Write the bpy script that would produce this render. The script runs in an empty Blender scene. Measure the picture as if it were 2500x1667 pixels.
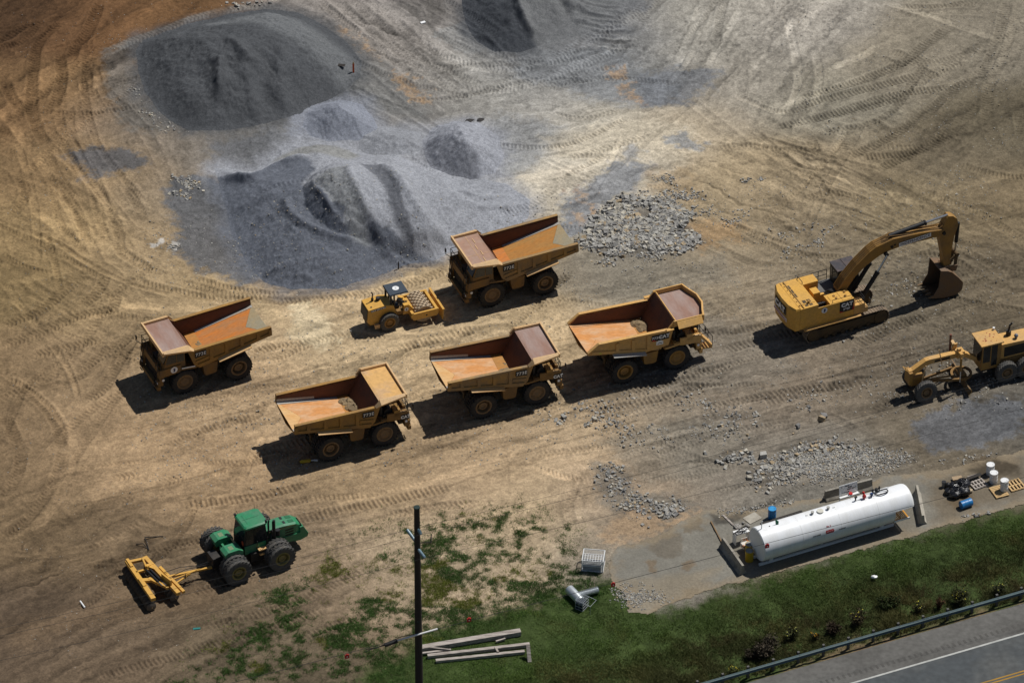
import bpy, bmesh, math, random
import numpy as np
from mathutils import Vector, Matrix
random.seed(7); rng = np.random.default_rng(7)
R = math.radians
scene = bpy.context.scene
COL = scene.collection

# ---------------------------------------------------------------- camera
PITCH = R(37.668); DIST = 418.366; FPX = 13889.0
cam_d = bpy.data.cameras.new("camera"); cam = bpy.data.objects.new("camera", cam_d); COL.objects.link(cam)
cam_d.sensor_width = 36.0; cam_d.lens = 36.0 * FPX / 2500.0
cam_d.clip_start = 1.0; cam_d.clip_end = 6000.0
CAM = Vector((0, -DIST * math.cos(PITCH), DIST * math.sin(PITCH)))
cam.location = CAM; cam.rotation_euler = (math.pi / 2 - PITCH, 0, 0)
scene.camera = cam

# ---------------------------------------------------------------- daylight
SUN_AZ = Vector((0.78, 0.63, 0)).normalized(); SUN_EL = R(59)
w = bpy.data.worlds.new("World"); scene.world = w; w.use_nodes = True
nt = w.node_tree; bg = nt.nodes["Background"]
sky = nt.nodes.new("ShaderNodeTexSky"); sky.sky_type = 'NISHITA'; sky.sun_disc = False
sky.sun_elevation = SUN_EL; sky.sun_rotation = math.atan2(SUN_AZ.x, SUN_AZ.y)
sky.altitude = 200; sky.air_density = 1.0; sky.dust_density = 0.6
nt.links.new(sky.outputs[0], bg.inputs[0]); bg.inputs[1].default_value = 0.05
sd = bpy.data.lights.new("sun", 'SUN'); sun = bpy.data.objects.new("sun", sd); COL.objects.link(sun)
sd.energy = 5.0; sd.angle = R(0.5); sd.color = (1.0, 0.975, 0.93)
sdir = Vector((SUN_AZ.x * math.cos(SUN_EL), SUN_AZ.y * math.cos(SUN_EL), math.sin(SUN_EL)))
sun.rotation_euler = sdir.to_track_quat('Z', 'Y').to_euler(); sun.location = (60, 40, 120)
scene.view_settings.view_transform = 'Standard'; scene.view_settings.look = 'None'
scene.view_settings.exposure = -0.25; scene.view_settings.gamma = 1.0

# ---------------------------------------------------------------- survey: measured photograph points -> world positions on the ground
_cp, _sp = math.cos(PITCH), math.sin(PITCH)
def ray(px, py):
    a = (px - 1250) / FPX; b = -(py - 833.5) / FPX
    return np.array([a, b * _sp + _cp, b * _cp - _sp])
_C = np.array(CAM)
def P(px, py, z=0.0):
    d = ray(px, py); t = (z - _C[2]) / d[2]; q = _C + t * d
    return np.array([q[0], q[1], z])
def PV(px, py, o, u):            # hit the vertical plane through o along u -> (distance along u, height)
    d = ray(px, py); n = np.array([-u[1], u[0], 0.0])
    t = ((np.array(o) - _C) @ n) / (d @ n); q = _C + t * d
    return (q - np.array(o))[:2] @ np.array(u)[:2], q[2]
ZO = {'L1': (0, 0, .3827), 'C2': (800, 0, .3827), 'R3': (1600, 0, .3827), 'H4': (400, 220, .3827), 'L5': (0, 560, .3443),
      'z6': (1300, 960, .5102), 'L7': (0, 1100, .3827), 'RB': (1380, 380, .2126), 'tk': (1720, 1120, .2296), 'jk': (2260, 1100, .11478),
      'cg': (1360, 1310, .14035), 'pl': (900, 1220, .28513), 'rd': (1760, 1420, .31463), 'p': (0, 0, 1.0)}
def Q(zone, pts, z=0.0):
    ox, oy, s = ZO[zone]
    return [P(ox + s * a, oy + s * b, z) for a, b in pts]
def Q1(zone, a, b, z=0.0): return Q(zone, [(a, b)], z)[0]

# ---------------------------------------------------------------- materials
def lin(c):
    c = c / 255.0
    return c / 12.92 if c <= .04045 else ((c + .055) / 1.055) ** 2.4
KL = 1.27                        # sunlit radiance of a flat white surface: a seen colour / KL = its base colour
def A(r, g, b): return (lin(r) / KL, lin(g) / KL, lin(b) / KL)
def pmat(name, col, rough=.7, metal=0.0, dirt=None, amt=.5, scale=1.2, spec=.3, fine=.12, bump=0.0, stretch=None, coat=0.0, thr=(.42, .68)):
    m = bpy.data.materials.new(name); m.use_nodes = True; n = m.node_tree.nodes; L = m.node_tree.links
    b = n["Principled BSDF"]; b.inputs["Roughness"].default_value = rough; b.inputs["Metallic"].default_value = metal
    b.inputs["Specular IOR Level"].default_value = spec
    tc = n.new("ShaderNodeTexCoord"); src = tc.outputs["Object"]
    if stretch:
        mp = n.new("ShaderNodeMapping"); mp.inputs["Scale"].default_value = stretch; L.new(src, mp.inputs[0]); src = mp.outputs[0]
    nz = n.new("ShaderNodeTexNoise"); nz.inputs["Scale"].default_value = scale; nz.inputs["Detail"].default_value = 6; nz.inputs["Roughness"].default_value = .62
    L.new(src, nz.inputs["Vector"])
    rp = n.new("ShaderNodeMapRange"); rp.inputs[1].default_value = thr[0]; rp.inputs[2].default_value = thr[1]; rp.inputs[4].default_value = amt
    L.new(nz.outputs[0], rp.inputs[0])
    mx = n.new("ShaderNodeMix"); mx.data_type = 'RGBA'; mx.inputs[6].default_value = (*col, 1)
    d = dirt if dirt else tuple(c * .75 for c in col); mx.inputs[7].default_value = (*d, 1)
    L.new(rp.outputs[0], mx.inputs[0])
    n2 = n.new("ShaderNodeTexNoise"); n2.inputs["Scale"].default_value = scale * 9; n2.inputs["Detail"].default_value = 4; L.new(src, n2.inputs["Vector"])
    r2 = n.new("ShaderNodeMapRange"); r2.inputs[1].default_value = .3; r2.inputs[2].default_value = .7
    r2.inputs[3].default_value = 1 - fine; r2.inputs[4].default_value = 1 + fine; L.new(n2.outputs[0], r2.inputs[0])
    m2 = n.new("ShaderNodeMix"); m2.data_type = 'RGBA'; m2.blend_type = 'MULTIPLY'; m2.inputs[0].default_value = 1
    L.new(mx.outputs[2], m2.inputs[6]); L.new(r2.outputs[0], m2.inputs[7]); L.new(m2.outputs[2], b.inputs["Base Color"])
    if bump:
        bp = n.new("ShaderNodeBump"); bp.inputs["Strength"].default_value = bump; bp.inputs["Distance"].default_value = .03
        L.new(n2.outputs[0], bp.inputs["Height"]); L.new(bp.outputs[0], b.inputs["Normal"])
    if coat: b.inputs["Coat Weight"].default_value = coat
    return m
def ground_mat(name, grain=6.5, amp=.30, bump=.6, rough=.95, grain2=2.2):
    m = bpy.data.materials.new(name); m.use_nodes = True; n = m.node_tree.nodes; L = m.node_tree.links
    b = n["Principled BSDF"]; b.inputs["Roughness"].default_value = rough; b.inputs["Specular IOR Level"].default_value = .12
    at = n.new("ShaderNodeAttribute"); at.attribute_name = "Col"
    tc = n.new("ShaderNodeTexCoord")
    n1 = n.new("ShaderNodeTexNoise"); n1.inputs["Scale"].default_value = grain; n1.inputs["Detail"].default_value = 5; n1.inputs["Roughness"].default_value = .75
    L.new(tc.outputs["Object"], n1.inputs["Vector"])
    r1 = n.new("ShaderNodeMapRange"); r1.inputs[1].default_value = .32; r1.inputs[2].default_value = .68
    r1.inputs[3].default_value = 1 - amp; r1.inputs[4].default_value = 1 + amp; L.new(n1.outputs[0], r1.inputs[0])
    n2 = n.new("ShaderNodeTexNoise"); n2.inputs["Scale"].default_value = grain2; n2.inputs["Detail"].default_value = 6; n2.inputs["Roughness"].default_value = .7
    L.new(tc.outputs["Object"], n2.inputs["Vector"])
    r2 = n.new("ShaderNodeMapRange"); r2.inputs[1].default_value = .3; r2.inputs[2].default_value = .7
    r2.inputs[3].default_value = 1 - amp * .6; r2.inputs[4].default_value = 1 + amp * .6; L.new(n2.outputs[0], r2.inputs[0])
    mm = n.new("ShaderNodeMath"); mm.operation = 'MULTIPLY'; L.new(r1.outputs[0], mm.inputs[0]); L.new(r2.outputs[0], mm.inputs[1])
    mx = n.new("ShaderNodeMix"); mx.data_type = 'RGBA'; mx.blend_type = 'MULTIPLY'; mx.inputs[0].default_value = 1
    L.new(at.outputs["Color"], mx.inputs[6]); L.new(mm.outputs[0], mx.inputs[7]); L.new(mx.outputs[2], b.inputs["Base Color"])
    bp = n.new("ShaderNodeBump"); bp.inputs["Strength"].default_value = bump; bp.inputs["Distance"].default_value = .08
    L.new(n1.outputs[0], bp.inputs["Height"]); L.new(bp.outputs[0], b.inputs["Normal"])
    return m
def leaf_mat(name, rough=.75):
    m = bpy.data.materials.new(name); m.use_nodes = True; n = m.node_tree.nodes; L = m.node_tree.links
    b = n["Principled BSDF"]; b.inputs["Roughness"].default_value = rough; b.inputs["Specular IOR Level"].default_value = .15
    at = n.new("ShaderNodeAttribute"); at.attribute_name = "Col"
    L.new(at.outputs["Color"], b.inputs["Base Color"])
    return m
dust = A(178, 150, 112)
M = {}
M['yellow'] = pmat('yellow paint', (.33, .175, .038), .6, dirt=(.20, .12, .05), amt=.8, scale=.9, spec=.35)
M['yellow_b'] = pmat('faded yellow paint', (.36, .205, .06), .65, dirt=(.22, .15, .08), amt=.95, scale=1.1, spec=.3, thr=(.36, .62))
M['yellow_clean'] = pmat('clean yellow paint', (.57, .32, .09), .5, dirt=(.44, .285, .135), amt=.6, scale=.7, spec=.4)
M['yellow_dull'] = pmat('dusty yellow paint', (.22, .12, .035), .7, dirt=(.13, .085, .045), amt=.8, scale=1.3)
M['yellow_pale'] = pmat('sunbleached yellow paint', (.62, .40, .19), .6, dirt=(.52, .35, .20), amt=.7, scale=1.0)
M['yellow_bright'] = pmat('bright yellow paint', (.60, .325, .055), .5, dirt=(.48, .28, .085), amt=.55, scale=.8, spec=.4)
M['canopy_yellow'] = pmat('canopy yellow paint', (.62, .36, .125), .55, dirt=(.40, .30, .24), amt=.7, scale=.45, thr=(.48, .72))
M['canopy_rust'] = pmat('rusted canopy steel', (.27, .155, .115), .6, dirt=(.33, .25, .22), amt=.9, scale=.7, stretch=(1.2, .35, 1), fine=.08)
M['canopy_rust_pale'] = pmat('worn canopy steel', (.34, .20, .14), .6, dirt=(.35, .27, .22), amt=.9, scale=.8, stretch=(.6, .6, 1), fine=.08)
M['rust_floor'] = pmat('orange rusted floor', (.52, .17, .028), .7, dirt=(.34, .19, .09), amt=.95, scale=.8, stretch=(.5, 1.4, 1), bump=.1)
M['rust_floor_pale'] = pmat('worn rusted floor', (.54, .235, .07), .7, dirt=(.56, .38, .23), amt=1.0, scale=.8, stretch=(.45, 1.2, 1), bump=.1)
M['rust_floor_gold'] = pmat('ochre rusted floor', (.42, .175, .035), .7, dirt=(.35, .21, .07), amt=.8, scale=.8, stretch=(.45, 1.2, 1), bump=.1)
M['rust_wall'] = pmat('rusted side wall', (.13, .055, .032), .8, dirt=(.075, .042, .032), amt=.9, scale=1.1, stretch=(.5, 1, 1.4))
M['wear_steel'] = pmat('worn bare steel', (.33, .32, .30), .5, dirt=(.44, .36, .26), amt=.7, scale=1.2, spec=.5)
M['tail_steel'] = pmat('dusty grey tail plate', (.33, .29, .20), .6, dirt=(.40, .29, .15), amt=.8, scale=.8, spec=.4)
M['tail_tan'] = pmat('dusty tan tail plate', (.58, .38, .18), .6, dirt=(.54, .28, .09), amt=.9, scale=.7, stretch=(.4, 1.2, 1))
M['rubber'] = pmat('dusty rubber', (.026, .025, .025), .85, dirt=(.06, .053, .045), amt=.7, scale=2.2, fine=.2)
M['rubber_grey'] = pmat('grey dusty rubber', (.075, .073, .07), .9, dirt=(.13, .115, .095), amt=.8, scale=2.4, fine=.25)
M['dark'] = pmat('dark machinery', (.022, .02, .019), .6, dirt=(.06, .05, .04), amt=.6, scale=2)
M['black'] = pmat('black paint', (.014, .014, .015), .5, dirt=(.03, .029, .027), amt=.5)
M['glass'] = pmat('dark cab glass', (.012, .015, .018), .12, dirt=(.03, .03, .03), amt=.4, spec=.5)
M['chassis'] = pmat('grimy chassis', (.10, .065, .03), .75, dirt=(.045, .035, .025), amt=.8)
M['white'] = pmat('white paint', (.78, .78, .77), .4, dirt=(.66, .65, .61), amt=.5, scale=.6, fine=.03)
M['tank_white'] = pmat('tank white paint', (.80, .81, .82), .38, dirt=(.66, .65, .62), amt=.55, scale=.9, fine=.03, stretch=(1.6, .35, .35), spec=.4)
M['red'] = pmat('red paint', (.45, .015, .015), .5, dirt=(.3, .02, .02))
M['blue'] = pmat('blue plastic', (.012, .15, .38), .4, dirt=(.03, .17, .36), amt=.5, spec=.45)
M['chrome'] = pmat('polished rod', (.55, .56, .57), .25, metal=.9, dirt=(.45, .45, .45))
M['galv'] = pmat('galvanised steel', (.52, .55, .56), .38, metal=.55, dirt=(.42, .45, .46), amt=.6, scale=3)
M['green'] = pmat('green tractor paint', (.022, .20, .085), .42, dirt=(.09, .19, .115), amt=.8, scale=1.0, spec=.5)
M['rim_yellow'] = pmat('muted yellow rim', (.23, .19, .06), .6, dirt=(.17, .13, .07), amt=.7, scale=2)
M['rim_rust'] = pmat('dusty brown rim', (.21, .13, .06), .7, dirt=(.14, .10, .065), amt=.8, scale=2)
M['wood_grey'] = pmat('weathered timber', (.44, .39, .345), .85, dirt=(.15, .12, .10), amt=1.0, scale=2.0, stretch=(.5, 7, 7), bump=.6)
M['wood_dark'] = pmat('creosoted pole', (.028, .024, .021), .8, dirt=(.05, .042, .036), amt=.6, scale=2, stretch=(4, 4, .4))
M['wood_new'] = pmat('pale pallet wood', (.55, .37, .17), .8, dirt=(.42, .27, .13), amt=.8, scale=2, stretch=(1, 5, 1))
M['concrete'] = pmat('stained barrier concrete', (.30, .275, .23), .9, dirt=(.15, .135, .11), amt=.9, scale=1.6, bump=.3)
M['concrete_pale'] = pmat('cast concrete', (.38, .35, .29), .9, dirt=(.25, .22, .18), amt=.8, scale=1.6, bump=.3)
M['guard'] = pmat('weathered green rail', (.085, .125, .13), .55, metal=.2, dirt=(.12, .145, .145), amt=.7, scale=1.2)
M['post'] = pmat('weathered post', (.10, .095, .085), .8, dirt=(.055, .05, .045))
M['glaze'] = pmat('grey glazed porcelain', (.15, .23, .27), .3, dirt=(.12, .18, .22), spec=.5)
M['orange'] = pmat('orange paint', (.65, .10, .03), .6, dirt=(.55, .12, .05))
M['bag'] = pmat('black plastic bag', (.012, .012, .014), .28, dirt=(.02, .02, .022), spec=.5, bump=.8, scale=2)
M['stone'] = pmat('grey broken stone', (.33, .315, .285), .9, dirt=(.21, .205, .195), amt=.9, scale=.6, fine=.2, bump=.4)
M['stone_tan'] = pmat('tan stone', (.42, .36, .27), .9, dirt=(.31, .26, .2), amt=.9, scale=.9, fine=.2, bump=.4)
M['soil'] = pmat('loose soil', (.25, .18, .10), .95, dirt=(.17, .125, .08), amt=.9, scale=2.5, fine=.25, bump=.8)
M['plastic_white'] = pmat('white plastic', (.72, .72, .71), .45, dirt=(.60, .60, .58), amt=.5, scale=1.5, fine=.03)
M['yellow_drum'] = pmat('yellow drum paint', (.55, .36, .02), .45, dirt=(.48, .30, .04), amt=.6, scale=2)
M['yellow_grate'] = pmat('yellow grating', (.52, .23, .02), .6, dirt=(.4, .2, .04), amt=.6, scale=3)

# ---------------------------------------------------------------- mesh building
def finish(me, mat, smooth=True, ang=32):
    if mat: me.materials.append(mat)
    if smooth:
        me.polygons.foreach_set('use_smooth', [True] * len(me.polygons)); me.set_sharp_from_angle(angle=R(ang))
    me.update()
class MB:
    def __init__(s): s.v = []; s.f = []
    def add(s, vs, fs):
        o = len(s.v); s.v += [tuple(map(float, q)) for q in vs]; s.f += [[i + o for i in q] for q in fs]; return s
    def hexa(s, p):              # 0-3 bottom loop, 4-7 top loop
        return s.add(p, [(3, 2, 1, 0), (4, 5, 6, 7), (0, 1, 5, 4), (1, 2, 6, 5), (2, 3, 7, 6), (3, 0, 4, 7)])
    def box(s, x0, x1, y0, y1, z0, z1):
        return s.hexa([(x0, y0, z0), (x1, y0, z0), (x1, y1, z0), (x0, y1, z0), (x0, y0, z1), (x1, y0, z1), (x1, y1, z1), (x0, y1, z1)])
    def bar(s, a, b, w, h=None, upv=(0, 0, 1)):      # rectangular bar from a to b
        a = Vector(a); b = Vector(b); d = (b - a).normalized(); h = h or w; u = Vector(upv)
        if abs(d.dot(u)) > .98: u = Vector((1, 0, 0))
        r = d.cross(u).normalized() * (w / 2); t = r.cross(d).normalized() * (h / 2)
        return s.hexa([a - r - t, a + r - t, b + r - t, b - r - t, a - r + t, a + r + t, b + r + t, b - r + t])
    def prism(s, pts, ax, a, b):
        n = len(pts)
        def mk(q, t): return {'y': (q[0], t, q[1]), 'x': (t, q[0], q[1]), 'z': (q[0], q[1], t)}[ax]
        vs = [mk(q, a) for q in pts] + [mk(q, b) for q in pts]
        fs = [list(range(n - 1, -1, -1)), list(range(n, 2 * n))] + [(i, (i + 1) % n, n + (i + 1) % n, n + i) for i in range(n)]
        return s.add(vs, fs)
    def loft(s, a, b):           # two loops with the same count
        n = len(a)
        return s.add(list(a) + list(b), [list(range(n - 1, -1, -1)), list(range(n, 2 * n))] + [(i, (i + 1) % n, n + (i + 1) % n, n + i) for i in range(n)])
    def plate(s, pts, t):        # polygon in space thickened by vector t
        t = Vector(t); return s.loft([Vector(q) for q in pts], [Vector(q) + t for q in pts])
    def cyl(s, a, b, r0, r1=None, n=14, caps=True):
        r1 = r0 if r1 is None else r1
        a = Vector(a); b = Vector(b); d = (b - a).normalized(); u = Vector((0, 0, 1)) if abs(d.z) < .9 else Vector((1, 0, 0))
        e = d.cross(u).normalized(); g = d.cross(e)
        A_ = [a + (e * math.cos(i * 2 * math.pi / n) + g * math.sin(i * 2 * math.pi / n)) * r0 for i in range(n)]
        B_ = [b + (e * math.cos(i * 2 * math.pi / n) + g * math.sin(i * 2 * math.pi / n)) * r1 for i in range(n)]
        fs = [(i, (i + 1) % n, n + (i + 1) % n, n + i) for i in range(n)]
        if caps: fs += [list(range(n - 1, -1, -1)), list(range(n, 2 * n))]
        return s.add(A_ + B_, fs)
    def tube(s, pts, r, n=6):
        for a, b in zip(pts[:-1], pts[1:]): s.cyl(a, b, r, n=n)
        return s
    def lathe(s, prof, o, ax, n=24, close=False):    # prof: (radius, offset along ax)
        o = Vector(o); d = Vector(ax).normalized(); u = Vector((0, 0, 1)) if abs(d.z) < .9 else Vector((1, 0, 0))
        e = d.cross(u).normalized(); g = d.cross(e); vs = []
        for rr, h in prof:
            for i in range(n):
                t = i * 2 * math.pi / n; vs.append(o + d * h + (e * math.cos(t) + g * math.sin(t)) * rr)
        k = len(prof); fs = []
        for j in range(k - 1 if not close else k):
            j2 = (j + 1) % k
            for i in range(n): fs.append((j * n + i, j * n + (i + 1) % n, j2 * n + (i + 1) % n, j2 * n + i))
        if not close: fs += [list(range(n - 1, -1, -1)), list(range((k - 1) * n, k * n))]
        return s.add(vs, fs)
    def sphere(s, c, r, n=10, m=6, sc=(1, 1, 1), jit=0.0):
        c = Vector(c); vs = []; fs = []
        for j in range(m + 1):
            ph = math.pi * j / m
            for i in range(n):
                t = 2 * math.pi * i / n; k = 1 + random.uniform(-jit, jit)
                vs.append((c.x + r * sc[0] * k * math.sin(ph) * math.cos(t), c.y + r * sc[1] * k * math.sin(ph) * math.sin(t), c.z + r * sc[2] * k * math.cos(ph)))
        for j in range(m):
            for i in range(n): fs.append((j * n + i, j * n + (i + 1) % n, (j + 1) * n + (i + 1) % n, (j + 1) * n + i))
        return s.add(vs, fs)
    def parts(s, name, mat, parent, gap=.22, smooth=True):
        """one object per separate piece: loose parts closer than gap stay together"""
        n = len(s.v); root = list(range(n))
        def fd(i):
            while root[i] != i: root[i] = root[root[i]]; i = root[i]
            return i
        for f in s.f:
            for q in f[1:]: root[fd(q)] = fd(f[0])
        bb = {}
        for i, v in enumerate(s.v):
            b = bb.setdefault(fd(i), [list(v), list(v)])
            for k in range(3): b[0][k] = min(b[0][k], v[k]); b[1][k] = max(b[1][k], v[k])
        ks = list(bb); grp = {k: k for k in ks}
        def fg(i):
            while grp[i] != i: i = grp[i]
            return i
        for a in range(len(ks)):
            for b in range(a):
                p, q = bb[ks[a]], bb[ks[b]]
                if all(p[0][k] - gap < q[1][k] and q[0][k] - gap < p[1][k] for k in range(3)): grp[fg(ks[a])] = fg(ks[b])
        out = []
        for g in sorted(set(fg(k) for k in ks)):
            idx = [i for i in range(n) if fg(fd(i)) == g]; mp = {q: i for i, q in enumerate(idx)}; m2 = MB(); m2.v = [s.v[i] for i in idx]
            m2.f = [[mp[q] for q in f] for f in s.f if f[0] in mp]; out.append(m2.build(name, mat, parent, smooth))
        return out
    def build(s, name, mat, parent=None, smooth=True, ang=32, weld=False):
        me = bpy.data.meshes.new(name); me.from_pydata(s.v, [], s.f)
        bm = bmesh.new(); bm.from_mesh(me)
        if weld: bmesh.ops.remove_doubles(bm, verts=bm.verts, dist=1e-4)
        bmesh.ops.recalc_face_normals(bm, faces=bm.faces); bm.to_mesh(me); bm.free()
        finish(me, mat, smooth, ang)
        o = bpy.data.objects.new(name, me); COL.objects.link(o)
        if parent: o.parent = parent
        return o
def inst(o, parent=None, loc=None, rot=None):        # same mesh data, its own object
    c = o.copy(); COL.objects.link(c); c.parent = parent
    if loc is not None: c.location = loc
    if rot is not None: c.rotation_euler = rot
    return c
def tag(o, label=None, cat=None, group=None, kind=None):
    if label: o['label'] = label
    if cat: o['category'] = cat
    if group: o['group'] = group
    if kind: o['kind'] = kind
    return o
def thing(name, loc, rz, label, cat, group=None):
    o = bpy.data.objects.new(name, None); COL.objects.link(o); o.empty_display_size = .3
    o.location = loc; o.rotation_euler = (0, 0, rz); return tag(o, label, cat, group)
def text(s, size, mat, parent, o, right, up, name='lettering', off=.0, align='CENTER', shear=0.0, ext=.004, wide=1.0):
    cu = bpy.data.curves.new(name, 'FONT'); cu.body = s; cu.size = size; cu.align_x = align; cu.align_y = 'CENTER'
    cu.offset = off; cu.extrude = ext; cu.shear = shear; cu.space_character = 1.12
    t = bpy.data.objects.new(name, cu); COL.objects.link(t)
    bpy.context.view_layer.update()
    me = bpy.data.meshes.new_from_object(t.evaluated_get(bpy.context.evaluated_depsgraph_get()))
    bpy.data.objects.remove(t); bpy.data.curves.remove(cu)
    r = Vector(right).normalized(); u = Vector(up).normalized(); n = r.cross(u)
    mt = Matrix(((r.x * wide, u.x, n.x, o[0]), (r.y * wide, u.y, n.y, o[1]), (r.z * wide, u.z, n.z, o[2]), (0, 0, 0, 1)))
    me.transform(mt); me.materials.clear(); me.materials.append(mat)
    ob = bpy.data.objects.new(name, me); COL.objects.link(ob); ob.parent = parent
    return ob
# ---------------------------------------------------------------- ground sheet: one grid, dense where the photograph looks
def axis(lo, hi, st, far):
    inner = np.arange(lo, hi, st); g = [st * 2]
    while sum(g) < far: g.append(g[-1] * 1.7)
    c = np.cumsum(g); return np.concatenate([lo - c[::-1], inner, inner[-1] + c])
GX = axis(-45, 45.01, .07, 2200).astype(np.float32); GY = axis(-42, 50, .09, 2200).astype(np.float32)
X, Y = np.meshgrid(GX, GY); NY, NX = X.shape
_lat = np.random.default_rng(3).random((256, 256)).astype(np.float32)
def vnoise(x, y):
    xi = np.floor(x).astype(np.int32); yi = np.floor(y).astype(np.int32); fx = (x - xi); fy = (y - yi)
    fx = fx * fx * (3 - 2 * fx); fy = fy * fy * (3 - 2 * fy)
    a = xi & 255; b = (xi + 1) & 255; c = yi & 255; d = (yi + 1) & 255
    return ((_lat[c, a] * (1 - fx) + _lat[c, b] * fx) * (1 - fy) + (_lat[d, a] * (1 - fx) + _lat[d, b] * fx) * fy)
def fbm(x, y, sc, octv=4, seed=0, gain=.5):
    s = 0; a = 1.0; t = 0; f = 1.0 / sc
    for i in range(octv):
        s = s + a * (vnoise(x * f + seed * 17.3 + i * 31.7, y * f - seed * 9.1 + i * 11.9) - .5); t += a; a *= gain; f *= 2.03
    return s / t * 2             # about -1..1
def sstep(a, b, v):
    t = np.clip((v - a) / (b - a), 0, 1); return t * t * (3 - 2 * t)
def window(pts, m):
    p = np.array(pts); x0, x1 = p[:, 0].min() - m, p[:, 0].max() + m; y0, y1 = p[:, 1].min() - m, p[:, 1].max() + m
    return slice(np.searchsorted(GY, y0), np.searchsorted(GY, y1) + 1), slice(np.searchsorted(GX, x0), np.searchsorted(GX, x1) + 1)
def sdf(pts, m, x=None, y=None):
    sl = window(pts, m); xx = X[sl] if x is None else x[sl]; yy = Y[sl] if y is None else y[sl]
    p = np.array(pts)[:, :2].astype(np.float32); n = len(p); d2 = np.full(xx.shape, 1e9, np.float32); ins = np.zeros(xx.shape, bool)
    for i in range(n):
        a = p[i]; b = p[(i + 1) % n]; ex, ey = b - a; wx = xx - a[0]; wy = yy - a[1]
        t = np.clip((wx * ex + wy * ey) / (ex * ex + ey * ey + 1e-9), 0, 1)
        d2 = np.minimum(d2, (wx - ex * t) ** 2 + (wy - ey * t) ** 2)
        c = ((a[1] > yy) != (b[1] > yy)) & (xx < (b[0] - a[0]) * (yy - a[1]) / (b[1] - a[1] + 1e-9) + a[0]); ins ^= c
    d = np.sqrt(d2); return sl, np.where(ins, d, -d)
def smoothline(pts, step=.5):
    p = [np.array(q[:2]) for q in pts]; p = [2 * p[0] - p[1]] + p + [2 * p[-1] - p[-2]]; out = []
    for i in range(1, len(p) - 2):
        k = max(2, int(np.linalg.norm(p[i + 1] - p[i]) / step))
        for j in range(k):
            t = j / k; a, b, c, d = p[i - 1], p[i], p[i + 1], p[i + 2]
            out.append(.5 * (2 * b + (c - a) * t + (2 * a - 5 * b + 4 * c - d) * t * t + (3 * b - a - 3 * c + d) * t ** 3))
    out.append(p[-2]); return np.array(out, np.float32)
def along(line, m, x=None, y=None):      # nearest-segment distance, side and arc length
    sl = window(line, m); xx = (X if x is None else x)[sl]; yy = (Y if y is None else y)[sl]
    D = np.full(xx.shape, 1e9, np.float32); S = np.zeros_like(D); SG = np.zeros_like(D); s0 = 0.0
    tot = np.linalg.norm(np.diff(line, axis=0), axis=1).sum()
    for a, b in zip(line[:-1], line[1:]):
        L = float(np.linalg.norm(b - a)) + 1e-9
        i0, i1 = np.searchsorted(GY[sl[0]], [min(a[1], b[1]) - m, max(a[1], b[1]) + m]); j0, j1 = np.searchsorted(GX[sl[1]], [min(a[0], b[0]) - m, max(a[0], b[0]) + m])
        if i1 <= i0 or j1 <= j0: s0 += L; continue
        w = (slice(i0, i1), slice(j0, j1)); ex, ey = (b - a) / L; wx = xx[w] - a[0]; wy = yy[w] - a[1]
        t = np.clip(wx * ex + wy * ey, 0, L); lat = wy * ex - wx * ey; d = np.hypot(wx - ex * t, wy - ey * t)
        k = d < D[w]; D[w][k] = d[k]; S[w][k] = (s0 + t)[k]; SG[w][k] = lat[k]; s0 += L
    return sl, D, S, SG, tot

N1 = fbm(X, Y, 9.0, 5, 1); N2 = fbm(X, Y, 2.2, 4, 2); N3 = fbm(X, Y, .55, 3, 3)
WX = X + .9 * fbm(X, Y, 2.6, 4, 4) + .25 * fbm(X, Y, .5, 2, 14); WY = Y + .9 * fbm(X, Y, 2.6, 4, 5) + .25 * fbm(X, Y, .5, 2, 15)
N4 = fbm(X, Y, .22, 2, 6)
CLOD = np.maximum(fbm(X, Y, .34, 2, 7), 0) * np.clip(.35 + 1.6 * fbm(X, Y, 3.5, 3, 8), 0, 1)
H = (.05 * N1 + .030 * N2 + .022 * N3 + .012 * N4 + .10 * CLOD).astype(np.float32)
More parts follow.
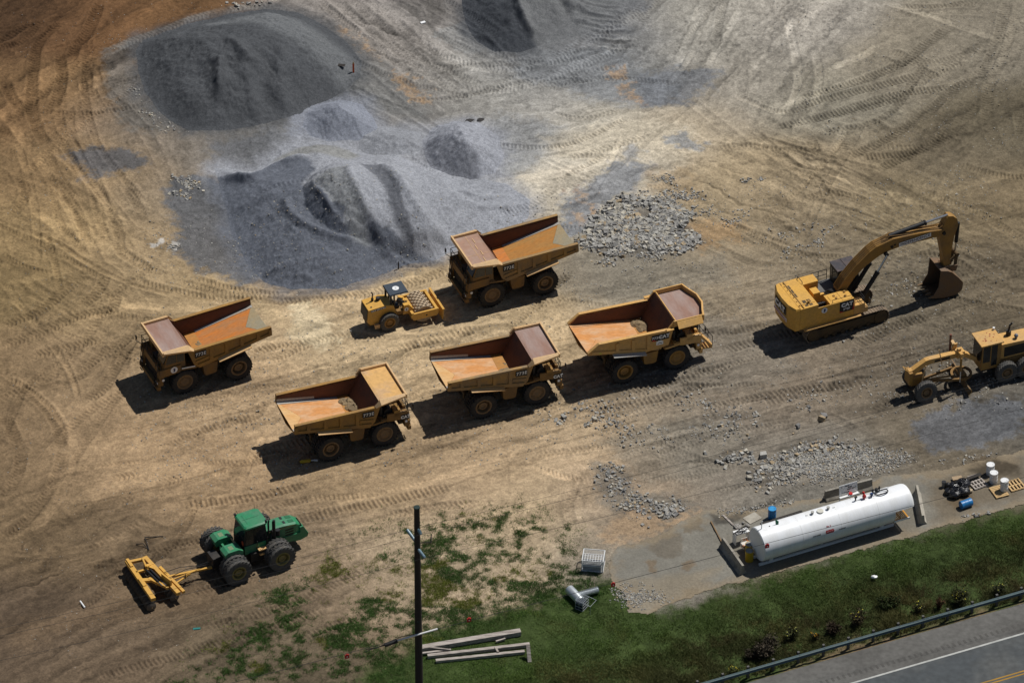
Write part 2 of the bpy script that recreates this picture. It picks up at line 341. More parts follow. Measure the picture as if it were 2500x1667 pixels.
# soil colours of the yard, as seen, spread from survey points
pts = """50 50 88 62 38;250 60 118 82 48;450 30 122 86 50;50 250 108 80 50;200 250 128 97 60;90 420 126 99 65;290 420 132 107 74;60 560 125 101 66;250 560 152 124 84
60 700 118 96 62;250 750 133 109 75;450 700 152 127 90;60 900 116 93 64;200 900 134 110 80;60 1100 113 91 64;250 1080 150 122 88;700 800 174 147 110;600 950 162 134 99
900 850 180 154 116;1000 950 172 144 106;500 1180 150 122 88;900 1180 160 132 96;100 1300 104 84 59;300 1350 104 85 62;60 1500 82 67 51;300 1550 96 79 60;500 1450 106 88 66
600 1580 92 79 60;800 1400 130 109 84;1000 1350 164 142 112;1200 1300 168 146 116;1300 1250 182 156 118;1150 1200 162 134 100;1400 1050 162 137 104;1300 900 170 144 107
1600 950 138 121 98;1900 950 137 117 92;1700 850 124 109 89;2100 900 122 104 80;2300 950 112 97 75;2450 1000 88 83 74;2450 700 112 94 67;2200 700 114 99 75;1800 750 142 122 94
1700 700 148 128 98;2000 620 130 110 80;1900 520 152 127 90;2200 500 142 120 84;2450 500 126 105 73;1800 450 168 143 105;2000 430 150 128 95;2300 380 114 99 75;2450 300 106 93 70
2400 100 132 120 100;2200 150 137 124 102;2000 250 137 127 107;1800 200 160 150 134;1700 80 152 145 132;1950 60 167 157 142;1650 300 177 157 127;1550 200 130 130 128;1450 320 192 180 157
1350 300 162 157 150;1500 400 197 184 162;1250 250 152 148 140;1150 200 150 146 138;1000 200 137 130 122;900 100 147 138 128;800 40 142 134 126;1000 60 127 122 117;1300 150 117 118 120
1500 80 127 127 127;950 270 127 124 120;500 370 122 112 100;600 340 112 110 106;330 280 114 104 92;400 480 132 117 97;400 620 140 118 88;1500 1300 128 120 106;1200 1100 160 133 99
1800 1080 138 124 105;1450 1220 168 140 108;2000 1150 122 114 100;2300 1080 112 96 72;700 1350 122 102 78;1250 700 172 146 108;1500 650 150 138 118;1200 780 178 152 114;380 800 140 116 84"""
_cpraw = np.array([list(map(float, q.split())) for q in pts.replace("\n", ";").split(";")])
cp = _cpraw.copy(); _d = cp[:, 2] - cp[:, 4]; cp[:, 3] += .075 * _d; cp[:, 4] += .165 * _d; cp[:, 2:] *= 1.075; cp[:, 2:] *= 1 - .17 * ((cp[:, 0:1] < 620) & (cp[:, 1:2] < 160)); cp[:, 2:] *= 1 + .10 * np.clip((800 - cp[:, 0:1]) / 500, 0, 1); _rt = np.clip((cp[:, 0:1] - 1300) / 700, 0, 1) * (cp[:, 1:2] > 500); _g = cp[:, 2:].mean(1, keepdims=True); cp[:, 2:] += (_g - cp[:, 2:]) * np.where(cp[:, 1:2] > 500, .25, .15) * np.clip((cp[:, 0:1] - 1300) / 700, 0, 1)
ws = np.full((NY, NX), 3e-4, np.float32); acc = np.zeros((NY, NX, 3), np.float32) + np.array(A(134, 114, 88), np.float32) * np.float32(3e-4)
for r in cp:
    q = P(r[0], r[1]); g = np.exp(-(((WX - q[0]) ** 2 + (WY - q[1]) ** 2) / (2 * 2.9 ** 2))).astype(np.float32)
    c = np.array(A(*r[2:])); ws += g
    for k in range(3): acc[..., k] += g * c[k]
CG = acc / ws[..., None]; del acc
def lerp(sl, m, col):
    m = m[..., None]; CG[sl] = CG[sl] * (1 - m) + np.array(col, np.float32) * m
def paint(zone, pl, col, soft=.5, amt=1.0, ragged=.7):
    pts = Q(zone, pl); sl, d = sdf(pts, 2.5, WX, WY); d = d + ragged * (N3[sl] * .9 + .5 * N4[sl])
    lerp(sl, sstep(-soft, soft, d).astype(np.float32) * amt, A(*col))
paint('C2', [(380, -40), (720, -40), (740, 120), (690, 200), (600, 190), (470, 90)], (102, 98, 94), .6, .85)
paint('C2', [(1440, -40), (2080, -40), (2060, 60), (1850, 130), (1950, 200), (1700, 260), (1480, 200)], (112, 113, 115), .6, .85)
paint('C2', [(1480, 330), (1620, 290), (1800, 300), (1700, 360), (1540, 380)], (100, 102, 104), .2, .7)
paint('C2', [(700, 240), (860, 140), (960, 260), (1060, 330), (1000, 350), (860, 310)], (142, 142, 140), .2, .6)
paint('p', [(690, 760), (740, 735), (800, 785), (850, 830), (770, 850), (715, 825)], (212, 194, 160), .5, .8)
paint('p', [(560, 720), (640, 745), (720, 800), (660, 800), (570, 760)], (196, 172, 134), .5, .6)
paint('p', [(1330, 640), (1450, 600), (1650, 640), (1760, 620), (1800, 690), (1640, 730), (1480, 740), (1350, 700)], (134, 127, 114), .9, .6)
paint('p', [(1640, 800), (1760, 770), (1900, 830), (1960, 900), (1850, 950), (1650, 960), (1560, 930)], (122, 115, 104), .9, .6)
paint('p', [(1480, 1080), (1650, 1030), (1800, 1040), (1850, 1100), (1700, 1180), (1560, 1170)], (134, 127, 114), .9, .6)
# directional scraping: every zone has its own heading
zones = [('L1', (300, 500), (340, -220), 9, .9), ('L1', (550, 1000), (120, 300), 6, .5), ('L5', (500, 300), (500, 240), 8, .6), ('L5', (700, 1000), (300, -200), 6, .4),
         ('p', (800, 900), (400, -104), 10, 1.0), ('p', (1300, 950), (400, -104), 10, 1.0), ('p', (1800, 980), (400, -100), 11, 1.1), ('p', (350, 1350), (400, -190), 10, 1.1), ('p', (600, 1150), (400, -90), 10, .9),
         ('p', (2000, 450), (400, 150), 8, 1.2), ('p', (2300, 300), (300, -190), 9, .6), ('p', (1800, 120), (-200, 260), 9, .9), ('C2', (500, 300), (500, 330), 10, 1.0), ('C2', (1500, 450), (500, -170), 8, .8),
         ('C2', (1600, 850), (600, -120), 8, 1.1), ('p', (2350, 650), (400, 100), 8, .8), ('p', (2300, 900), (400, -110), 8, .9), ('p', (1750, 1250), (400, -120), 6, .5)]
ST = np.zeros_like(X); ws[:] = .12
for z, c, d, rad, amp in zones:
    a = Q1(z, *c); b = Q1(z, c[0] + d[0], c[1] + d[1]); u = b - a; u = u / np.linalg.norm(u)
    g = np.exp(-((X - a[0]) ** 2 + (Y - a[1]) ** 2) / (2 * (rad * .8) ** 2)); s = WX * u[0] + WY * u[1]; t = -WX * u[1] + WY * u[0]
    sd_ = len(zones) + rad; t = t + .25 * fbm(s, t, 6.0, 2, sd_)
    ST += g * amp * (.65 * fbm(s * .06, t, .5, 4, sd_, .65) + .5 * fbm(s * .05, t, 1.9, 2, sd_ + 1) + .55 * np.minimum(fbm(s * .07, t, .30, 3, sd_ + 2), .1)); ws += g
ST = ST / ws
# patches
paint('L1', [(430, 1000), (560, 950), (800, 930), (960, 1010), (900, 1090), (700, 1130), (560, 1120)], (92, 94, 98), .5, .85)
paint('L1', [(660, 320), (900, 250), (930, 600), (1110, 800), (1000, 870), (800, 780), (680, 560)], (112, 108, 102), .6, .8)
paint('H4', [(330, 330), (700, 240), (1000, 330), (900, 440), (520, 560), (330, 480)], (110, 112, 116), .8, .8)
paint('H4', [(0, 620), (200, 540), (420, 600), (450, 900), (620, 1180), (500, 1240), (250, 1180), (90, 1020), (60, 850)], (98, 102, 108), .5, .85)
paint('C2', [(1180, 340), (1500, 300), (1800, 320), (2050, 480), (2250, 560), (2200, 650), (1900, 690), (1700, 640), (1500, 560), (1200, 480)], (136, 138, 140), .8, .8)
paint('C2', [(-200, 250), (200, 300), (420, 470), (650, 660), (640, 760), (300, 700), (-100, 640)], (118, 118, 116), .9, .75)
paint('C2', [(1100, 740), (1500, 800), (1450, 950), (1300, 1060), (1050, 1130), (1000, 900)], (150, 152, 154), .8, .7)
paint('C2', [(1200, 1130), (1500, 1060), (1720, 1040), (1640, 1180), (1480, 1230), (1480, 1330), (1400, 1290), (1380, 1190)], (198, 187, 168), .35, .8)
paint('C2', [(1400, 900), (1700, 830), (2000, 790), (2352, 830), (2250, 1030), (2000, 1000), (1750, 1050), (1500, 1010)], (204, 192, 170), .9, .7)
paint('C2', [(1650, 1180), (1760, 1050), (2080, 1060), (2060, 1150), (1750, 1330), (1650, 1480), (1480, 1500), (1480, 1260)], (138, 141, 146), .4, .85)
paint('C2', [(1950, 940), (2050, 980), (2000, 1040), (1870, 1010)], (150, 150, 150), .4, .8)
paint('R3', [(70, 880), (160, 840), (300, 900), (260, 950), (120, 930)], (140, 142, 144), .3, .8)
paint('R3', [(-100, 480), (100, 450), (420, 440), (380, 560), (160, 650), (-100, 690)], (118, 121, 126), .5, .8)
for q in [[(1760, 450), (1850, 450), (1880, 510), (1800, 490)], [(1850, 560), (1930, 560), (1990, 650), (1900, 620)], [(1570, 1230), (1660, 1210), (1670, 1240), (1590, 1255)], [(430, 490), (520, 510), (560, 570), (640, 650), (540, 600), (450, 540)], [(80, 190), (160, 250), (320, 350), (220, 310)], [(1570, 1370), (1640, 1375), (1620, 1400)], [(1680, 1340), (1700, 1350), (1690, 1370)]]:
    paint('C2', q, (182, 144, 98), .5, .5, 1.2)
paint('RB', [(1000, 160), (1300, 150), (1500, 300), (1480, 520), (1200, 480), (960, 330)], (172, 148, 114), .8, .6, 1.0)
paint('RB', [(1350, 740), (1700, 700), (2100, 820), (2050, 980), (1600, 1050), (1370, 860)], (166, 132, 92), .8, .55, 1.2)
paint('RB', [(330, 760), (700, 480), (1200, 560), (1560, 640), (1350, 760), (1600, 950), (1300, 1110), (600, 1150), (200, 980)], (104, 100, 94), .6, .75)
paint('z6', [(1820, 130), (1980, 70), (2352, 20), (2352, 190), (2050, 270), (1900, 280), (1830, 210)], (104, 106, 110), .4, .8)
paint('z6', [(850, 250), (1100, 230), (1500, 190), (1560, 250), (1850, 310), (1700, 370), (1380, 430), (1100, 470), (1010, 400), (850, 330)], (124, 116, 104), .6, .75)
paint('z6', [(290, 330), (420, 340), (540, 480), (800, 500), (850, 540), (560, 640), (420, 560), (330, 480)], (120, 114, 104), .5, .75)
paint('z6', [(330, 650), (480, 560), (620, 630), (820, 550), (840, 575), (600, 700), (430, 710), (340, 690)], (176, 146, 112), .7, .6, 1.0)
paint('L5', [(1060, 60), (1130, 60), (1110, 110), (1060, 100)], (205, 200, 192), .2, .8)
paint('L5', [(1190, 120), (1270, 110), (1270, 150), (1200, 150)], (205, 200, 192), .2, .8)
paint('L7', [(700, 900), (1300, 800), (1700, 840), (1300, 1010), (800, 1100), (300, 1200), (0, 1250), (0, 1120), (400, 1030)], (104, 86, 66), 1.2, .6)
paint('jk', [(960, 220), (1300, 210), (1620, 260), (1700, 460), (1350, 470), (1000, 330)], (86, 72, 54), .3, .6)

# wheel ruts, cleats and scraped lanes
def track(zone, pl, kind, width=.75, depth=.06, shade=.94, pitch=.34, tint=None, gauge=None):
    base = smoothline(Q(zone, pl), .6)
    lines = [base]
    if gauge:
        t = np.gradient(base, axis=0); t /= np.linalg.norm(t, axis=1)[:, None] + 1e-9; nrm = np.stack([-t[:, 1], t[:, 0]], 1)
        lines = [base + nrm * gauge / 2, base - nrm * gauge / 2]
    for ln in lines:
        sl, D, S, G, tot = along(ln, width * 1.4)
        D = D + .10 * N2[sl]; hw = width / 2
        m = sstep(hw * 1.15, hw * .8, D) * sstep(0, 1.2, S) * sstep(0, 1.2, tot - S)
        fade = m * np.clip(.95 + .9 * N2[sl] + .3 * N1[sl], 0, 1)
        if kind == 'chev': pat = np.sin((S / pitch + np.abs(G) / width * 1.4) * 2 * np.pi)
        elif kind == 'bar': pat = np.sin((S / pitch + .35 * G) * 2 * np.pi)
        elif kind == 'lug':
            pat = np.sin((S / pitch + np.where(G > 0, .5, 0) + np.abs(G) / width * .8) * 2 * np.pi)
        else: pat = np.zeros_like(S)
        berm = np.exp(-((D - hw * 1.15) / (.16 * width + .04)) ** 2) * sstep(0, 1.2, S) * sstep(0, 1.2, tot - S)
        H[sl] += (fade * (depth * .75 * pat - depth * .45) + berm * depth * .7).astype(np.float32)
        f = (1 + (shade - 1) * fade)[..., None]
        if tint: lerp(sl, (fade * .55).astype(np.float32), A(*tint))
        else: CG[sl] *= f.astype(np.float32)
T = track
_r2 = random.Random(8)
for q in [[(640, 0), (600, 120), (540, 240), (450, 320)], [(390, 140), (250, 280), (215, 450), (200, 700), (250, 850), (310, 940)], [(20, 500), (80, 640), (150, 720)], [(0, 790), (60, 900)], [(380, 330), (390, 520), (330, 720)], [(490, 260), (450, 400)], [(560, 360), (550, 620)], [(150, 250), (40, 330)]]:
    T('L1', q, 'chev', .95, .10, .80, .33)
for q in [[(0, 330), (320, 180), (700, 0)], [(0, 210), (250, 120), (480, 0)], [(250, 340), (600, 240), (850, 110), (1100, 0)], [(0, 110), (200, 40)], [(830, 120), (1000, 60), (1200, 0)]]:
    T('L1', q, 'flat', .5, .09, 1.10)
for q in [[(270, 1100), (400, 1220), (500, 1380), (560, 1568)], [(560, 1130), (680, 1290), (740, 1420), (770, 1568)], [(780, 1170), (860, 1280), (920, 1420)], [(90, 1060), (160, 1250), (60, 1400)], [(850, 810), (1000, 840)], [(0, 950), (120, 1000)]]:
    T('L1', q, 'chev', .8, .085, .88, .34)
T('L1', [(690, 335), (850, 260), (1000, 210), (1200, 130), (1420, 75), (1650, 40), (1850, 60)], 'chev', .9, .06, 1.2, .34, (150, 148, 142))
for q in [[(0, 690), (250, 600), (450, 440), (600, 320)], [(0, 840), (280, 740), (560, 620), (860, 560)], [(200, 910), (450, 850), (760, 770)], [(530, 1020), (760, 880), (960, 740)], [(600, 1230), (740, 1120), (830, 950), (960, 760)], [(0, 1060), (150, 1120), (330, 1270), (420, 1420), (430, 1568)],
          [(0, 1300), (80, 1420), (130, 1568)], [(820, 60), (870, 170), (1010, 260), (1130, 330)], [(940, 370), (1200, 440), (1560, 500), (2033, 510)], [(1330, 350), (1650, 430), (2033, 480)], [(640, 640), (800, 560), (820, 430)], [(860, 1000), (900, 850), (980, 700)], [(1760, 900), (2033, 800)], [(560, 560), (700, 440), (760, 300)]]:
    T('L5', q, 'chev', .95, .095, .86, .33)
for q in [[(60, 490), (180, 590)], [(340, 780), (460, 950), (530, 1100), (560, 1220)], [(180, 20), (420, 110), (600, 230), (900, 380), (1250, 480)], [(230, 660), (300, 720)]]:
    T('L5', q, 'flat', .5, .11, 1.16)
for q in [[(140, -20), (110, 160), (0, 320)], [(410, -20), (370, 150), (290, 290), (150, 470), (0, 560)], [(680, 190), (930, 145)], [(730, 335), (900, 300)], [(0, 560), (150, 510)], [(1000, 225), (1200, 160)]]:
    T('L7', q, 'chev', .9, .08, .9, .34)
for q in [[(0, 1180), (500, 970), (760, 860), (1000, 780)], [(360, 960), (560, 800), (900, 640), (1300, 560)], [(0, 1030), (300, 900), (560, 760), (900, 660)], [(0, 900), (350, 760), (700, 660)], [(0, 740), (500, 640), (900, 560)], [(500, 420), (1000, 330), (1500, 250)], [(250, 280), (500, 520)]]:
    T('L7', q, 'flat', .7, .07, .9)
for q in [[(860, 690), (1050, 620), (1350, 560)], [(1200, 930), (1500, 830), (1700, 790)], [(1300, 1130), (1600, 1060), (1900, 960), (2352, 760)], [(1380, 1230), (1750, 1130), (2100, 1010)], [(870, 1380), (1100, 1320), (1330, 1240), (1600, 1150)], [(2050, 430), (2352, 340)], [(600, 1450), (1000, 1350)], [(1900, 1200), (2300, 1060)]]:
    T('L7', q, 'bar', .8, .075, .93, .34)
for q in [[(760, 820), (1100, 740), (1500, 620), (1900, 560)], [(900, 640), (1250, 540), (1550, 420), (1720, 290), (1880, 170)], [(880, 690), (1250, 600), (1700, 480)], [(1200, 1020), (1500, 880), (1760, 700), (1930, 560), (2080, 470), (2170, 300), (2250, 0)], [(940, 790), (1300, 700), (1650, 610)], [(1340, 760), (1500, 850)], [(1400, 360), (1560, 420), (1750, 350)], [(970, 870), (1050, 1000)], [(1170, 990), (1230, 880)],
          [(1470, 320), (1640, 380)], [(1640, 430), (1840, 520)], [(840, 50), (1000, 130)], [(1280, 1010), (1600, 980), (1850, 860), (2100, 640)], [(1400, 1090), (1700, 960), (2000, 800)], [(2300, 620), (2352, 900)]]:
    T('R3', q, 'bar', .9, .095, .86, .31)
for q in [[(840, 120), (890, 330), (910, 520), (870, 650), (760, 770)], [(1020, 330), (1045, 500), (1000, 700), (860, 860)], [(1130, 970), (1230, 780)], [(1040, 470), (1300, 370), (1450, 270)], [(1450, 10), (1800, 120), (2230, 270)], [(560, 40), (400, 300), (330, 440)], [(300, 30), (200, 280), (130, 440)], [(640, 350), (630, 620)]]:
    T('R3', q, 'flat', .7, .06, 1.35)
for z, q in (('L1', [(0, 700), (150, 900), (300, 1100), (420, 1300), (560, 1568)]), ('L1', [(90, 1250), (300, 1400), (480, 1568)]), ('L1', [(330, 940), (480, 1080), (640, 1250), (720, 1450)]), ('L5', [(0, 420), (300, 330), (620, 260)]), ('L5', [(0, 1000), (280, 1180), (470, 1390), (540, 1568)]), ('L5', [(560, 640), (760, 600), (960, 540), (1200, 560)]), ('L5', [(720, 460), (1000, 560), (1500, 560)]), ('L7', [(0, 640), (300, 660), (620, 600), (900, 520)]), ('L7', [(470, 0), (420, 200), (330, 380), (200, 520)]), ('R3', [(960, 60), (800, 260), (650, 440)]), ('R3', [(480, 0), (330, 200), (180, 420)]), ('R3', [(1400, 470), (1000, 620), (700, 690)]), ('R3', [(2352, 1100), (2000, 1180), (1700, 1290)]), ('R3', [(600, 900), (900, 1010), (1300, 1180), (1750, 1330)])):
    T(z, q, 'flat', .8, .05, 1.28)
T('R3', [(2300, 60), (2220, 330), (2130, 560), (2120, 760), (2180, 930), (2260, 1030)], 'chev', 1.0, .07, 1.12, .32)
for k in range(16):
    a = 640 + k * 38 + random.uniform(-15, 15); b = 820 + k * 42 + random.uniform(-30, 30); ln = random.uniform(350, 800)
    T('R3', [(a, b), (a + ln * .5, b + ln * .17), (a + ln, b + ln * .40)], 'flat', random.uniform(.2, .5), .06, random.choice([.84, .9, 1.1]))
for q in [[(-50, -60), (400, 300), (700, 520), (920, 650)], [(120, -30), (520, 330), (820, 480), (1010, 570)], [(250, 0), (620, 290), (900, 430), (1200, 440)], [(-60, 20), (300, 300), (640, 560)]]:
    T('C2', q, 'lug', 1.0, .06, 1.10, .33)
for q in [[(690, 370), (900, 410), (1130, 450), (1500, 360), (1950, 40)], [(820, 570), (1150, 570), (1650, 400), (2000, 230)], [(1420, 380), (1750, 220), (2050, 20)], [(700, 80), (840, 60)], [(690, 230), (790, 150)], [(850, 290), (990, 250)], [(1000, 330), (1300, 400), (1700, 380)]]:
    T('C2', q, 'chev', 1.1, .06, 1.08, .33)
for k in range(7):
    y = 620 + k * 25
    T('C2', [(1150 + k * 60, y + 560 - k * 14), (1500 + k * 30, y + 470 - k * 10), (1900, y + 330)], 'flat', random.uniform(.3, .7), .04, random.choice([.88, 1.1]))
for k in range(10):
    T('C2', [(1480 + k * 22, 20 + k * 28), (1680 + k * 16, 35 + k * 30), (1900 + k * 12, 30 + k * 30)], 'flat', .6, .10, random.choice([.72, 1.3, .8]))
for k in range(30):
    a = random.uniform(300, 2400); b = 1000 + random.uniform(-170, 190) - (a - 1250) * .235; ln = random.uniform(150, 500)
    T('p', [(a, b), (a + ln * .5, b - ln * .125 + random.uniform(-8, 8)), (a + ln, b - ln * .25)], random.choice(['flat', 'flat', 'lug', 'bar']), random.uniform(.3, .8), random.uniform(.03, .06), random.choice([.88, .92, 1.1]))
for q in [[(1500, 1130), (1620, 1080), (1760, 1060), (1950, 1030)], [(1560, 1160), (1660, 1100), (1740, 1080)], [(1420, 1150), (1390, 1230), (1400, 1290)], [(1590, 1080), (1700, 1120), (1800, 1150)], [(1580, 1130), (1690, 1060)]]:
    T('p', q, 'lug', .7, .06, .92)
for q in [[(640, 1285), (760, 1262), (900, 1235), (1000, 1212), (1110, 1188)], [(430, 1235), (620, 1215), (760, 1180)], [(930, 1262), (1060, 1240), (1180, 1228)], [(600, 1120), (720, 1085), (850, 1060)], [(1330, 650), (1240, 700), (1180, 760)], [(1400, 660), (1330, 720), (1300, 760)], [(1180, 800), (1060, 830), (960, 860)], [(1500, 960), (1640, 930), (1800, 890)], [(1440, 1010), (1600, 975), (1760, 930)], [(1850, 985), (2000, 950), (2150, 925)], [(1700, 1005), (1860, 970), (2020, 940)], [(1760, 860), (1900, 820), (2080, 790)], [(2080, 850), (2180, 800), (2280, 770)], [(2220, 620), (2330, 640), (2420, 700)]]:
    T('p', q, _r2.choice(['bar', 'bar', 'lug']), _r2.uniform(.8, 1.2), .095, .88, .36)
for k in range(95):
    a = _r2.uniform(150, 2450); b = 1010 + _r2.uniform(-230, 210) - (a - 1250) * .235; ln = _r2.uniform(250, 800); sl_ = -.25 + _r2.gauss(0, .035)
    T('p', [(a, b), (a + ln * .5, b + ln * .5 * sl_ + _r2.uniform(-6, 6)), (a + ln, b + ln * sl_)], 'flat', _r2.uniform(.14, .26), _r2.uniform(.05, .09), _r2.choice([.78, .84, .9, 1.15]))
T('p', [(430, 690), (640, 735), (860, 725), (1010, 690), (1110, 650)], 'chev', 1.0, .09, .84, .34)
_r = random.Random(5)
for z, c, d, rad, amp in zones:
    for k in range(13):
        n_ = math.hypot(*d); ux, uy = d[0] / n_, d[1] / n_; sc = ZO[z][2]; th = _r.gauss(0, .22); ux, uy = ux * math.cos(th) - uy * math.sin(th), ux * math.sin(th) + uy * math.cos(th)
        off = _r.gauss(0, rad * 16) / sc; al = _r.gauss(0, rad * 14) / sc; ln = _r.uniform(120, 380) / sc; bend = _r.gauss(0, .10) * ln
        mx = c[0] + ux * al - uy * off; my = c[1] + uy * al + ux * off
        if not (20 < ZO[z][0] + mx * sc < 2480 and -40 < ZO[z][1] + my * sc < 1480): continue
        T(z, [(mx - ux * ln / 2, my - uy * ln / 2), (mx - uy * bend, my + ux * bend), (mx + ux * ln / 2, my + uy * ln / 2)], _r.choice(['chev', 'bar', 'lug', 'flat', 'flat']), _r.uniform(.45, .9), _r.uniform(.05, .085), _r.choice([.84, .9, .94, 1.08]), _r.uniform(.29, .36))
CG *= (1 + .85 * ST + .16 * N2 + .16 * N3 + .16 * N4 - .25 * CLOD)[..., None].astype(np.float32); H += .16 * ST
CG *= (1 + .12 * fbm(X, Y, .8, 4, 23, .75))[..., None].astype(np.float32)

# ---------------------------------------------------------------- heaps: their own meshes cut from the same grid
def ridge(hh, line, amp, wid):
    sl, D, S, G, tot = along(smoothline(line, .5), wid * 3); hh[sl] += (amp * np.exp(-(D / wid) ** 2) * sstep(0, 1.5, S) * sstep(0, 1.5, tot - S)).astype(np.float32)
HEAPS = []
def heap(polyz, poly, hmax, slope, label, name='gravel_heap', col=(112, 113, 116), lump=.12, ridges=(), plateaus=(), cols=(), coarse=.5, shift=None):
    pts = Q(polyz, poly); hh = np.full(X.shape, -1.0, np.float32)
    wx = X + .16 * N2 + .05 * N3; wy = Y + .16 * fbm(X, Y, 2.0, 3, 31)
    sl, d = sdf(pts, 1.5, wx, wy); h = hmax * np.tanh(slope * (np.sqrt(np.maximum(d, 0) ** 2 + .16) - .4) / hmax)
    hh[sl] = np.where(d > 0, h, -1); edge = np.zeros(X.shape, np.float32); edge[sl] = sstep(.1, 1.7, d)
    if shift:
        a, b, lo = shift; a = P(*a); b = P(*b); u = (b - a)[:2]; L_ = np.linalg.norm(u); u = u / L_; fade = sstep(0, L_, (X - a[0]) * u[0] + (Y - a[1]) * u[1]); hh = np.where(hh > 0, hh * (1 - (1 - lo) * fade), hh)
    for pz, pp, hm, so, zz in plateaus:
        s2, d2 = sdf(Q(pz, pp, zz), 1, wx, wy); hm = hm * (1 - (fade[s2] if shift else 0)) + .001; hh[s2] += np.where(d2 > 0, hm * np.tanh(so * np.maximum(d2, 0) / hm), 0) * edge[s2]
    rd = np.zeros(X.shape, np.float32)
    for rz, rp, ra, rw, zz in ridges: ridge(rd, Q(rz, rp, zz), ra, rw)
    hh += rd * edge
    m = hh > 0; hh += np.where(m, np.minimum(hh, 1.0) * (lump * fbm(X, Y, 1.6, 4, 40) * 2 + lump * .3 * fbm(X, Y, .32, 2, 41) + .035 * fbm(X, Y, .17, 2, 42)), 0)
    c = np.zeros(X.shape + (3,), np.float32); c[:] = A(*col)
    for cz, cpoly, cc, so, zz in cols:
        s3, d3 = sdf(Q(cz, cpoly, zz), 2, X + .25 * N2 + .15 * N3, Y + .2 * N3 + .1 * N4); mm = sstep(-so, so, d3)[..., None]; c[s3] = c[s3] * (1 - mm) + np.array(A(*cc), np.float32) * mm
    c *= (1 + coarse * .28 * fbm(X, Y, .16, 2, 44) + .14 * N2 + .10 * N3)[..., None]
    sf, df = sdf(pts, 2.6, X + .9 * N2 + .5 * N3, Y + .8 * fbm(X, Y, 1.6, 3, 33)); mm = (sstep(-1.7, .3, df) * .8)[..., None]; CG[sf] = CG[sf] * (1 - mm) + c[sf] * mm
    HEAPS.append((name, label, hh, c))
heap('p', [(330, 125), (345, 100), (400, 78), (470, 58), (560, 36), (650, 22), (725, 30), (790, 62), (840, 98), (885, 150), (880, 190), (850, 215), (800, 243), (755, 262), (735, 278), (640, 305), (540, 322), (455, 318), (420, 300), (385, 270), (352, 225), (336, 180)],
     3.2, .56, 'broad dark grey gravel heap nearest the brown soil, an orange stake on its shoulder', col=(86, 88, 91), lump=.13,
     ridges=[('L1', [(1540, 300), (1580, 480), (1640, 640), (1720, 780)], .22, .5, 1.8), ('L1', [(1800, 280), (1790, 480), (1830, 650), (1900, 760)], .22, .5, 1.6), ('L1', [(1300, 360), (1390, 380), (1400, 460), (1390, 560)], .55, .4, 2.5), ('L1', [(1700, 360), (1690, 560), (1780, 740)], -.22, .7, 1.8), ('L1', [(1240, 300), (1270, 440), (1330, 560)], -.18, .6, 2.4), ('L1', [(1420, 180), (1560, 330), (1720, 360)], .35, .4, 2.8)],
     cols=[('L1', [(1300, 100), (1700, 20), (1950, 100), (2300, 330), (2200, 480), (1900, 300), (1600, 180)], (112, 114, 116), .8, 1.5)])
heap('p', [(742, 305), (748, 275), (785, 250), (835, 243), (885, 255), (912, 285), (930, 320), (890, 345), (800, 345), (755, 330)], 2.3, .74, 'small smooth blue grey gravel heap between the dark heap and the pale ones', col=(140, 144, 154), lump=.05, coarse=.3,
     ridges=[('H4', [(1280, 120), (1360, 150), (1450, 190), (1580, 190)], .25, .25, .2)])
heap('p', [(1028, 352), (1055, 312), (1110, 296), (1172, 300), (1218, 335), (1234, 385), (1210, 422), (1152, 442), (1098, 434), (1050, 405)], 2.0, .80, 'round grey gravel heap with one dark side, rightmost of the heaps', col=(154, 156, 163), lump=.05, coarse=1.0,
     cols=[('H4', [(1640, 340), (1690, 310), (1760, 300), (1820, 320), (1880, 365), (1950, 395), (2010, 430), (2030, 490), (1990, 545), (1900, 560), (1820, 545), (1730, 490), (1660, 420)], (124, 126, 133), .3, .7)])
heap('H4', [(1235, 380), (1250, 290), (1380, 232), (1520, 245), (1640, 270), (1660, 380), (1500, 420), (1330, 430)], 1.0, .5, 'low light grey gravel heap beside the round heap', col=(150, 152, 157), lump=.08)
